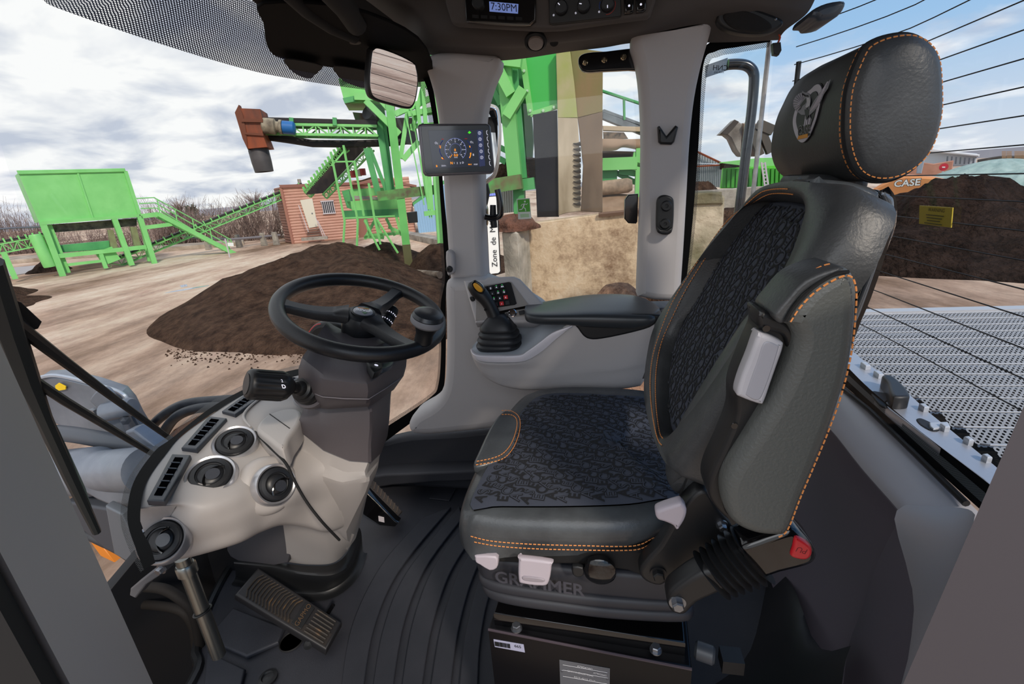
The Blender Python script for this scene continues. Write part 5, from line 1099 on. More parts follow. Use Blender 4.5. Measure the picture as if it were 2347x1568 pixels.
# ---------- roof lining ----------
rl = T('roof_console', 'brown-grey moulded roof console above the side window with radio and climate controls', 'roof console', (0, 1.2, 1.45))
R = [[(768, 0, 1.30), (850, 42, 1.36), (905, 78, 1.40), (945, 118, 1.41), (985, 126, 1.41), (1143, 139, 1.41), (1300, 119, 1.41), (1385, 109, 1.41), (1460, 98, 1.41), (1600, 98, 1.41), (1700, 96, 1.41), (1785, 92, 1.41)],
     [(785, -20, 1.22), (870, 26, 1.28), (925, 60, 1.31), (962, 98, 1.32), (1010, 108, 1.32), (1172, 114, 1.32), (1300, 99, 1.32), (1385, 90, 1.32), (1480, 74, 1.32), (1600, 50, 1.33), (1700, 60, 1.34), (1800, 70, 1.35)],
     [(800, -50, 1.14), (900, 0, 1.18), (950, 28, 1.22), (985, 62, 1.24), (1040, 77, 1.24), (1180, 83, 1.24), (1300, 77, 1.24), (1400, 61, 1.24), (1500, 40, 1.24), (1610, 5, 1.26), (1720, 15, 1.30), (1850, 30, 1.33)],
     [(830, -120, 1.12), (920, -70, 1.14), (965, -30, 1.2), (1010, -60, 1.22), (1060, -70, 1.22), (1190, -80, 1.22), (1300, -80, 1.22), (1400, -80, 1.22), (1500, -80, 1.22), (1620, -90, 1.22), (1740, -40, 1.26), (1880, -25, 1.32)],
     [(850, -250, .95), (940, -220, 1.0), (985, -190, 1.05), (1030, -180, 1.08), (1080, -180, 1.1), (1200, -180, 1.1), (1300, -180, 1.1), (1400, -180, 1.1), (1500, -180, 1.1), (1640, -200, 1.1), (1780, -180, 1.1), (1950, -140, 1.15)]]
sheet('roof_moulding', [PY(0, r) for r in R], 40, 80, greyd, rl, sharp=60)
puff('control_panel', PY(1.165, [(1012, -60), (1020, 5), (1034, 50), (1045, 55), (1100, 58), (1240, 66), (1290, 64), (1400, 48), (1485, 37), (1493, 30), (1503, 0), (1510, -60)]), (0, .03, 0), greyd, rl, r=.006)
ra_ = T('car_radio', 'black car radio in the roof console with a blue clock display', 'radio', P(1145, 30, y=1.15))
puff('radio_body', PY(1.150, [(1064, -40), (1228, -40), (1227, 46), (1214, 56), (1068, 48)]), (0, .02, 0), gloss, ra_, r=.002)
puff('clock_display', PY(1.1485, [(1121, 3), (1188, 9), (1187, 31), (1122, 26)]), (0, .002, 0), mat('lcd_blue', '6f83c0', .4, emit='6f83c0', estr=.55), ra_, r=.0003)
xd = (P(1188, 20, y=1.148) - P(1122, 14, y=1.148)).normalized()
text('clock_text', '7:30PM', P(1155, 17.5, y=1.1475), xd, V((0, 0, 1)), .0195, mat('lcd_ink', '10142a', .6), ra_, off=.0004)
puff('silver_lip', PY(1.148, sm([(1074, 48), (1110, 49), (1180, 53), (1214, 55), (1205, 59), (1140, 57), (1090, 52)], 2)), (0, .004, 0), mat('lip_silver', '6e6860', .3, .6), ra_, r=.001)
lathe('volume_knob', [(.013, 0), (.013, -.008), (.011, -.010), (0, -.010)], P(1097, 8, y=1.15), (0, 1, 0), blk, ra_, 24)
for i in range(6): puff('radio_button', PY(1.149, [(1082 + 20 * i, 33 + i * 1), (1097 + 20 * i, 34 + i), (1097 + 20 * i, 42 + i), (1082 + 20 * i, 41 + i)]), (0, .003, 0), blkm, ra_, r=.0006)
hv = T('climate_control', 'dark climate control panel with three rotary knobs in the roof console', 'control panel', P(1340, 20, y=1.15))
puff('panel_plate', PY(1.155, [(1256, -40), (1422, -40), (1424, 34), (1420, 38), (1268, 55), (1259, 53)]), (0, .02, 0), mat('hvac_black', '141210', .5), hv, r=.002)
hv_mb = MB()
for i, (x, y, q) in enumerate(((1287, 20, 2.3), (1338, 15, 2.9), (1392, 12, 1.57))):
    o = P(x, y, y=1.154); lathe('rotary_knob', [(.0135, 0), (.013, -.012), (.011, -.014), (0, -.014)], o, (0, 1, 0), blk, hv, 24)
    hv_mb.tube([o + V((math.cos(q) * .004, -.0145, math.sin(q) * -.004 if i == 2 else math.sin(q) * .004)), o + V((math.cos(q) * .009, -.0145, math.sin(q) * (-.009 if i == 2 else .009)))], .0008, 4)
    txt(hv_mb, '*', o + V((-.017, -.001, -.012)), V((1, 0, 0)), V((0, 0, 1)), .01)
hv_mb.build('knob_marks', lamp_w, hv, smooth=False)
o = P(1392, 12, y=1.1538); tube('red_scale', [o + V((math.cos(q), 0, math.sin(q))) * .0165 for q in [math.radians(a) for a in range(-100, 31, 12)]], .0007, mat('scale_red', 'a02818', .5), hv, 5)
tube('blue_scale', [o + V((math.cos(q), 0, math.sin(q))) * .0165 for q in [math.radians(a) for a in range(150, 200, 12)]], .0007, mat('scale_blue', '2a50a0', .5), hv, 5)
for i, q in enumerate(([(1430, -6), (1453, -8), (1452, 25), (1446, 28), (1432, 29)], [(1457, -9), (1482, -12), (1481, 20), (1474, 25), (1459, 26)])):
    t = T('roof_switch', ['black rocker switch beside the climate knobs, left of the pair', 'black rocker switch beside the climate knobs, right of the pair'][i], 'switch', P(q[0][0] + 10, 10, y=1.155))
    puff('rocker', PY(1.150, q), (0, .02, 0), gloss, t, r=.003); lathe('indicator_lens', [(.0022, 0), (0, -.0006)], P(q[0][0] + 12, q[0][1] + 19, y=1.1495), (0, 1, 0), lamp_w, t, 12)
t = T('roof_lamp', 'small round lamp under the lip of the roof console', 'lamp', P(1228, 98, y=1.30))
lathe('lamp_bezel', [(.027, .004), (.026, -.002), (.021, -.004), (.02, 0)], P(1228, 97, y=1.25), V((0, .55, .83)), blk, t, 32); lathe('lamp_lens', [(.020, .002), (.017, -.006), (.008, -.009), (0, -.0095)], P(1228, 97, y=1.25), V((0, .55, .83)), mat('lens', '8a807a', .3, bump=(300, .8, .002)), t, 28)
lathe('lining_hole', [(.010, 0), (.008, -.002), (0, -.001)], P(1270, 99, y=1.265), V((0, .5, .85)), blkm, rl, 20)
struct(puff('ceiling', [V((-.75, -.15, 1.60)), V((.7, -.15, 1.60)), V((.62, 1.5, 1.60)), V((-.6, 1.5, 1.60))], (0, 0, .04), greyd, r=.005))
# dark fittings at the top left
t = T('sun_blind_housing', 'black sun blind housing at the top of the windscreen', 'blind', (-.6, 1.1, 1.5))
puff('blind_case', PZ(1.455, [(520, -40), (600, 22), (680, 55), (760, 82), (850, 98), (880, 96), (900, 110), (905, 80), (850, 42), (765, -5), (700, -80)]), (0, 0, .03), mat('housing_dark', '26221f', .8), t, r=.005)
tube('blind_bar', PZ(1.445, [(655, -20), (700, 22), (760, 62), (812, 84)]), .013, blkm, t, 10); tube('blind_roller', PZ(1.44, [(740, -40), (790, 15), (816, 55)]), .02, blkm, t, 14)
lathe('pivot', [(.013, 0), (.012, -.012), (0, -.014)], P(812, 84, z=1.45), (0, 0, 1), mat('bracket_brown', '3a322d', .6), t, 16)
# loudspeaker
sp = T('loudspeaker', 'oval black loudspeaker in the roof corner above the rear quarter window', 'loudspeaker', P(1715, 48, y=1.3))
puff('speaker_frame', PY(1.31, sm([(1644, 38), (1652, 18), (1672, 12), (1720, 16), (1762, 30), (1794, 44), (1792, 60), (1760, 76), (1720, 78), (1680, 72), (1652, 58)], 3)), (0, .03, 0), blk, sp, r=.006)
puff('speaker_grille', PY(1.305, sm([(1658, 38), (1670, 25), (1700, 22), (1738, 34), (1766, 52), (1768, 66), (1745, 74), (1710, 72), (1675, 60)], 4)), (0, .01, 0), mat('grille', '1e1a18', .7, bump=(1500, 1, .002)), sp, r=.004)
for q in ((1688, 17), (1778, 44)): lathe('screw', [(.003, 0), (0, -.002)], P(q[0], q[1], y=1.309), (0, 1, 0), steel, sp, 10)
# top hinge strap on the side window
hs_ = T('window_hinge_strap', 'black rounded hinge strap with three chrome bolts across the top of the side window', 'hinge', P(1395, 140, y=1.42))
puff('strap', PY(1.42, sm([(1325, 140), (1330, 127), (1348, 120), (1390, 117), (1470, 112), (1475, 158), (1440, 160), (1380, 163), (1345, 165), (1330, 157)], 3)), (0, .02, 0), gloss, hs_, r=.004)
for q in ((1341, 143), (1385, 137), (1429, 131)): lathe('dome_bolt', [(.0075, 0), (.0075, -.002), (.0055, -.003), (.005, -.006), (.003, -.008), (0, -.008)], P(q[0], q[1], y=1.42), (0, 1, 0), mat('dome_chrome', 'b9a98a', .15, 1), hs_, 20)
# window latch
wl2 = T('window_latch', 'black lever latch at the front edge of the side window', 'latch', P(1125, 480, y=1.42))
puff('latch_plate', PY(1.43, sm([(1103, 470), (1110, 468), (1115, 480), (1115, 515), (1109, 522), (1104, 518)], 2)), (0, .03, 0), gloss, wl2, r=.003)
tube('latch_arm', cr(PY(1.40, [(1112, 497), (1128, 500), (1146, 494), (1147, 470), (1140, 434)]), 5), .009, gloss, wl2, 12)
tube('latch_lever', PY(1.41, [(1133, 522), (1130, 500), (1130, 470)]), [.010, .011, .009], blk, wl2, 12)
mb = MB()
t = T('window_keeper', 'black box-shaped keeper at the rear edge of the side window', 'keeper', P(1447, 480, y=1.43))
puff('keeper_body', PY(1.42, [(1432, 458), (1440, 446), (1463, 444), (1461, 508), (1458, 513), (1440, 512), (1431, 502)]), (0, .03, 0), gloss, t, r=.003)
# exit sticker
es = T('exit_sticker', 'green and white emergency exit sticker with a running figure on the side window', 'sticker', P(1201, 478, y=1.46))
q = [(1184, 456), (1214, 454), (1218, 501), (1188, 503)]
puff('sticker_base', PY(1.458, q), (0, .001, 0), mat('sticker_paper', 'e8efe6', .5), es, r=.0001)
grn = mat('exit_green', '4fae2e', .5)
puff('green_field', PY(1.457, [(1186, 458), (1213, 456), (1215, 485), (1188, 486)]), (0, .001, 0), grn, es, r=.0001)
whs = mat('sign_white', 'f0f4ee', .5); mb = MB()
def es_(pts, r): mb.tube(PY(1.4555, pts), r, 6)
lathe('figure_head', [(.0028, 0), (0, -.0008)], P(1203, 462, y=1.456), (0, 1, 0), whs, es, 12)
es_([(1202, 467), (1199, 475)], .0022); es_([(1202, 467), (1207, 469), (1209, 466)], .0011); es_([(1202, 467), (1196, 469), (1194, 473)], .0011); es_([(1199, 475), (1204, 478), (1205, 484)], .0015); es_([(1199, 475), (1196, 480), (1190, 481)], .0015)
mb.build('running_figure', whs, es)
MB().puff(PY(1.457, [(1192, 491), (1202, 490), (1212, 490), (1213, 498), (1203, 498), (1193, 499)]), (0, .0004, 0), .0001).build('book_symbol', mat('pale_green', 'b9dcae', .5), es)
# ---------- the yard outside ----------
def g(px, py): return P(px, py, z=G)
def vplane(a, b=None):
    """vertical plane through ground point a, and b or else square to the line of sight"""
    if b is None:
        d = V((a.x - CAM.x, a.y - CAM.y, 0)).normalized(); return (a, d)
    d = (b - a); d.z = 0; return (a, V((-d.y, d.x, 0)).normalized())
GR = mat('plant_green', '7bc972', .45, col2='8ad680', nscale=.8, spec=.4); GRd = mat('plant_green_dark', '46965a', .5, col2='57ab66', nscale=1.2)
def dirtmat():
    m = bpy.data.materials.new('yard_dirt'); m.use_nodes = True; N = m.node_tree.nodes; L = m.node_tree.links; b = N['Principled BSDF']; b.inputs['Roughness'].default_value = .95; b.inputs['Specular IOR Level'].default_value = .05
    ge = N.new('ShaderNodeNewGeometry'); d = g(650, 600) - g(200, 745); ang = math.atan2(d.y, d.x)
    def nz(scale, stretch, det, rgh, off=0):
        mp = N.new('ShaderNodeMapping'); mp.vector_type = 'TEXTURE'; mp.inputs['Rotation'].default_value = (0, 0, ang); mp.inputs['Scale'].default_value = (stretch, 1, 1); mp.inputs['Location'].default_value = (off, 0, 0)
        L.new(ge.outputs['Position'], mp.inputs['Vector']); t = N.new('ShaderNodeTexNoise'); t.inputs['Scale'].default_value = scale; t.inputs['Detail'].default_value = det; t.inputs['Roughness'].default_value = rgh; L.new(mp.outputs[0], t.inputs['Vector']); return t.outputs['Fac']
    def ramp(f, *st):
        r = N.new('ShaderNodeValToRGB'); e = r.color_ramp.elements
        e[0].position, e[0].color = st[0][0], rgb(st[0][1]); e[1].position, e[1].color = st[-1][0], rgb(st[-1][1])
        for p, c in st[1:-1]: k = e.new(p); k.color = rgb(c)
        L.new(f, r.inputs[0]); return r.outputs[0]
    big = ramp(nz(.16, 3.0, 8, .62), (.36, '75604f'), (.46, 'b09a8a'), (.55, 'd2bfae'), (.70, 'dfd1c3'))
    fine = ramp(nz(1.3, 2.2, 15, .78, 5), (.34, '5c504a'), (.48, 'b5a89e'), (.62, 'e6dcd2'))
    x = N.new('ShaderNodeMix'); x.data_type = 'RGBA'; x.blend_type = 'OVERLAY'; x.inputs[0].default_value = .45; L.new(big, x.inputs[6]); L.new(fine, x.inputs[7]); L.new(x.outputs[2], b.inputs['Base Color'])
    bp_ = N.new('ShaderNodeBump'); bp_.inputs['Strength'].default_value = 1; bp_.inputs['Distance'].default_value = .05; L.new(nz(3.0, 1.8, 12, .75), bp_.inputs['Height']); L.new(bp_.outputs[0], b.inputs['Normal']); return m
def g(px, py): return P(px, py, z=G)
dirt = dirtmat()
soil = mat('compost_soil', '32251f', .95, col2='5c473a', nscale=3, nrough=.7, bump=(14, 1, .12), spec=.05, world=True, detail=10); soild = mat('dark_compost', '17120f', .95, col2='3d302a', nscale=1.6, nrough=.75, bump=(7, 1, .25), spec=.05, world=True, detail=10)
belt = mat('belt_black', '232022', .7); rust = mat('rusty_steel', '9a4a24', .7, col2='5f3322', nscale=1.5, stretch=(1, 1, .3)); conc = mat('concrete', 'e2d2ba', .9, col2='80644c', col3='cfb799', nscale=.75, world=True, detail=15, nrough=.80, contrast=(.34, .62), bump=(6, .8, .04)); concg = mat('concrete_grey', 'b3aca0', .9, col2='6f6862', nscale=1.3, world=True, detail=14, nrough=.7, bump=(5, .6, .04))
gm = MB(); gm.grid(lambda u, v: V((-400 + 800 * u, -60 + 760 * v, G)), 4, 4)
go = gm.build('ground', dirt, fix=False); go['kind'] = 'structure'
hill = mat('hazy_hills', '9ea3b0', 1, spec=0)  # distance haze is put into the pale hill colour
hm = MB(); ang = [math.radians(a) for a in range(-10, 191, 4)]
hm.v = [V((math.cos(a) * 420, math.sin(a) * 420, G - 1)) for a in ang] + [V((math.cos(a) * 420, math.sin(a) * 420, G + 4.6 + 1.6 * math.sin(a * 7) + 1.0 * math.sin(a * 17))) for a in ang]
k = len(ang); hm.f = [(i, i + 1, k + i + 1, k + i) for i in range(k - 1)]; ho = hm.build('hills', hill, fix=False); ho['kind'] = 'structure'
def noisy(p, s=1.0, sc_=.8): return noise.noise(V((p.x * sc_, p.y * sc_, p.z * sc_))) * s
def pile(name, cen, bound, H, m, lab, top=.12, pw=1.0, rough=.25, nt=72, nr=22, skew=None):
    B = [(math.atan2(b.y - cen.y, b.x - cen.x), math.hypot(b.x - cen.x, b.y - cen.y)) for b in bound]; B.sort()
    def R(a):
        a = (a + PI) % (2 * PI) - PI
        for i in range(len(B)):
            a0, r0 = B[i - 1]; a1, r1 = B[i]
            if i == 0: a0 -= 2 * PI
            x = a if a <= a1 else a - 2 * PI
            if a0 <= x <= a1 + 1e-9 or (i == 0 and a > B[-1][0] and a0 <= a - 2 * PI <= a1):
                t = (x - a0) / max(1e-6, a1 - a0); t = t * t * (3 - 2 * t); return r0 + (r1 - r0) * t
        return B[-1][1]
    mb = MB(); mb.v.append(V((cen.x, cen.y, G + H)))
    for i in range(1, nr + 1):
        r = i / nr
        for j in range(nt):
            a = 2 * PI * j / nt; rr_ = R(a) * r; x = cen.x + math.cos(a) * rr_; y = cen.y + math.sin(a) * rr_
            h = H * (min(1, (1 - r) / (1 - top)) ** pw); h *= 1
            p = V((x, y, 0)); h += (noisy(p, rough, .5) + noisy(p, rough * .4, 1.7) + noisy(p, rough * .2, 5)) * min(1, (1 - r) * 3)
            mb.v.append(V((x, y, G + max(h, 0) - (.03 if i == nr else 0))))
    for j in range(nt): mb.f.append((0, 1 + j, 1 + (j + 1) % nt))
    for i in range(nr - 1):
        for j in range(nt):
            a = 1 + i * nt; b = a + nt; j2 = (j + 1) % nt; mb.f.append((a + j, b + j, b + j2, a + j2))
    return tag(mb.build(name, m, sharp=180), lab, 'pile')
def top_at(c, px, py): return P(px, py, pl=vplane(c)).z - G
c = g(770, 672)
pile('soil_pile', c, [g(355, 780), g(430, 700), g(560, 655), g(640, 625), g(800, 615), g(960, 645), g(1030, 700), g(1010, 790), g(700, 812), g(500, 808)], top_at(c, 745, 563), soil, 'large brown heap of soil in the middle of the yard, seen behind the steering wheel', .10, .8, .25)
c = g(1010, 625); pile('soil_pile', c, [c + V((-1.5, -.5, 0)), c + V((2.5, -1.5, 0)), c + V((3, 2, 0)), c + V((-1, 2, 0))], top_at(c, 1003, 560), soil, 'steep brown soil heap beside the front pillar', .2, .8)
c = g(870, 598); pile('soil_pile', c, [c + V((-2, -1.3, 0)), c + V((2.5, -1.3, 0)), c + V((2.5, 1.5, 0)), c + V((-2, 1.5, 0))], .9, soil, 'low soil heap under the green steel tower', .1, .9)
c = g(-60, 695); pile('soil_pile', c, [g(95, 690), g(60, 705), g(-60, 740), g(-200, 700), g(-60, 675), g(60, 678)], top_at(c, -40, 662), soil, 'low soil heap at the left edge of the yard', .1, .9)
c = g(112, 622); pile('soil_pile', c, [c + V((-1.2, -.4, 0)), c + V((1.0, -.4, 0)), c + V((1.0, .8, 0)), c + V((-1.2, .8, 0))], .8, soild, 'small dark heap beside the legs of the green feed hopper', .1, .9)
a_, b_ = g(2010, 622), g(2420, 655); c = (a_ + b_) / 2 + V((2.8, 5, 0))
pile('compost_pile', c, [a_ + V((-1, 0, 0)), (a_ + b_) / 2 + V((.3, -.5, 0)), b_, b_ + V((2.5, 3, 0)), c + V((3, 6, 0)), c + V((-3, 5, 0)), a_ + V((.3, 3, 0))], top_at(c, 2230, 384) * .80, soild, 'tall dark compost heap behind the machine, seen through the rear window', .24, .85, .6)
pud = mat('puddle_water', '9fb0c4', .05, spec=1)
for i, q in enumerate(([(378, 672), (420, 666), (475, 656), (480, 654), (440, 660), (395, 668)], [(516, 646), (545, 640), (566, 638), (540, 644)], [(412, 655), (428, 652), (430, 656), (416, 659)])):
    tag(puff('puddle', [g(x, y) for x, y in q], (0, 0, .012), pud, r=0), ['long narrow puddle in the wheel tracks', 'thin puddle close to the foot of the large soil heap', 'tiny puddle above the long puddle in the wheel tracks'][i], 'puddle', 'puddles in the wheel tracks')
# crumbs of soil thrown in front of the heap
mb = MB(); rr = random.Random(11)
for i in range(420):
    x = rr.uniform(380, 700); y = 800 + abs(rr.gauss(0, 16)); p = g(x, y); s = rr.uniform(.012, .04)
    mb.add([p + V((s, 0, 0)), p + V((0, s, 0)), p + V((-s, 0, 0)), p + V((0, -s, 0)), p + V((0, 0, s))], [(0, 1, 4), (1, 2, 4), (2, 3, 4), (3, 0, 4)])
o = mb.build('soil_crumbs', soil, smooth=False); o['label'] = 'crumbs of soil scattered in front of the large heap'; o['kind'] = 'stuff'; o['category'] = 'soil'
# ---------- feed hopper at the left ----------
hA, hC = g(144, 633), g(354, 604); HPn = vplane(hA, hC); hd = (hC - hA).normalized(); hb_ = HPn[1] if HPn[1].dot(hA - CAM) > 0 else -HPn[1]
def hp2(x, y, d=0): return P(x, y, pl=(HPn[0], HPn[1])) + hb_ * d
hop = T('feed_hopper', 'bright green box-shaped feed hopper on tall legs at the left of the yard', 'hopper', (hA + hC) / 2)
TL, TR, BR, BL = hp2(42, 396), hp2(288, 392), hp2(318, 492), hp2(90, 510)
puff('hopper_body', [TL, TR, BR, BL], hb_ * 2.4, GR, hop, r=.03, seg=1)
puff('top_lip', [hp2(38, 391), hp2(285, 386), hp2(288, 394), hp2(42, 400)], hb_ * .25 - hb_ * .0, GR, hop, r=.02, seg=1).location -= hb_ * .12
MB().beam(hp2(178, 397, -.03), hp2(212, 499, -.03), .10, .08, hb_).build('panel_seam', GR, hop, smooth=False)
MB().beam(hp2(318, 494, -.06), hp2(90, 512, -.06), .2, .2).build('bottom_frame', GR, hop, smooth=False)
MB().beam(hp2(287, 392, .0), hp2(319, 492, .0), .22, .2).build('corner_frame', GR, hop, smooth=False)
def zpost(name, x0, y0, x1, y1, w, d, par, m=GR, f=None):
    f = f or hp2; return MB().beam(f(x0, y0, d), f(x1, y1, d), w, w, hb_).build(name, m, par, smooth=False)
for (x0, y0, x1, y1, d) in ((97, 510, 144, 633, 0), (261, 500, 302, 608, 0), (319, 495, 354, 604, 0), (114, 515, 158, 626, .35), (272, 515, 304, 602, .7), (330, 500, 350, 600, .8)): zpost('leg', x0, y0, x1, y1, .30 if d == 0 else .24, d, hop)
for (x0, y0, x1, y1, w) in ((125, 588, 335, 566, .26), (156, 607, 234, 598, .17), (230, 580, 243, 615, .22)): zpost('cross_beam', x0, y0, x1, y1, w, .03, hop)
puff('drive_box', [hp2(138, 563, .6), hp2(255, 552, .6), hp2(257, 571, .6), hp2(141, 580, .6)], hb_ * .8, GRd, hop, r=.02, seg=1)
puff('dark_machinery', [hp2(110, 515, .5), hp2(318, 500, .5), hp2(318, 518, .5), hp2(130, 533, .5)], hb_ * 1.0, mat('machinery_dark', '3b3732', .8, col2='6d675c', nscale=3), hop, r=.02, seg=1)
tan = mat('dusty_chute', '8a9468', .7, col2='7c7a5a', nscale=2)
for q in ([(250, 527), (263, 527), (274, 570), (258, 572)], [(302, 520), (316, 520), (327, 564), (312, 566)]): puff('side_chute', [hp2(x, y, .4) for x, y in q], hb_ * .3, tan, hop, r=.01, seg=1)
lathe('motor_drum', [(.30, 0), (.32, .1), (.32, 1.9), (.28, 2.0)], hp2(116, 612, .1), (hp2(98, 575, .1) - hp2(116, 612, .1)), GR, hop, 18)
MB().beam(hp2(230, 594, .3), hp2(268, 580, .3), .9, .3, hb_).build('outlet_funnel', GR, hop, smooth=False)
sta = T('hopper_stairs', 'green steel staircase with handrails running down from the right side of the feed hopper', 'stairs', g(540, 588))
zpost('stringer', 362, 491, 542, 585, .32, -.1, sta); zpost('stringer', 366, 495, 546, 583, .2, .9, sta)
zpost('platform', 322, 496, 362, 491, .30, 0, sta); zpost('support_beam', 330, 522, 393, 514, .25, 0, sta)
zpost('post', 338, 525, 350, 560, .12, .5, sta)
for k_, (a, b, c_, d) in enumerate((((312, 455), (352, 453), (527, 549), (530, 556)), ((318, 467), (355, 465), (520, 560), (527, 575)), ((322, 478), (358, 477), (515, 571), (526, 580)))):
    tube('handrail', [hp2(*a, -.1), hp2(*b, -.1), hp2(*c_, -.1), hp2(*d, -.1)], .04, GR, sta, 6)
for i in range(5):
    t_ = i / 4; zpost('rail_post', 366 + 160 * t_, 492 + 84 * t_, 360 + 160 * t_ - 0, 458 + 90 * t_, .06, -.1, sta)
for i in range(12):
    t_ = (i + .5) / 12; MB().beam(hp2(362 + 180 * t_, 494 + 92 * t_, 0), hp2(362 + 180 * t_, 494 + 92 * t_, .9), .25, .04).build('step', GR, sta, smooth=False)
# ---------- lattice conveyors ----------
def truss(mb, A, B, h, w, n, up=V((0, 0, 1)), r=.035, side=None):
    """lattice box girder from A to B: two chords each side with zigzag bars"""
    d = (B - A).normalized(); s = side or d.cross(up).normalized(); u = s.cross(d).normalized(); u = u if u.z > 0 else -u
    for sg in (0, 1):
        o = s * w * sg; mb.beam(A + o, B + o, r * 2, r * 2, u); mb.beam(A + o - u * h, B + o - u * h, r * 2, r * 2, u)
        for i in range(n):
            p = A.lerp(B, i / n) + o; q = A.lerp(B, (i + 1) / n) + o
            mb.beam(p, p - u * h, r, r, d); mb.beam((p, q)[i % 2], ((q, p)[i % 2]) - u * h, r, r, s)
    for i in range(n + 1): mb.beam(A.lerp(B, i / n) - u * h, A.lerp(B, i / n) + s * w - u * h, r, r, u)
    return s, u
def conveyor(name, lab, A, B, h, w, n, m=GR, back=None):
    t = T(name, lab, 'conveyor', (A + B) / 2); mb = MB(); s, u = truss(mb, A, B, h, w, n, side=back)
    mb.build('lattice_frame', m, t, smooth=False)
    MB().beam(A + s * w / 2 + u * .14, B + s * w / 2 + u * .14, w * .95, .10, u).build('belt', belt, t, smooth=False)
    mb = MB()
    for i in range(n): mb.beam(A.lerp(B, (i + .5) / n) + u * .05 - s * .02, A.lerp(B, (i + .5) / n) + u * .30 - s * .02, .08, .08)
    mb.build('roller_brackets', m, t, smooth=False); return t, s, u
c1, c2 = g(252, 612), g(714, 553); CPn = vplane(c1, c2); cb_ = CPn[1] if CPn[1].dot(c1 - CAM) > 0 else -CPn[1]
cpf = lambda x, y, d=0: P(x, y, pl=CPn) + cb_ * d
t1, s1_, u1_ = conveyor('low_conveyor', 'long green lattice conveyor climbing from the feed hopper towards the log cabin', cpf(250, 604), cpf(694, 424), .45, .8, 26, back=cb_)
for (x0, y0, x1, y1) in ((690, 440, 714, 556), (683, 440, 704, 545), (728, 455, 746, 553), (737, 450, 758, 548)): MB().beam(cpf(x0, y0, .2), cpf(x1, y1, .2), .16, .16).build('support_leg', GR, t1, smooth=False)
MB().beam(cpf(680, 450, .2), cpf(742, 448, .2), .15, .2).build('head_beam', GR, t1, smooth=False)
lathe('head_motor', [(.15, 0), (.15, .35)], cpf(690, 420, .3), V((0, 0, 1)), concg, t1, 12)
la, lb_2 = hp2(-30, 566, .4), hp2(105, 541, .4)
t2, _, _ = conveyor('outfeed_conveyor', 'green lattice conveyor leaving the left edge of the picture beside the feed hopper', la, lb_2, .5, .8, 8, back=hb_)
zpost('support_leg', 8, 578, 36, 640, .25, .2, t2)
tag(tube('yard_cable', [hp2(-20, 526, .1), hp2(40, 522, .1), hp2(95, 520, .1)], .05, mat('cable_grey', '5f6470', .5), seg=6), 'grey hose hanging level to the left of the feed hopper', 'hose')
# steep conveyor
tb = g(938, 618); TPn = vplane(tb); tbk = TPn[1] if TPn[1].dot(tb - CAM) > 0 else -TPn[1]
tp = lambda x, y, d=0: P(x, y, pl=(TPn[0] + tbk * d, TPn[1]))
sc3 = T('steep_conveyor', 'steep green conveyor with a dark belt underside in front of the log cabin', 'conveyor', tp(780, 400, 3))
puff('belt_underside', [tp(700, 446, 5), tp(739, 443, 4.2), tp(845, 332, 2.5), tp(790, 330, 3.2)], tbk * .15, mat('belt_brown', '3b302c', .8, col2='272022', nscale=3), sc3, r=.01, seg=1)
mb = MB(); A_, B_ = tp(697, 440, 5), tp(788, 330, 3.1)
truss(mb, A_, B_, .35, .5, 20, side=tbk, r=.03)
truss(mb, tp(739, 446, 4.2), tp(848, 334, 2.5), .25, .3, 14, side=tbk, r=.03)
for i in range(14):
    p = A_.lerp(B_, (i + .3) / 14); mb.beam(p, p + V((-.06, 0, .20)), .09, .09)
mb.build('lattice_frame', GR, sc3, smooth=False)
# ---------- discharge conveyor with rusty chute ----------
up = T('discharge_conveyor', 'high level green conveyor carrying a blue motor, ending at the rusty chute', 'conveyor', tp(740, 300, 1))
mb = MB(); truss(mb, tp(604, 284, .5), tp(864, 289, .5), tp(604, 284, .5).z - tp(604, 307, .5).z, .9, 9, side=tbk, r=.05)
mb.build('lattice_frame', GR, up, smooth=False)
MB().beam(tp(600, 277, .9), tp(866, 284, .9), .9, .16).build('belt', belt, up, smooth=False)
tube('belt_return', [tp(610, 313, 1), tp(660, 320, 1), tp(716, 329, 1), tp(800, 330, 1), tp(906, 327, 1), tp(950, 320, 1)], .15, belt, up, 8)
for x in (668, 767): MB().beam(tp(x, 270, .4), tp(x + 1, 288, .4), .16, .16).build('guide_wheel_arm', GRd, up, smooth=False)
mt_a, mt_b = tp(601, 288, .2), tp(677, 294, .2); dm = (mt_b - mt_a); Lm = dm.length; dm.normalize()
lathe('motor_body', [(.20, Lm * .6), (.25, Lm * .62), (.25, Lm * .95), (.17, Lm)], mt_a, dm, mat('motor_blue', '1f66a8', .4), up, 20)
lathe('gearbox', [(.24, 0), (.30, .05), (.30, Lm * .38), (.2, Lm * .42), (.2, Lm * .5), (.27, Lm * .52), (.27, Lm * .6)], mt_a, dm, mat('gearbox_cream', 'b5aa92', .7, col2='5f5446', nscale=2), up, 14)
ch = T('rusty_chute', 'rusty brown steel chute with a black rubber sleeve at the left conveyor end', 'chute', tp(585, 300, .3))
def poly(name, pts, par, m, d=0, th=.06, f=tp): return puff(name, [f(x, y, d) for x, y in pts], tbk * th, m, par, r=.004, seg=1)
poly('chute_front', [(549, 248), (596, 250), (601, 270), (602, 308), (613, 337), (568, 341), (562, 300)], ch, rust, 0, 1.1)
poly('chute_side', [(547, 240), (538, 258), (556, 318), (568, 343), (564, 300), (556, 262), (550, 248)], ch, mat('rust_dark', '6a3a26', .8), -.05, .3)
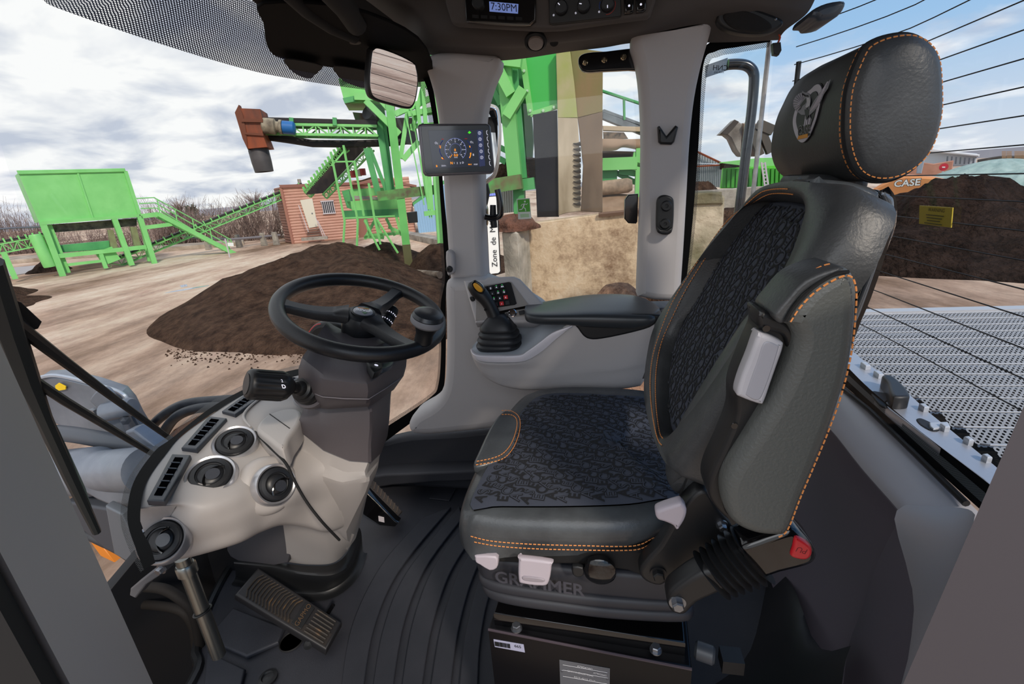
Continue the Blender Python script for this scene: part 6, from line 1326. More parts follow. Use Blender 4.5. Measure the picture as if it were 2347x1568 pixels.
MB().beam(tp(554, 276, -.05), tp(603, 277, -.05), .12, .12).build('stiffener', mat('rust_dark', '6a3a26', .8), ch, smooth=False); MB().beam(tp(561, 306, -.05), tp(604, 309, -.05), .05, .08).build('stiffener', mat('rust_dark', '6a3a26', .8), ch, smooth=False)
q0_, q1_ = tp(591, 339, .5), tp(606, 394, .5)
lathe('rubber_sleeve', [(.36, 0), (.39, .1), (.385, (q1_ - q0_).length * .6), (.36, (q1_ - q0_).length), (.33, (q1_ - q0_).length), (.33, .4)], q0_, q1_ - q0_, mat('sleeve_black', '363334', .55, col2='4d4a4b', nscale=2), ch, 24, sharp=60)
# ---------- steel tower ----------
tw = T('steel_tower', 'tall green steel tower with braces and a platform to the left of the front pillar', 'tower', tb)
def bar(x0, y0, x1, y1, w, d=0, d1=None, m=GR, name='brace', par=None): return MB().beam(tp(x0, y0, d), tp(x1, y1, d if d1 is None else d1), w, w, tbk).build(name, m, par or tw, smooth=False)
bar(886, 180, 938, 620, .34, name='column', m=mat('green_weathered', '62b45c', .5, col2='74c86c', nscale=1))
MB().beam(tp(931, 560, -.02), tp(939, 622, -.02), .36, .36, tbk).build('muddy_column_foot', mat('muddy_green', '5a5a38', .8), tw, smooth=False)
bar(865, 450, 1005, 434, .40, name='platform_beam', m=mat('green_dirty', '5aa050', .6, col2='5a4a3a', nscale=2))
for q in ((838, 231, 916, 308, .24), (935, 250, 918, 364, .18), (1000, 220, 905, 262, .22), (960, 324, 924, 366, .22), (846, 200, 900, 262, .2), (975, 175, 945, 300, .18), (1010, 255, 935, 262, .2), (1010, 285, 940, 290, .18), (1000, 180, 975, 200, .2)): bar(*q)
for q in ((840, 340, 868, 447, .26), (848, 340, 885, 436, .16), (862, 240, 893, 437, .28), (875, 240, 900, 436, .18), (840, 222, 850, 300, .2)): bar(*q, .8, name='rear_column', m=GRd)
for q in ((956, 235, 984, 480, .15), (968, 180, 990, 486, .16), (1000, 180, 1008, 420, .2), (1000, 405, 1016, 640, .30), (930, 260, 972, 470, .05), (940, 240, 990, 500, .05), (945, 260, 985, 500, .05)): bar(*q, -.3, name='ladder_rail')
bar(972, 490, 1010, 486, .2, -.3, name='ladder_foot'); bar(935, 262, 1000, 250, .2, -.2, name='rail_bar')
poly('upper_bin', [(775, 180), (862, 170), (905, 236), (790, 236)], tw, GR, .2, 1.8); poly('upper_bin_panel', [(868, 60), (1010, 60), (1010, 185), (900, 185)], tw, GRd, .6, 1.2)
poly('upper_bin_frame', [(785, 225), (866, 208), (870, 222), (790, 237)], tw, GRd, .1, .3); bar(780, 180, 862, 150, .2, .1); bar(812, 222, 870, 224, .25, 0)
poly('transfer_box', [(808, 257), (838, 260), (858, 286), (818, 287)], tw, mat('box_green_rusty', '4f7a48', .6, col2='5a4030', nscale=2), .8, .6)
lathe('drive_drum', [(.28, 0), (.28, 1.3)], tp(842, 258, .5), tp(875, 282, 1.2) - tp(842, 258, .5), mat('drum_dark', '3a3a40', .6), tw, 18)
poly('dark_belt_head', [(868, 270), (950, 270), (960, 330), (868, 326)], tw, belt, 1.2, .5)
# thin bent poles in front of the cabin
po = T('bent_pole_frame', 'set of thin green poles with bent feet standing in front of the log cabin', 'pole frame', g(800, 585))
for q in (((758, 348), (790, 507), (786, 573)), ((787, 333), (820, 507), (817, 592)), ((812, 369), (834, 495)), ((845, 420), (858, 500), (872, 560)), ((862, 500), (912, 580)), ((835, 505), (870, 573))): tube('pole', [tp(x, y, .4) for x, y in q], .055, GR, po, 6)
for q in ((765, 371, 812, 370), (790, 500, 905, 495), (760, 380, 790, 345)): MB().beam(tp(q[0], q[1], .4), tp(q[2], q[3], .4), .06, .06).build('cross_bar', GR, po, smooth=False)
# mid-yard feeder on trestle
fe_ = T('trestle_feeder', 'green screening feeder standing on an A-shaped trestle in front of the log cabin', 'feeder', g(860, 545))
poly('feeder_bin', [(783, 438), (800, 434), (806, 480), (795, 476)], fe_, GRd, 3, 1.5); poly('feeder_side', [(800, 434), (912, 428), (914, 445), (806, 452)], fe_, GR, 3, .2)
poly('feeder_belt', [(806, 448), (870, 452), (868, 458), (812, 457)], fe_, mat('pale_belt', '9a9890', .7), 2.95, .2); poly('feeder_tray', [(795, 462), (912, 453), (915, 478), (808, 484)], fe_, GR, 3, 1.2)
MB().beam(tp(788, 493, 3), tp(915, 488, 3), .15, .4).build('base_frame', GRd, fe_, smooth=False)
for q in ((838, 502, 850, 545), (858, 500, 878, 545), (862, 500, 836, 548), (885, 500, 905, 540), (908, 495, 920, 540), (835, 543, 880, 545), (845, 540, 920, 534), (890, 520, 925, 535)): MB().beam(tp(q[0], q[1], 3), tp(q[2], q[3], 3), .14, .14).build('trestle_leg', GR, fe_, smooth=False)
t = T('red_pulley_shelf', 'small shelf with red and white parts on a green post', 'shelf', tp(835, 408, 2.5)); poly('shelf_board', [(806, 416), (828, 413), (852, 405), (850, 410), (815, 418)], t, mat('brown_board', '5d4636', .8), 2.5, .5)
for i, q in enumerate(((812, 407), (822, 404), (832, 402))): lathe('part', [(.16, 0), (.16, .3)], tp(q[0], q[1], 2.6), (0, 0, 1), (mat('red_part', 'a8302c', .5), mat('cream_part', 'd8ccb8', .6), mat('red_part', 'a8302c', .5))[i], t, 10)
# ---------- log cabin ----------
kA, kB = g(673, 559), g(948, 534); KPn = vplane(kA, kB); kb_ = KPn[1] if KPn[1].dot(kA - CAM) > 0 else -KPn[1]
kf = lambda x, y, d=0: P(x, y, pl=KPn) + kb_ * d
cab = T('log_cabin', 'reddish-brown log-clad cabin with a white door and a barred window', 'building', (kA + kB) / 2)
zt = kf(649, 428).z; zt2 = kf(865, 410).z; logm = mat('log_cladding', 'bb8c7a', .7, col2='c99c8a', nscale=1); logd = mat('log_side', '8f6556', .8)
def wallmesh(P0, P1, z0, z1, n, m, name, par):
    mb = MB(); d = (P1 - P0).normalized(); nn = d.cross(V((0, 0, 1))); nn = nn if nn.dot(CAM - P0) > 0 else -nn; h = (z1 - z0) / n
    for i in range(n):
        z = z0 + i * h; pr_ = [(0, 0), (.05, .25 * h), (.06, .6 * h), (.0, .97 * h)]
        rA = [V((P0.x, P0.y, z + b)) + nn * a for a, b in pr_]; rB = [V((P1.x, P1.y, z + b)) + nn * a for a, b in pr_]; k0 = len(mb.v); mb.v += rA + rB
        mb.f += [(k0 + j, k0 + 4 + j, k0 + 5 + j, k0 + 1 + j) for j in range(3)]
    return mb.build(name, m, par, smooth=False, fix=False)
wallmesh(kA, kf(826, 560), G, zt, 20, logm, 'front_wall', cab)
wallmesh(V((kf(826, 540).x, kf(826, 540).y, G)) + kb_ * .4, V((kf(955, 540).x, kf(955, 540).y, G)) + kb_ * .4, G, zt + .15, 20, logm, 'front_wall', cab)
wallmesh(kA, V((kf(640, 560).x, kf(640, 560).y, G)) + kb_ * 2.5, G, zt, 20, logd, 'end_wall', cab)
kfb = V((kf(955, 540).x, kf(955, 540).y, G))
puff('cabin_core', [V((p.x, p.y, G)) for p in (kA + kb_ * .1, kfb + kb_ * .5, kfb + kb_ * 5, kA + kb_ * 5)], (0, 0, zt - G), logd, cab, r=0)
puff('roof', [kf(640, 424, -.2), kf(826, 417, -.2), kf(866, 408, .2), kf(955, 424, .3), kf(955, 429, .3), kf(866, 416, .2), kf(826, 423, -.2), kf(645, 431, -.2)], kb_ * 5, mat('roof_brown', '8a5c50', .7), cab, r=.01, seg=1)
MB().beam(kA + V((0, 0, 0)), V((kA.x, kA.y, zt)), .22, .22).build('corner_post', mat('log_post', 'a67464', .7), cab, smooth=False)
dr = puff('door', [kf(688, 459, -.1), kf(716, 455, -.1), kf(729, 519, -.1), kf(709, 523, -.1)], kb_ * .08, mat('cabin_door', 'd9d3c2', .5), cab, r=.01, seg=1)
lathe('door_handle', [(.06, 0), (.05, -.06), (0, -.06)], kf(716, 489, -.1), kb_, steel, dr, 10)
wn = puff('window', [kf(736, 463, -.1), kf(764, 461, -.1), kf(769, 487, -.1), kf(742, 490, -.1)], kb_ * .05, mat('cabin_glass', '2a2f36', .2), cab, r=.01, seg=1); mb = MB()
for i in range(7): mb.beam(kf(738 + i * 4.3, 463, -.15), kf(743 + i * 4.4, 489, -.15), .05, .05)
for q in ((735, 462, 765, 460), (741, 490, 770, 488)): mb.beam(kf(q[0], q[1], -.15), kf(q[2], q[3], -.15), .09, .09)
mb.build('window_bars', white, wn, smooth=False)
st3 = T('cabin_steps', 'grey steps with a white handrail below the cabin door', 'steps', kf(725, 550, -1))
for i in range(4): MB().beam(kf(706 + i * 2.2, 527 + i * 5, -.4 - .3 * i), kf(735 + i * 2.2, 524 + i * 5, -.4 - .3 * i), .3, .08).build('step', mat('step_brown', '6e5a50', .8), st3, smooth=False)
MB().beam(kf(700, 545, -1.6), kf(757, 541, -1.6), .3, .25).build('landing', concg, st3, smooth=False)
for q in ((727, 495, 745, 540), (733, 505, 750, 540), (690, 470, 712, 530)): MB().beam(kf(q[0], q[1], -1), kf(q[2], q[3], -1), .05, .05).build('handrail', white, st3, smooth=False)
# blue shed right of cabin
bs_ = T('blue_shed', 'pale blue corrugated shed to the right of the log cabin', 'building', g(985, 535)); sB = mat('shed_blue', '8fb4d4', .6)
sp0, sp1 = g(960, 534), g(1040, 540)
def corr(name, pts_b, pts_t, n, m, par, amp=.05):
    mb = MB(); (a, b), (c_, d) = pts_b, pts_t; nn = (b - a).cross(V((0, 0, 1))).normalized()
    for i in range(n * 2 + 1):
        t_ = i / (n * 2); o_ = nn * (amp if i % 2 else 0); mb.v += [a.lerp(b, t_) + o_, c_.lerp(d, t_) + o_]
    mb.f = [(2 * i, 2 * i + 2, 2 * i + 3, 2 * i + 1) for i in range(n * 2)]
    return mb.build(name, m, par, smooth=False, fix=False)
sf = lambda x, y: P(x, y, pl=vplane(sp0))
corr('front_wall', (sf(960, 534), sf(1035, 540)), (sf(948, 470), sf(1030, 415)), 14, sB, bs_); puff('roof_edge', [sf(946, 466), sf(998, 424), sf(1035, 405), sf(1035, 414), sf(998, 432), sf(948, 474)], tbk * 3, GRd, bs_, r=0)
tag(puff('kerb_wall', [g(935, 540), g(1010, 556), g(1012, 566) + V((0, 0, 0)), g(935, 548)], (0, 0, .4), concg, r=.01), 'low concrete kerb in front of the blue shed', 'kerb')
tag(puff('waste_bin', [tp(932, 488, 4), tp(956, 485, 4), tp(958, 510, 4), tp(936, 512, 4)], tbk * .8, mat('bin_black', '25272b', .6), r=.02), 'black rubbish bin beside the blue shed', 'bin')
tag(tube('timber_log', [g(950, 645) + V((0, 0, .35)), g(1012, 662) + V((0, 0, .5))], .13, mat('log_wood', 'a89684', .9, col2='6e5a4a', nscale=3), seg=10), 'pale timber log lying at the foot of the steep soil heap', 'log')
# kerb and concrete strip behind the hopper
tag(puff('concrete_kerb', [g(-60, 612), g(120, 598), g(560, 562), g(560, 556), g(120, 590), g(-60, 602)], (0, 0, .35), mat('kerb_pale', 'b5a798', .9, col2='857868', nscale=1), r=.01), 'long pale concrete kerb along the back of the yard', 'kerb')
tag(puff('concrete_slab', [g(-80, 650), g(120, 618), g(120, 606), g(-80, 625)], (0, 0, .05), mat('slab_grey', 'a6a2a2', .9), r=.01), 'flat grey concrete slab behind the left hopper leg', 'slab')
tag(tube('guard_pipe', [cpf(430, 545, 1.5), cpf(540, 550, 1.5), cpf(600, 545, 1.5), cpf(655, 540, 1.5)], .10, mat('pipe_grey', '77737a', .6), seg=8), 'grey pipe running level along the back of the yard', 'pipe')
for i, x in enumerate((474, 545, 602, 630)):
    b0_ = g(x + 2, 573 - (x - 474) * .07); tag(puff('pipe_stand', [b0_ + V((-.25, 0, 0)), b0_ + V((.25, 0, 0)), b0_ + V((.15, 0, 1.1)), b0_ + V((-.15, 0, 1.1))], (0, .3, 0), concg, r=.02, seg=1), ['concrete stand under the level grey pipe, nearest the stair foot', 'second concrete stand of the level grey pipe, left to right', 'third concrete stand of the level grey pipe, left to right', 'concrete stand of the level grey pipe nearest the cabin'][i], 'stand', 'concrete stands under the pipe')
t = T('yard_sign', 'small blank white sign on a post at the foot of the hopper stairs', 'sign', g(525, 590)); MB().beam(g(527, 590), g(527, 590) + V((0, 0, 1.3)), .06, .06).build('sign_post', white, t, smooth=False); puff('sign_board', [hp2(515, 556, -.6), hp2(528, 556, -.6), hp2(529, 564, -.6), hp2(516, 564, -.6)], hb_ * .03, whs, t, r=0)
# ---------- bare bushes and trees ----------
twg = mat('bare_twigs', '94807a', .9, col2='54433b', nscale=.6, world=True); tw2 = mat('pale_twigs', '9a8578', .9); fol = mat('evergreen', '3c4a38', .9)
def bush(base, h, w, n, m, lab, name='bare_bush', grp='bare bushes along the back of the yard', cat='bush', seed=0, r=.02):
    rr = random.Random(seed); mb = MB()
    for i in range(n):
        a = rr.uniform(-1, 1); b = rr.uniform(-.5, .5); L = h * rr.uniform(.5, 1.05); p = base + V((a * w * .4, b * w * .4, 0)); q = p + V((a * w * .25 + rr.gauss(0, .15), b, L * .55)); e = q + V((a * w * .2 + rr.gauss(0, .25), rr.gauss(0, .2), L * .45))
        mb.tube([p, q, e], [r * 1.4, r, r * .35], 3, cap=False)
        for k_ in range(3):
            t_ = rr.uniform(.3, .95); s = q.lerp(e, t_) if k_ else p.lerp(q, t_); e2 = s + V((rr.gauss(0, .3), rr.gauss(0, .3), rr.uniform(.2, .6))) * h * .3; mb.tube([s, e2], [r * .6, r * .2], 3, cap=False)
    return mb
bushes = [(-20, 600, 455), (40, 598, 470), (95, 594, 490), (200, 590, 520), (290, 586, 520), (400, 580, 452), (440, 575, 455), (490, 572, 470), (545, 570, 475), (600, 566, 450), (640, 563, 440), (355, 583, 480)]
BV = (MB(), MB())
for i, (x, yb, yt_) in enumerate(bushes):
    b = g(x, yb - 8); b = CAM + (b - CAM) * 1.12; b.z = G; h = P(x - 20, yt_, pl=vplane(b)).z - G
    mb = bush(b, h, 5.0, 130, None, '', seed=i); k_ = len(BV[0].v); BV[0].v += mb.v; BV[0].f += [tuple(k_ + j for j in f) for f in mb.f]
for mb, m_, lb_ in ((BV[0], twg, 'tangle of bare brown brushwood along the back of the yard'),):
    o = mb.build('brushwood', m_, fix=False); o['label'] = lb_; o['category'] = 'brushwood'; o['kind'] = 'stuff'
for i, (x, yt_, w, lab) in enumerate(((588, 432, 4, 'taller bare tree between the hopper stairs and the cabin'), (415, 448, 4, 'bare tree rising above the hopper staircase'))):
    b = g(x + 15, 545); b = CAM + (b - CAM) * 1.6; b.z = G; h = P(x, yt_, pl=vplane(b)).z - G; rr = random.Random(50 + i); mb = MB()
    mb.tube([b, b + V((0, 0, h * .5))], [.2, .12], 6)
    for k_ in range(90):
        a = rr.uniform(0, 2 * PI); s = b + V((0, 0, h * rr.uniform(.3, .6))); e = s + V((math.cos(a) * w * rr.uniform(.2, .6), math.sin(a) * w * .5, h * rr.uniform(.15, .45))); mb.tube([s, s.lerp(e, .5) + V((0, 0, .3)), e], [.06, .035, .012], 3, cap=False)
    tag(mb.build('bare_tree', twg), lab, 'tree')
b = g(458, 548); mb = MB()
for i in range(500):
    a, t_ = rr.uniform(0, 2 * PI), rr.uniform(0, 1); R_ = 1.6 * (1 - t_ * .7) * rr.uniform(.5, 1); p = b + V((math.cos(a) * R_, math.sin(a) * R_, .6 + t_ * (P(455, 472, pl=vplane(b)).z - G - .6))); s = .22
    mb.add([p, p + V((rr.gauss(0, s), rr.gauss(0, s), rr.gauss(0, s))), p + V((rr.gauss(0, s), rr.gauss(0, s), rr.gauss(0, s)))], [(0, 1, 2)])
mb.tube([b, b + V((0, 0, 2))], .12, 6); tag(mb.build('evergreen_tree', fol, smooth=False, fix=False), 'dark rounded evergreen tree behind the hopper stairs', 'tree')
# ---------- through the right side window ----------
YW = 10.0
yw = lambda pts, y=YW: PY(y, pts)
wf = T('concrete_wall', 'sunlit rough concrete retaining wall close behind the right side window', 'wall', (0, YW, G))
wt = yw([(1208, 514), (1260, 507), (1310, 500), (1370, 492), (1420, 487), (1500, 478)])
puff('wall_face', wt + [V((wt[-1].x, YW, G)), V((wt[0].x, YW, G))], (0, .5, 0), conc, wf, r=.02, seg=1)
MB().tube(yw([(1372, 493), (1420, 488), (1475, 482)], YW - .05), .05, 5).build('steel_edge', mat('edge_rust', '6d5444', .7), wf)
bl = T('concrete_pier', 'upright concrete pier with a bright right face beside the end of the retaining wall', 'pier', (-1.5, 9, G))
xl, xm, xr_ = P(1148, 530, y=9.2), P(1184, 532, y=9.0), P(1212, 528, y=9.9)
zb_ = xm.z
puff('pier_body', [V((xl.x, 9.3, G)), V((xm.x, 9.0, G)), V((xr_.x, 9.9, G)), V((xl.x, 10.2, G))], (0, 0, zb_ - G), mat('pier_concrete', 'd2c8b8', .9, col2='8f8a7e', nscale=1.2, world=True, detail=10, bump=(5, .8, .05)), bl, r=.03, seg=1)
mb = MB(); rr = random.Random(2)
def lump(name, c, rx, ry, rz, m, par=None, n=14, seed=1, amp=.3):
    mb = MB(); mb.grid(lambda u, v: (lambda a, b: V(c) + V((math.cos(a) * math.cos(b) * rx, math.sin(a) * math.cos(b) * ry, math.sin(b) * rz)) * (1 + amp * noise.noise(V((math.cos(a) * 2 + seed, math.sin(a) * 2, math.sin(b) * 2)))))(2 * PI * u, PI / 2 * v), n * 2, n)
    return mb.build(name, m, par, fix=True)
sl = lump('soil_on_pier', V((xm.x - .1, 9.55, zb_)), .45, .5, .28, mat('red_soil', '7a5242', .95, col2='5a3c30', nscale=6, bump=(20, 1, .05)), None, seed=3); tag(sl, 'reddish soil lying on top of the concrete pier', 'soil')
c = P(1395, 655, y=8.0); c = V((c.x + .15, 8.4, G)); H_ = P(1400, 648, y=8.4).z - G
pile('gravel_pile', c, [c + V((-1.2, -.8, 0)), c + V((1.3, -.8, 0)), c + V((1.3, .7, 0)), c + V((-1.1, .7, 0))], H_, mat('gravel_soil', '6b4c3c', .95, col2='a07c64', nscale=9, bump=(25, 1, .06), world=True), 'mound of stony brown soil against the concrete retaining wall', .15, .9, .1)
# sign
sg = T('zone_sign', 'white upright sign with black border reading Zone de Mélange on the concrete pier', 'sign', P(1131, 575, y=8.8))
q = [P(x, y, y=8.85) for x, y in [(1112, 450), (1139, 448), (1148, 622), (1144, 628), (1124, 630), (1120, 626)]]
puff('sign_border', q, (0, .03, 0), blkm, sg, r=.005, seg=1)
q = [P(x, y, y=8.84) for x, y in [(1114, 452), (1137, 450), (1146, 622), (1142, 626), (1125, 628), (1122, 624)]]
puff('sign_face', q, (0, .01, 0), mat('sign_paper_glow', 'f4f4f2', .5, emit='f4f4f2', estr=.12), sg, r=.002, seg=1)  # faint emission added to brighten the paper face, which is no lamp
a = P(1135, 612, y=8.83); ud = V((0, 0, 1)); ud = (P(1128, 500, y=8.83) - P(1135, 612, y=8.83)).normalized()
text('sign_text', 'Zone  de  Mélange', a, ud, V((-1, 0, 0)), .155, blkm, sg, align='LEFT', off=.004)
puff('sign_post', [V((p.x, 8.9, p.z)) for p in (P(1122, 628, y=8.9), P(1136, 628, y=8.9))] + [V((P(1136, 628, y=8.9).x, 8.9, G)), V((P(1122, 628, y=8.9).x, 8.9, G))], (0, .04, 0), mat('post_brown', '7c6250', .8), sg, r=.003)
# green hopper building with chutes
YH = 11.0; GRs = mat('bin_green', '35b05c', .35, spec=.5)
gb = T('loading_bin', 'big bright green loading bin with bolted edges above the concrete wall', 'bin', (-.5, YH, G))
def hpoly(name, pts, y, th, m, par, r=.01): return puff(name, yw(pts, y), (0, th, 0), m, par, r=r, seg=1)
hpoly('bin_panel', [(1197, 128), (1274, 118), (1277, 243), (1217, 264)], YH, .3, mat('bin_face', '45b854', .35), gb)
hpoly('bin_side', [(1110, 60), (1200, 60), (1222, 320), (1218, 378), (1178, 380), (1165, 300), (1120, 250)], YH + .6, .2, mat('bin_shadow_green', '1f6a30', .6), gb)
def hb2(x0, y0, x1, y1, w, y, name, par, m=GR): return MB().beam(P(x0, y0, y=y), P(x1, y1, y=y), w, w, V((0, 1, 0))).build(name, m, par, smooth=False)
hb2(1198, 128, 1217, 264, .12, YH - .05, 'bolted_flange', gb); hb2(1216, 263, 1277, 244, .10, YH - .05, 'bolted_flange', gb)
mb = MB()
for x, y in ((1201, 163), (1208, 209), (1215, 254), (1245, 254), (1270, 246)): mb.lathe([(.035, 0), (.03, -.03), (0, -.035)], P(x, y, y=YH - .12), (0, 1, 0), 8)
for i, (x, y) in enumerate(((1201, 163), (1208, 209), (1215, 254), (1245, 254), (1270, 246))): MB().lathe([(.035, 0), (.03, -.03), (0, -.035)], P(x, y, y=YH - .12), (0, 1, 0), 8).build('bolt', mat('bolt_pale', 'b8d8b8', .4), gb)
sfm = T('bin_support', 'pale green steel column with diagonal braces carrying the loading bin', 'column', (-1, YH, G))
MB().beam(P(1153, 120, y=YH - .3), P(1181, 410, y=YH - .3), .30, .20, V((0, 1, 0))).build('column', mat('col_green', '74bf70', .45), sfm, smooth=False)
MB().beam(P(1160, 120, y=YH - .15), P(1187, 410, y=YH - .15), .42, .1, V((0, 1, 0))).build('column_web', GRd, sfm, smooth=False)
for q in ((1135, 148, 1172, 218, .20), (1142, 142, 1176, 212, .1), (1162, 268, 1200, 204, .2), (1155, 140, 1195, 145, .18)): hb2(*q[:4], q[4], YH - .45, 'brace', sfm)
MB().beam(P(1108, 430, y=YH - .4), P(1196, 416, y=YH - .4), .3, .3, V((0, 1, 0))).build('deck_beam', mat('deck_green', '57a858', .5, col2='6e6a4a', nscale=3), sfm, smooth=False)
MB().beam(P(1190, 425, y=YH - .1), P(1226, 420, y=YH - .1), .25, .25, V((0, 1, 0))).build('deck_beam', GRd, sfm, smooth=False)
MB().beam(P(1190, 430, y=YH), P(1192, 500, y=YH), .25, .25, V((0, 1, 0))).build('lower_post', GRd, sfm, smooth=False)
for q in ((1130, 330, 1160, 345), (1130, 355, 1160, 372), (1118, 180, 1148, 240)): hb2(*q, .12, YH, 'side_bar', sfm, GRd)
tag(corr('corrugated_screen', (P(1140, 490, y=12), P(1178, 486, y=12)), (P(1136, 432, y=12), P(1178, 430, y=12)), 8, mat('screen_pale', 'c5c9c6', .6), None, .04), 'pale corrugated metal screen under the green deck beam', 'screen')
tag(corr('corrugated_screen', (P(1103, 505, y=12), P(1142, 500, y=12)), (P(1103, 435, y=12), P(1140, 432, y=12)), 6, mat('screen_blue', 'b8cad6', .6), None, .04), 'bluish corrugated metal screen beside the front pillar', 'screen')
tag(lump('soil_on_deck', P(1196, 408, y=YH + .3) + V((0, 0, -.2)), 1.0, .3, .55, soil, seed=5), 'brown soil spilled on the green deck beam', 'soil')
# chutes
rc = T('rubber_curtain', 'black rubber curtain hanging under the green loading bin', 'curtain', (-.2, YH, 1))
hpoly('curtain_sheet', [(1221, 263), (1277, 252), (1281, 497), (1231, 498)], YH - .15, .04, mat('curtain_black', '232227', .8, spec=.1), rc)
pc = T('pale_chute', 'tall pale dusty chute with a worn ragged right edge beside the black curtain', 'chute', (.3, YH, 1))
hpoly('chute_upper', [(1274, 112), (1306, 110), (1316, 190), (1324, 270), (1278, 270)], YH - .25, .2, mat('chute_olive', '9aa35a', .7, col2='b0a880', nscale=2), pc)
hpoly('chute_lower', [(1278, 270), (1324, 271), (1328, 340), (1330, 420), (1331, 484), (1300, 488), (1280, 494)], YH - .25, .05, mat('chute_pale', 'cdbfa8', .8, col2='8f8068', nscale=1.5, stretch=(1, 1, .3)), pc)
mb = MB()
for i in range(12):
    y = 330 + i * 12.5; mb.tube([P(1331, y, y=YH - .27), P(1322, y + 1, y=YH - .28), P(1314, y - 1, y=YH - .27)], [.05, .03, .01], 5)
mb.build('worn_edge', mat('worn_dark', '3a342e', .9), pc)
bc_ = T('brown_chute', 'brown weathered sheet chute standing to the right of the pale chute', 'chute', (.6, YH, 1))
hpoly('chute_upper', [(1306, 108), (1382, 118), (1381, 256), (1324, 270), (1316, 200)], YH - .2, .3, mat('chute_brown_green', '6f7440', .7, col2='86704c', nscale=1.5, stretch=(1, 1, .4)), bc_)
hpoly('chute_lower', [(1324, 271), (1381, 256), (1381, 487), (1331, 484), (1336, 380)], YH - .2, .05, mat('chute_brown', '84705c', .8, col2='5a4a3c', nscale=1.3, stretch=(1, 1, .3)), bc_)
# screening machine beyond
YC = 12.5
scn = T('screening_conveyor', 'brown dusty conveyor and screen on a green frame at the right of the side window', 'conveyor', (1, YC, 0))
hpoly('grey_girder', [(1381, 256), (1470, 290), (1480, 294), (1480, 312), (1381, 272)], YC, .3, mat('girder_grey', '7f8890', .6, col2='5f666c', nscale=3), scn)
hpoly('pale_plank', [(1381, 288), (1475, 291), (1475, 302), (1382, 299)], YC - .1, .2, mat('plank_pale', 'c4ae94', .8), scn)
hpoly('mesh_panel', [(1382, 302), (1430, 303), (1440, 318), (1383, 320)], YC - .1, .05, mat('mesh_brown', '8b7460', .8, col2='3c322a', nscale=14), scn)
sheet('dusty_belt', [PY(YC - .3, [(1381, 318), (1410, 318), (1440, 319), (1475, 318)]), PY(YC - .4, [(1381, 332), (1410, 334), (1440, 330), (1475, 334)]), PY(YC - .35, [(1381, 346), (1410, 345), (1430, 338), (1475, 347)])], 8, 20, mat('dust_belt', 'a58a72', .85, col2='8a7058', nscale=3), scn)
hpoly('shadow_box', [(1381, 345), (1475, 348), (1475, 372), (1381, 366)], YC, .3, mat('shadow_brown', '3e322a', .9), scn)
hpoly('soil_shelf', [(1381, 362), (1455, 363), (1457, 370), (1381, 371)], YC - .3, .4, mat('soil_shelf', 'a4866e', .9), scn)
for q in ((1381, 377, 1460, 374, .28), (1462, 350, 1458, 372, .2), (1457, 372, 1452, 390, .25), (1470, 340, 1466, 470, .25)): hb2(*q[:4], q[4], YC - .3, 'green_frame', scn)
for q in ((1381, 400, 1414, 398, .3), (1412, 396, 1470, 425, .12), (1420, 385, 1475, 392, .3)): hb2(*q[:4], q[4], YC - .1, 'dark_frame', scn, GRd)
ra1, rb1 = P(1375, 432, y=YC - .6), P(1449, 424, y=YC - .6); lathe('belt_roller', [(.15, 0), (.17, .02), (.17, (rb1 - ra1).length - .1), (.12, (rb1 - ra1).length)], ra1, rb1 - ra1, mat('roller_dust', 'b59c84', .7, col2='7c6a58', nscale=4), scn, 20)
sheet('lower_belt', [PY(YC - .5, [(1381, 446), (1420, 444), (1450, 448), (1475, 455)]), PY(YC - .9, [(1381, 468), (1420, 466), (1450, 468), (1475, 472)]), PY(YC - 1.2, [(1381, 488), (1420, 486), (1450, 484), (1475, 482)])], 8, 16, mat('dust_belt', 'a58a72', .85), scn)
tube('roof_rail', [P(1375, 207, y=YC), P(1475, 240, y=YC)], .035, GRd, scn, 6); tube('rail_post', [P(1430, 226, y=YC), P(1431, 275, y=YC)], .03, GRd, scn, 6)
tag(puff('steel_beam_end', PY(YC, [(1375, 255), (1385, 250), (1480, 285), (1480, 292)]), (0, .3, 0), mat('girder_grey', '7f8890', .6), r=.01, seg=1), 'grey steel beam sloping down over the screening conveyor', 'beam')
# outside mirror behind the monitor
om = T('outside_mirror', 'chrome-faced rounded outside mirror behind the monitor', 'mirror', P(1122, 330, y=1.9))
ol = [(1100, 242), (1110, 238), (1128, 238), (1140, 250), (1145, 300), (1142, 360), (1134, 400), (1120, 415), (1104, 418), (1096, 330)]
puff('mirror_shell', PY(1.92, sm(ol, 4)), (0, .05, 0), mat('shell_pale', 'b9b4ac', .3), om, r=.012)
puff('mirror_face', PY(1.915, sm(scl(ol, .93, (1122, 330)), 4)), (0, .01, 0), mat('mirror_surface', 'e8e8ec', .01, 1), om, r=.004, seg=4)
tube('mirror_stay', PY(1.95, [(1112, 415), (1118, 440), (1110, 480)]), .01, blk, om, 8)
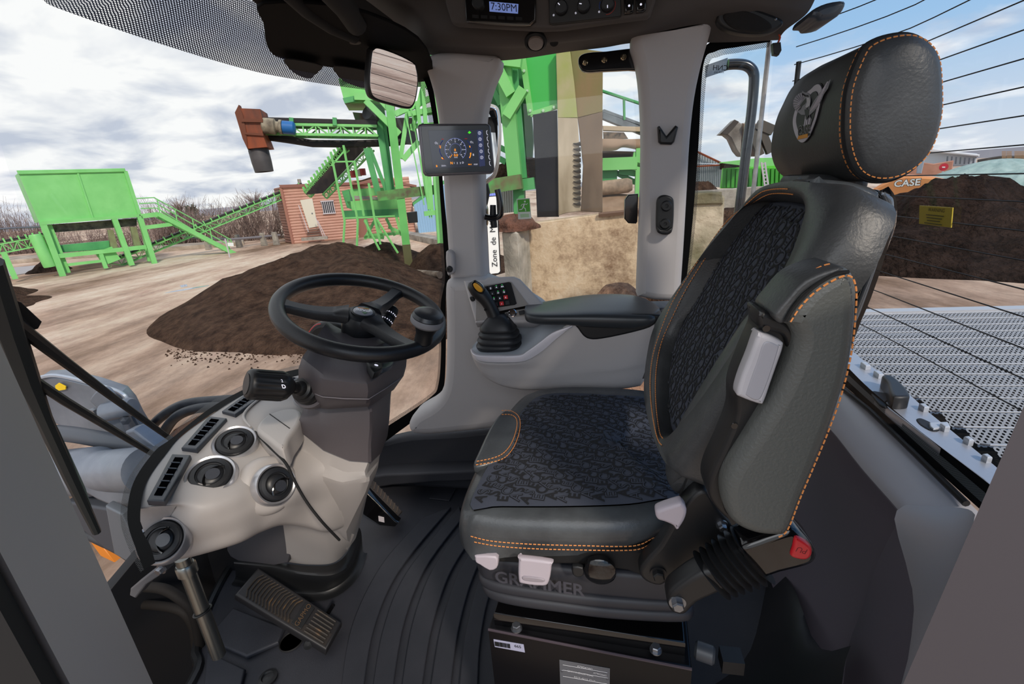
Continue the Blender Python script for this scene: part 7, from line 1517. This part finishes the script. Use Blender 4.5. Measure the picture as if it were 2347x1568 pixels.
# ---------- through the quarter window ----------
ry = lambda pts, y: PY(y, pts)
t = T('grab_rail', 'dark tubular grab rail bent over outside the rear quarter window', 'rail', P(1700, 400, y=1.75))
tube('rail_tube', cr(PY(1.75, [(1668, 148), (1690, 147), (1712, 151), (1726, 165), (1728, 190), (1722, 260), (1710, 350), (1698, 450), (1686, 545), (1680, 620)]), 5), .0155, mat('rail_dark', '33363b', .2, .5, coat=.5), t, 14)
cs = T('grey_shed', 'pale grey corrugated shed with rusty roof edge behind the quarter window', 'building', P(1620, 420, y=30))
corr('shed_wall', (P(1560, 424, y=30), P(1654, 430, y=30)), (P(1560, 372, y=30), P(1656, 378, y=30)), 22, mat('shed_grey', 'b4bcc2', .6), cs, .15)
corr('shed_gable', (P(1560, 372, y=30), P(1656, 376, y=30)), (P(1560, 330, y=30), P(1656, 375, y=30)), 16, mat('shed_grey', 'b4bcc2', .6), cs, .1)
tube('rusty_edge', [P(1560, 330, y=29.7), P(1600, 349, y=29.7), P(1657, 376, y=29.7)], .06, rust, cs, 5); tube('rusty_edge', [P(1560, 384, y=29.6), P(1657, 378, y=29.6)], .05, rust, cs, 5)
gc_ = T('green_container', 'bright green ribbed steel container full of dark soil', 'container', P(1700, 410, y=26))
hpoly('container_side', [(1657, 386), (1800, 378), (1830, 430), (1652, 432)], 26, .2, mat('container_green', '5fd038', .45), gc_)
hpoly('container_back', [(1650, 372), (1740, 362), (1830, 360), (1830, 385), (1655, 388)], 28, .2, GR, gc_)
for i in range(16):
    x = 1660 + i * 10; MB().beam(P(x, 386, y=25.9), P(x - 1.5, 430, y=25.9), .13, .13, V((0, 1, 0))).build('rib', mat('rib_green', '3c9a28', .5), gc_, smooth=False)
hpoly('container_soil', [(1655, 374), (1690, 378), (1735, 384), (1735, 388), (1655, 388)], 27, .5, soild, gc_)
lg_ = T('white_ladder', 'white ladder leaning on the green container', 'ladder', P(1755, 400, y=25)); mb = MB()
for x in (1745, 1753): mb.beam(P(x, 372, y=25.2), P(x + 8, 428, y=25.2), .07, .07)
for i in range(7): mb.beam(P(1746 + i * 1.2, 376 + i * 8, y=25.2), P(1754 + i * 1.2, 375 + i * 8, y=25.2), .05, .05)
mb.build('ladder_frame', white, lg_, smooth=False)
bu = T('loader_bucket', 'worn grey steel bucket raised above the green container', 'bucket', P(1705, 315, y=24))
bg = mat('bucket_grey', '9a948c', .6, col2='5f564e', nscale=1.5); hpoly('bucket_shell', [(1651, 307), (1668, 290), (1684, 274), (1702, 284), (1698, 357), (1688, 345), (1675, 317), (1664, 308)], 24, .8, bg, bu, .05)
hpoly('bucket_side', [(1702, 282), (1735, 283), (1757, 292), (1755, 325), (1742, 357), (1700, 358)], 24.4, .8, mat('bucket_brown', '8d7460', .7, col2='4c4238', nscale=2), bu, .05)
hpoly('bucket_dark_edge', [(1651, 307), (1668, 290), (1684, 274), (1694, 279), (1680, 296), (1668, 308)], 23.8, .1, mat('bucket_dark', '3c332c', .8), bu)
for q in ((1722, 300, 1742, 356, .3), (1745, 300, 1765, 350, .3), (1735, 285, 1770, 300, .4)): hb2(*q[:4], q[4], 23.9, 'lift_arm', bu, mat('arm_dark', '4a453e', .6))
MB().beam(P(1712, 278, y=23.9), P(1717, 290, y=23.9), .4, .1).build('yellow_mark', mat('mark_yellow', 'c8a020', .6), bu, smooth=False)
tag(puff('low_concrete_wall', ry([(1560, 440), (1664, 434), (1735, 428), (1860, 424), (1860, 520), (1560, 520)], 15), (0, .4, 0), concg, r=.02, seg=1), 'low grey concrete wall behind the mossy block', 'wall')
cb2 = T('mossy_block', 'tall weathered concrete block with moss stains right outside the quarter window', 'block', P(1620, 560, y=7))
puff('block_body', ry([(1545, 452), (1655, 446), (1662, 452), (1657, 548), (1640, 590), (1620, 612), (1590, 640), (1545, 650)], 7), (0, .9, 0), mat('mossy_concrete', 'c2b49e', .9, col2='6f6a50', nscale=1.6, world=True, detail=12, bump=(6, 1, .06)), cb2, r=.03, seg=1)
puff('block_cap', ry([(1545, 446), (1560, 444), (1655, 440), (1658, 468), (1600, 470), (1545, 474)], 6.95), (0, .9, 0), mat('cap_moss', '7c745c', .9, col2='565038', nscale=3, bump=(8, 1, .05)), cb2, r=.02, seg=1)
c = V((P(1700, 500, y=10).x, 10.5, G)); pile('soil_pile', c, [c + V((-2, -2.2, 0)), c + V((2, -2.2, 0)), c + V((2.6, 1.5, 0)), c + V((-2, 1.5, 0))], P(1665, 478, y=10.5).z - G, soil, 'brown soil heap beside the mossy block', .1, .9, .1)
c = V((P(1600, 430, y=22).x, 22, G)); pile('soil_pile', c, [c + V((-4, -1.8, 0)), c + V((2.2, -1.8, 0)), c + V((2.2, 1.5, 0)), c + V((-4, 1.5, 0))], P(1600, 418, y=22).z - G, soil, 'dark soil heap in front of the grey corrugated shed', .2, .9, .3)
# ---------- behind the machine ----------
def far(x, y, d):   # a point at distance d along the ground
    r = ray(x, y); h = math.hypot(r.x, r.y); return CAM + r * (d / h)
def fpoly(name, pts, d, th, m, par=None, r=.01):
    q = [far(x, y, d) for x, y in pts]; c = sum(q, V()) / len(q); dr_ = V((c.x, c.y, 0)).normalized(); q = [P(x, y, pl=(c, dr_)) for x, y in pts]
    return puff(name, q, dr_ * th, m, par, r=r, seg=1)
ol_ = T('orange_loader', 'orange wheel loader body with white lettering partly hidden behind the headrest', 'vehicle', far(2070, 425, 30)); ol_.location.z = G; WL[ol_.name] = ol_.location.copy()
om_ = mat('loader_orange', 'd89058', .45); fpoly('loader_body', [(1990, 440), (2015, 425), (2050, 408), (2080, 402), (2140, 406), (2180, 415), (2180, 500), (1990, 500)], 30, 2, om_, ol_, .1)
q = far(2079, 420, 29.5); dr_ = V((q.x, q.y, 0)).normalized(); rx_ = V((dr_.y, -dr_.x, 0)); s_ = (far(2110, 420, 29.5) - far(2050, 421, 29.5)).length
tx2 = (rx_ * 1 + V((0, 0, .03))).normalized()
text('body_text', 'CASE', q, tx2, V((0, 0, 1)), s_ * .43, mat('lettering_dark', '3a3a3c', .5), ol_, bold=.07, off=.0); text('body_text', 'CASE', q - dr_ * .05, tx2, V((0, 0, 1)), s_ * .43, mat('lettering_white', 'e8e8e4', .5), ol_, bold=.02, off=.0)
wb = T('white_building', 'long white building with dark openings on the horizon behind the machine', 'building', far(2180, 360, 90)); wb.location.z = G; WL[wb.name] = wb.location.copy()
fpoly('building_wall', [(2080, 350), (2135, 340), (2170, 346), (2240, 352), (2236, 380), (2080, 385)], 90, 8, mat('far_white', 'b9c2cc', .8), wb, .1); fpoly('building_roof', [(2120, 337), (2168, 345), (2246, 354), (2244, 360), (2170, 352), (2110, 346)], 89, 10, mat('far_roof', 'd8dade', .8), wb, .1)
for i in range(7): fpoly('dark_opening', [(2170 + i * 10, 358 + i * .7), (2174 + i * 10, 358 + i * .7), (2172 + i * 10, 376), (2168 + i * 10, 376)], 88, .3, mat('far_dark', '5a5f68', .8), wb, .01)
bx2 = T('pink_brick_building', 'pinkish brick stack building with a no-entry sign behind the machine', 'building', far(2130, 390, 60)); bx2.location.z = G; WL[bx2.name] = bx2.location.copy()
fpoly('brick_wall', [(2080, 378), (2110, 372), (2140, 376), (2186, 368), (2180, 402), (2080, 410)], 60, 3, mat('far_brick', 'c08c78', .9, col2='a87864', nscale=1), bx2, .05)
fpoly('grey_column', [(2104, 362), (2120, 364), (2112, 398), (2100, 398)], 58, 1, mat('far_column', '8f9aa8', .8), bx2, .05)
ns = T('no_entry_sign', 'round red no-entry sign with a white bar beyond the compost heap', 'sign', far(2163, 400, 50)); ns.location.z = G; WL[ns.name] = ns.location.copy()
q = far(2163, 383, 50); dr_ = V((q.x, q.y, 0)).normalized(); lathe('sign_disc', [(.27, 0), (.27, -.03), (0, -.03)], q, dr_, mat('sign_red', 'c8283a', .5), ns, 24); fpoly('white_bar', [(2159.5, 382), (2166.5, 382), (2166.5, 384.5), (2159.5, 384.5)], 49.9, .02, whs, ns, 0); MB().tube([q - V((0, 0, .3)) + dr_ * .1, V((q.x, q.y, G)) + dr_ * .1], .05, 6).build('sign_post', white, ns)
tm = mat('tarp_green', 'a9bdb6', .7, col2='8fa8a2', nscale=1.2, bump=(4, .6, .1))
for i, (cx, top_, wd, ln, lab) in enumerate(((2262, 366, 6.4, 0, 'pale green tarpaulin dome behind the compost heap, farther one'), (2335, 386, 4.0, 0, 'pale green tarpaulin dome behind the compost heap, nearer one'))):
    d = (48, 29)[i]; c = far(cx, 500, d); c.z = G; H_ = far(cx, top_, d).z - G; mb = MB()
    def tf(u, v, c=c, H_=H_, wd=wd):
        a = 2 * PI * u; r = wd * v * (1 + .05 * math.sin(a * 17) * v); z = H_ * (1 - v ** 1.7) + .12 * math.sin(a * 17) * v * (1 - v); return V((c.x + math.cos(a) * r, c.y + math.sin(a) * r, G + max(0, z)))
    mb.grid(tf, 102, 14); tag(mb.build('tarp_dome', tm), lab, 'tarpaulin')
for i, (x, w) in enumerate(((2301, 5), (2313, 6), (2331, 6), (2342, 5))):
    t = T('pallet_stack', ['leftmost stack of wooden pallets on the horizon', 'second stack of wooden pallets from the left on the horizon', 'third stack of wooden pallets from the left on the horizon', 'rightmost stack of wooden pallets on the horizon'][i], 'pallets', far(x, 370, 70), 'stacks of wooden pallets on the horizon'); t.location.z = G; WL[t.name] = t.location.copy()
    for j in range(7): fpoly('pallet', [(x - w, 347 + 2.8 * j), (x + w, 346.5 + 2.8 * j), (x + w, 348.2 + 2.8 * j), (x - w, 348.7 + 2.8 * j)], 70, 1, mat('pallet_wood', 'a98a68', .9), t, 0)
tag(fpoly('dark_embankment', [(2240, 366), (2290, 358), (2420, 355), (2420, 420), (2240, 420)], 80, 4, mat('bank_dark', '5a5652', .95, col2='3c3a38', nscale=.8), None, .1), 'dark embankment below the pallet stacks', 'bank')
t = T('beacon_lamp', 'dark work lamp mounted outside above the rear window', 'lamp', P(1895, 20, y=1.4))
puff('lamp_body', PY(1.2, sm([(1856, 38), (1866, 20), (1900, 4), (1938, 0), (1936, 20), (1915, 40), (1880, 47), (1872, 40)], 3)), (0, .1, 0), mat('lamp_grey', '3d444e', .4), t, r=.01)
# ---------- engine hood with louvres, outside the rear window ----------
ZH = .60; hood = T('engine_hood', 'grey engine hood of perforated louvre slats outside the rear window', 'hood', (1.8, 1.2, ZH))
perf = dotmat('perforated_dark', (.30, .31, .33), .60)
nt_ = perf.node_tree
slat_l = mat('slat_light', 'cfd0d4', .3, .3); slat_d = mat('slat_dark', '15161a', .6)
y0h, y1h = .62, P(2100, 724, z=ZH).y; NR = 17
for i in range(NR):
    ya = y0h + (y1h - y0h) * i / NR; yb = y0h + (y1h - y0h) * (i + 1) / NR; w_ = yb - ya
    mb = MB(); mb.v = [V((x, y, z)) for x in (.70, 3.2) for y, z in ((ya + w_ * .12, ZH - .006), (ya + w_ * .72, ZH + .012))]; mb.f = [(0, 2, 3, 1)]
    mb.build('perforated_slat', perf, hood, smooth=False, fix=False, uv=[(0, 0), (0, w_ * .6 / .0115), (2.5 / .0115, 0), (2.5 / .0115, w_ * .6 / .0115)])
    MB().puff([V((.70, ya + w_ * .78, ZH + .014)), V((3.2, ya + w_ * .78, ZH + .014)), V((3.2, yb + w_ * .1, ZH + .004)), V((.70, yb + w_ * .1, ZH + .004))], (0, 0, -.004), .001, 2).build('slat_lip', slat_l, hood)
MB().box(((.70 + 3.2) / 2, (y0h + y1h) / 2, ZH - .03), (2.5, y1h - y0h, .02)).build('hood_floor', mat('hood_under', '08080a', .9), hood)
MB().box((1.95, y1h + .02, ZH + .0), (2.5, .04, .035)).build('hood_edge', mat('hood_edge', 'c6c4c4', .35, .3), hood)
# frame strip alongside the window with recessed handles
fz = ZH + .02
fs = [P(x, y, z=fz) for x, y in [(1925, 795), (1950, 800), (1990, 835), (2060, 880), (2130, 945), (2275, 1062), (2345, 1120), (2360, 1190), (2253, 1098), (2106, 988), (2040, 938), (1994, 899), (1925, 835)]]
puff('frame_strip', fs, (0, 0, -.02), mat('strip_silver', 'b9bac0', .28, .4, bump=(60, .2, .003)), hood, r=.002)
for q in ([(1990, 840), (1968, 830), (1975, 842)],): pass
def hh(name, pts, dz, m, r=.003, z=None): return puff(name, [P(x, y, z=(z or fz) + dz) for x, y in pts], (0, 0, -dz - .004), m, hood, r=r)
hh('handle_recess', sm([(1996, 896), (2030, 900), (2045, 892), (2060, 905), (2050, 915), (2032, 920), (2034, 932), (2015, 925)], 3), .002, slat_d)
hh('hood_handle', sm([(2022, 860), (2036, 858), (2052, 864), (2075, 885), (2086, 902), (2080, 908), (2050, 908), (2040, 895), (2034, 875)], 3), .03, blk, .006)
hh('latch_recess', sm([(2100, 960), (2112, 958), (2135, 968), (2155, 980), (2148, 988), (2130, 985), (2108, 972)], 3), .002, slat_d); hh('latch_blade', [(2130, 968), (2172, 966), (2178, 976), (2140, 982), (2132, 976)], .006, slat_l, .002)
for (x, y) in ((1983, 835), (2013, 855), (2117, 930), (2165, 975), (2220, 1005), (2262, 1045)): hh('slat_clip', [(x - 10, y - 6), (x + 2, y - 7), (x + 14, y + 2), (x + 2, y + 3)], .012, slat_l, .003)
# dark seal with dot border at the foot of the rear glass
xs = .615
sl_ = T('rear_window_seal', 'black seal strip with dotted border along the foot of the rear window', 'seal', (.61, .9, .6))
def bandx(name, a, b, m, x, uv=None): return strip(name, a, b, m, lambda p: P(p[0], p[1], x=x), sl_, uv)
bandx('seal_band', [(1930, 828), (1994, 892), (2106, 986), (2255, 1100), (2330, 1160)], [(1930, 880), (1994, 935), (2106, 1040), (2222, 1146), (2300, 1215)], mat('seal_dark', '0e1012', .9, spec=.1), .605)
bandx('dot_band', [(1930, 845), (1994, 905), (2106, 1002), (2235, 1110), (2330, 1190)], [(1930, 862), (1994, 920), (2106, 1020), (2226, 1130), (2310, 1205)], dotmat('dot_band', (.10, .12, .13), .7), .603, (1, .004))
tube('seal_bead', [P(x, y, x=.602) for x, y in [(1925, 885), (1994, 940), (2106, 1048), (2215, 1155)]], .006, blk, sl_, 8)
# ---------- loader front end, wiper and hoses beyond the windscreen ----------
def fy(pts, y): return PY(y, pts)
sp_m = mat('frame_steel_blue', '666e7b', .38, .4, col2='858d99', nscale=4, bump=(12, .3, .01)); sp_d = mat('frame_steel_dark', '4a4e56', .45, .3)
lf = T('loader_front_frame', 'blue-grey steel front frame of the loader seen low through the windscreen', 'frame', P(180, 1000, y=1.35))
Yf = 1.35
puff('top_plate', fy([(82, 872), (92, 864), (130, 862), (175, 872), (215, 882), (275, 902), (295, 925), (312, 960), (338, 1002), (310, 1010), (150, 985), (100, 960), (88, 920)], Yf), (-.05, .08, 0), sp_m, lf, r=.012)
tube('plate_rim', cr(fy([(84, 868), (130, 861), (215, 880), (275, 900), (297, 925), (338, 1000)], Yf - .005), 5), .008, mat('rim_light', 'a8b2c0', .3, .4), lf, 6)
puff('lug_bracket', fy(sm([(205, 916), (225, 893), (240, 897), (258, 925), (285, 990), (290, 1012), (262, 1005), (238, 955), (215, 930)], 3), Yf - .08), (0, .03, 0), sp_m, lf, r=.006)
lathe('pivot_pin', [(.035, 0), (.035, .10), (.028, .11)], P(242, 945, y=Yf - .10), V((1, .2, .15)), sp_m, lf, 20)
lathe('pin_bolt', [(.018, 0), (.018, .02), (0, .022)], P(222, 943, y=Yf - .1), V((0, -1, 0)), steel, lf, 6, smooth=False); lathe('pin_bolt', [(.016, 0), (.016, .03), (0, .032)], P(285, 960, y=Yf - .1), V((.8, -.5, 0)), steel, lf, 6, smooth=False)
for i, q in enumerate(([(134, 878), (150, 886), (150, 893), (128, 897), (126, 884)],)): puff('yellow_label', fy(q, Yf - .012), (0, .004, 0), mat('label_yellow', 'e8c31c', .5), lf, r=.0005)
A0, A1 = P(100, 1085, y=1.2), P(340, 1075, y=1.0)
lathe('arm_cylinder', [(.07, 0), (.085, .03), (.085, (A1 - A0).length * .55), (.07, (A1 - A0).length * .6), (.07, (A1 - A0).length)], A0, A1 - A0, sp_m, lf, 28)
puff('cross_member', fy(sm([(180, 1105), (200, 1088), (250, 1100), (310, 1130), (300, 1160), (260, 1165), (190, 1130)], 2), 1.0), (0, .08, 0), sp_m, lf, r=.015)
puff('lower_member', fy([(150, 1150), (240, 1165), (300, 1190), (330, 1300), (240, 1260), (170, 1200)], 1.05), (0, .08, 0), sp_d, lf, r=.01)
puff('lower_plate', fy([(240, 1160), (280, 1180), (320, 1260), (330, 1310), (260, 1270)], .95), (0, .03, 0), mat('plate_mid', '6a7078', .4, .3), lf, r=.006)
puff('link_plate', fy([(285, 990), (305, 985), (395, 1055), (380, 1080), (300, 1030)], 1.1), (0, .05, 0), sp_m, lf, r=.008)
oa = T('orange_lift_arm', 'orange lift arm of the loader showing between the hoses and the grey frame', 'arm', P(420, 980, y=1.5)); orm = mat('arm_orange', 'd8822c', .4)
for q, y in (([(385, 1000), (398, 985), (450, 955), (470, 950), (440, 985), (400, 1020)], 1.45), ([(262, 1040), (296, 1026), (300, 1034), (270, 1048)], 1.3), ([(335, 1000), (352, 990), (360, 1000), (345, 1012)], 1.5), ([(185, 1195), (215, 1205), (248, 1250), (225, 1250), (195, 1225)], 1.2), ([(205, 1240), (232, 1250), (262, 1290), (230, 1275)], 1.2)): puff('arm_section', fy(q, y), (0, .06, 0), orm, oa, r=.004)
hsm = mat('hydraulic_hose', '2b2d32', .45, col2='3a3d42', nscale=20)
tag(tube('hydraulic_hose', cr(fy([(125, 992), (180, 998), (260, 1012), (330, 1022), (395, 1020)], 1.2), 5), .030, mat('thick_hose', '4b5058', .4), seg=14), 'thick grey hydraulic hose running level across the front frame', 'hose')
tag(tube('hydraulic_hose', cr(fy([(330, 1010), (350, 975), (385, 945), (430, 925), (500, 918), (560, 915)], 1.45), 6), .020, hsm, seg=12), 'upper black hydraulic hose arching over the front frame', 'hose')
tag(tube('hydraulic_hose', cr(fy([(365, 1020), (380, 985), (405, 955), (445, 938), (500, 932), (560, 935)], 1.42), 6), .020, hsm, seg=12), 'lower black hydraulic hose arching beneath its twin', 'hose')
tag(tube('hydraulic_hose', cr(fy([(170, 1210), (220, 1235), (280, 1265), (340, 1310)], 1.1), 6), .016, hsm, seg=12), 'short black hydraulic hose low beside the orange arm', 'hose')
wp = T('windscreen_wiper', 'black twin-arm windscreen wiper crossing the left of the windscreen', 'wiper', P(200, 880, y=.75))
def wy(x, y): return P(x, y, y=.60 + (x / 400) * .25)
tube('wiper_arm', [wy(-20, 690), wy(30, 738), wy(150, 830), wy(260, 912), wy(388, 1004)], [.014, .012, .010, .008, .006], blk, wp, 8)
tube('wiper_arm', [wy(60, 860), wy(150, 920), wy(250, 980), wy(355, 1044)], [.009, .009, .008, .006], blk, wp, 8)
puff('arm_base', [wy(x, y) for x, y in [(0, 690), (20, 700), (70, 745), (62, 760), (30, 750), (0, 730)]], (0, .02, 0), blkm, wp, r=.003)
tube('wiper_blade', [wy(-30, 600), wy(20, 760), wy(60, 870), wy(100, 960), wy(160, 1090), wy(222, 1220)], [.020, .022, .020, .014, .013, .009], mat('blade_dark', '1d2224', .5), wp, 8)
tube('blade_rail', [wy(40, 820), wy(85, 900), wy(130, 990), wy(190, 1120), wy(215, 1195)], .005, mat('rail_green_grey', '4d5a58', .4), wp, 6)
for q in ((57, 896), (107, 1026)): lathe('wiper_screw', [(.007, 0), (.006, -.004), (0, -.004)], wy(*q) + V((0, -.018, 0)), (0, 1, 0), steel, wp, 12)
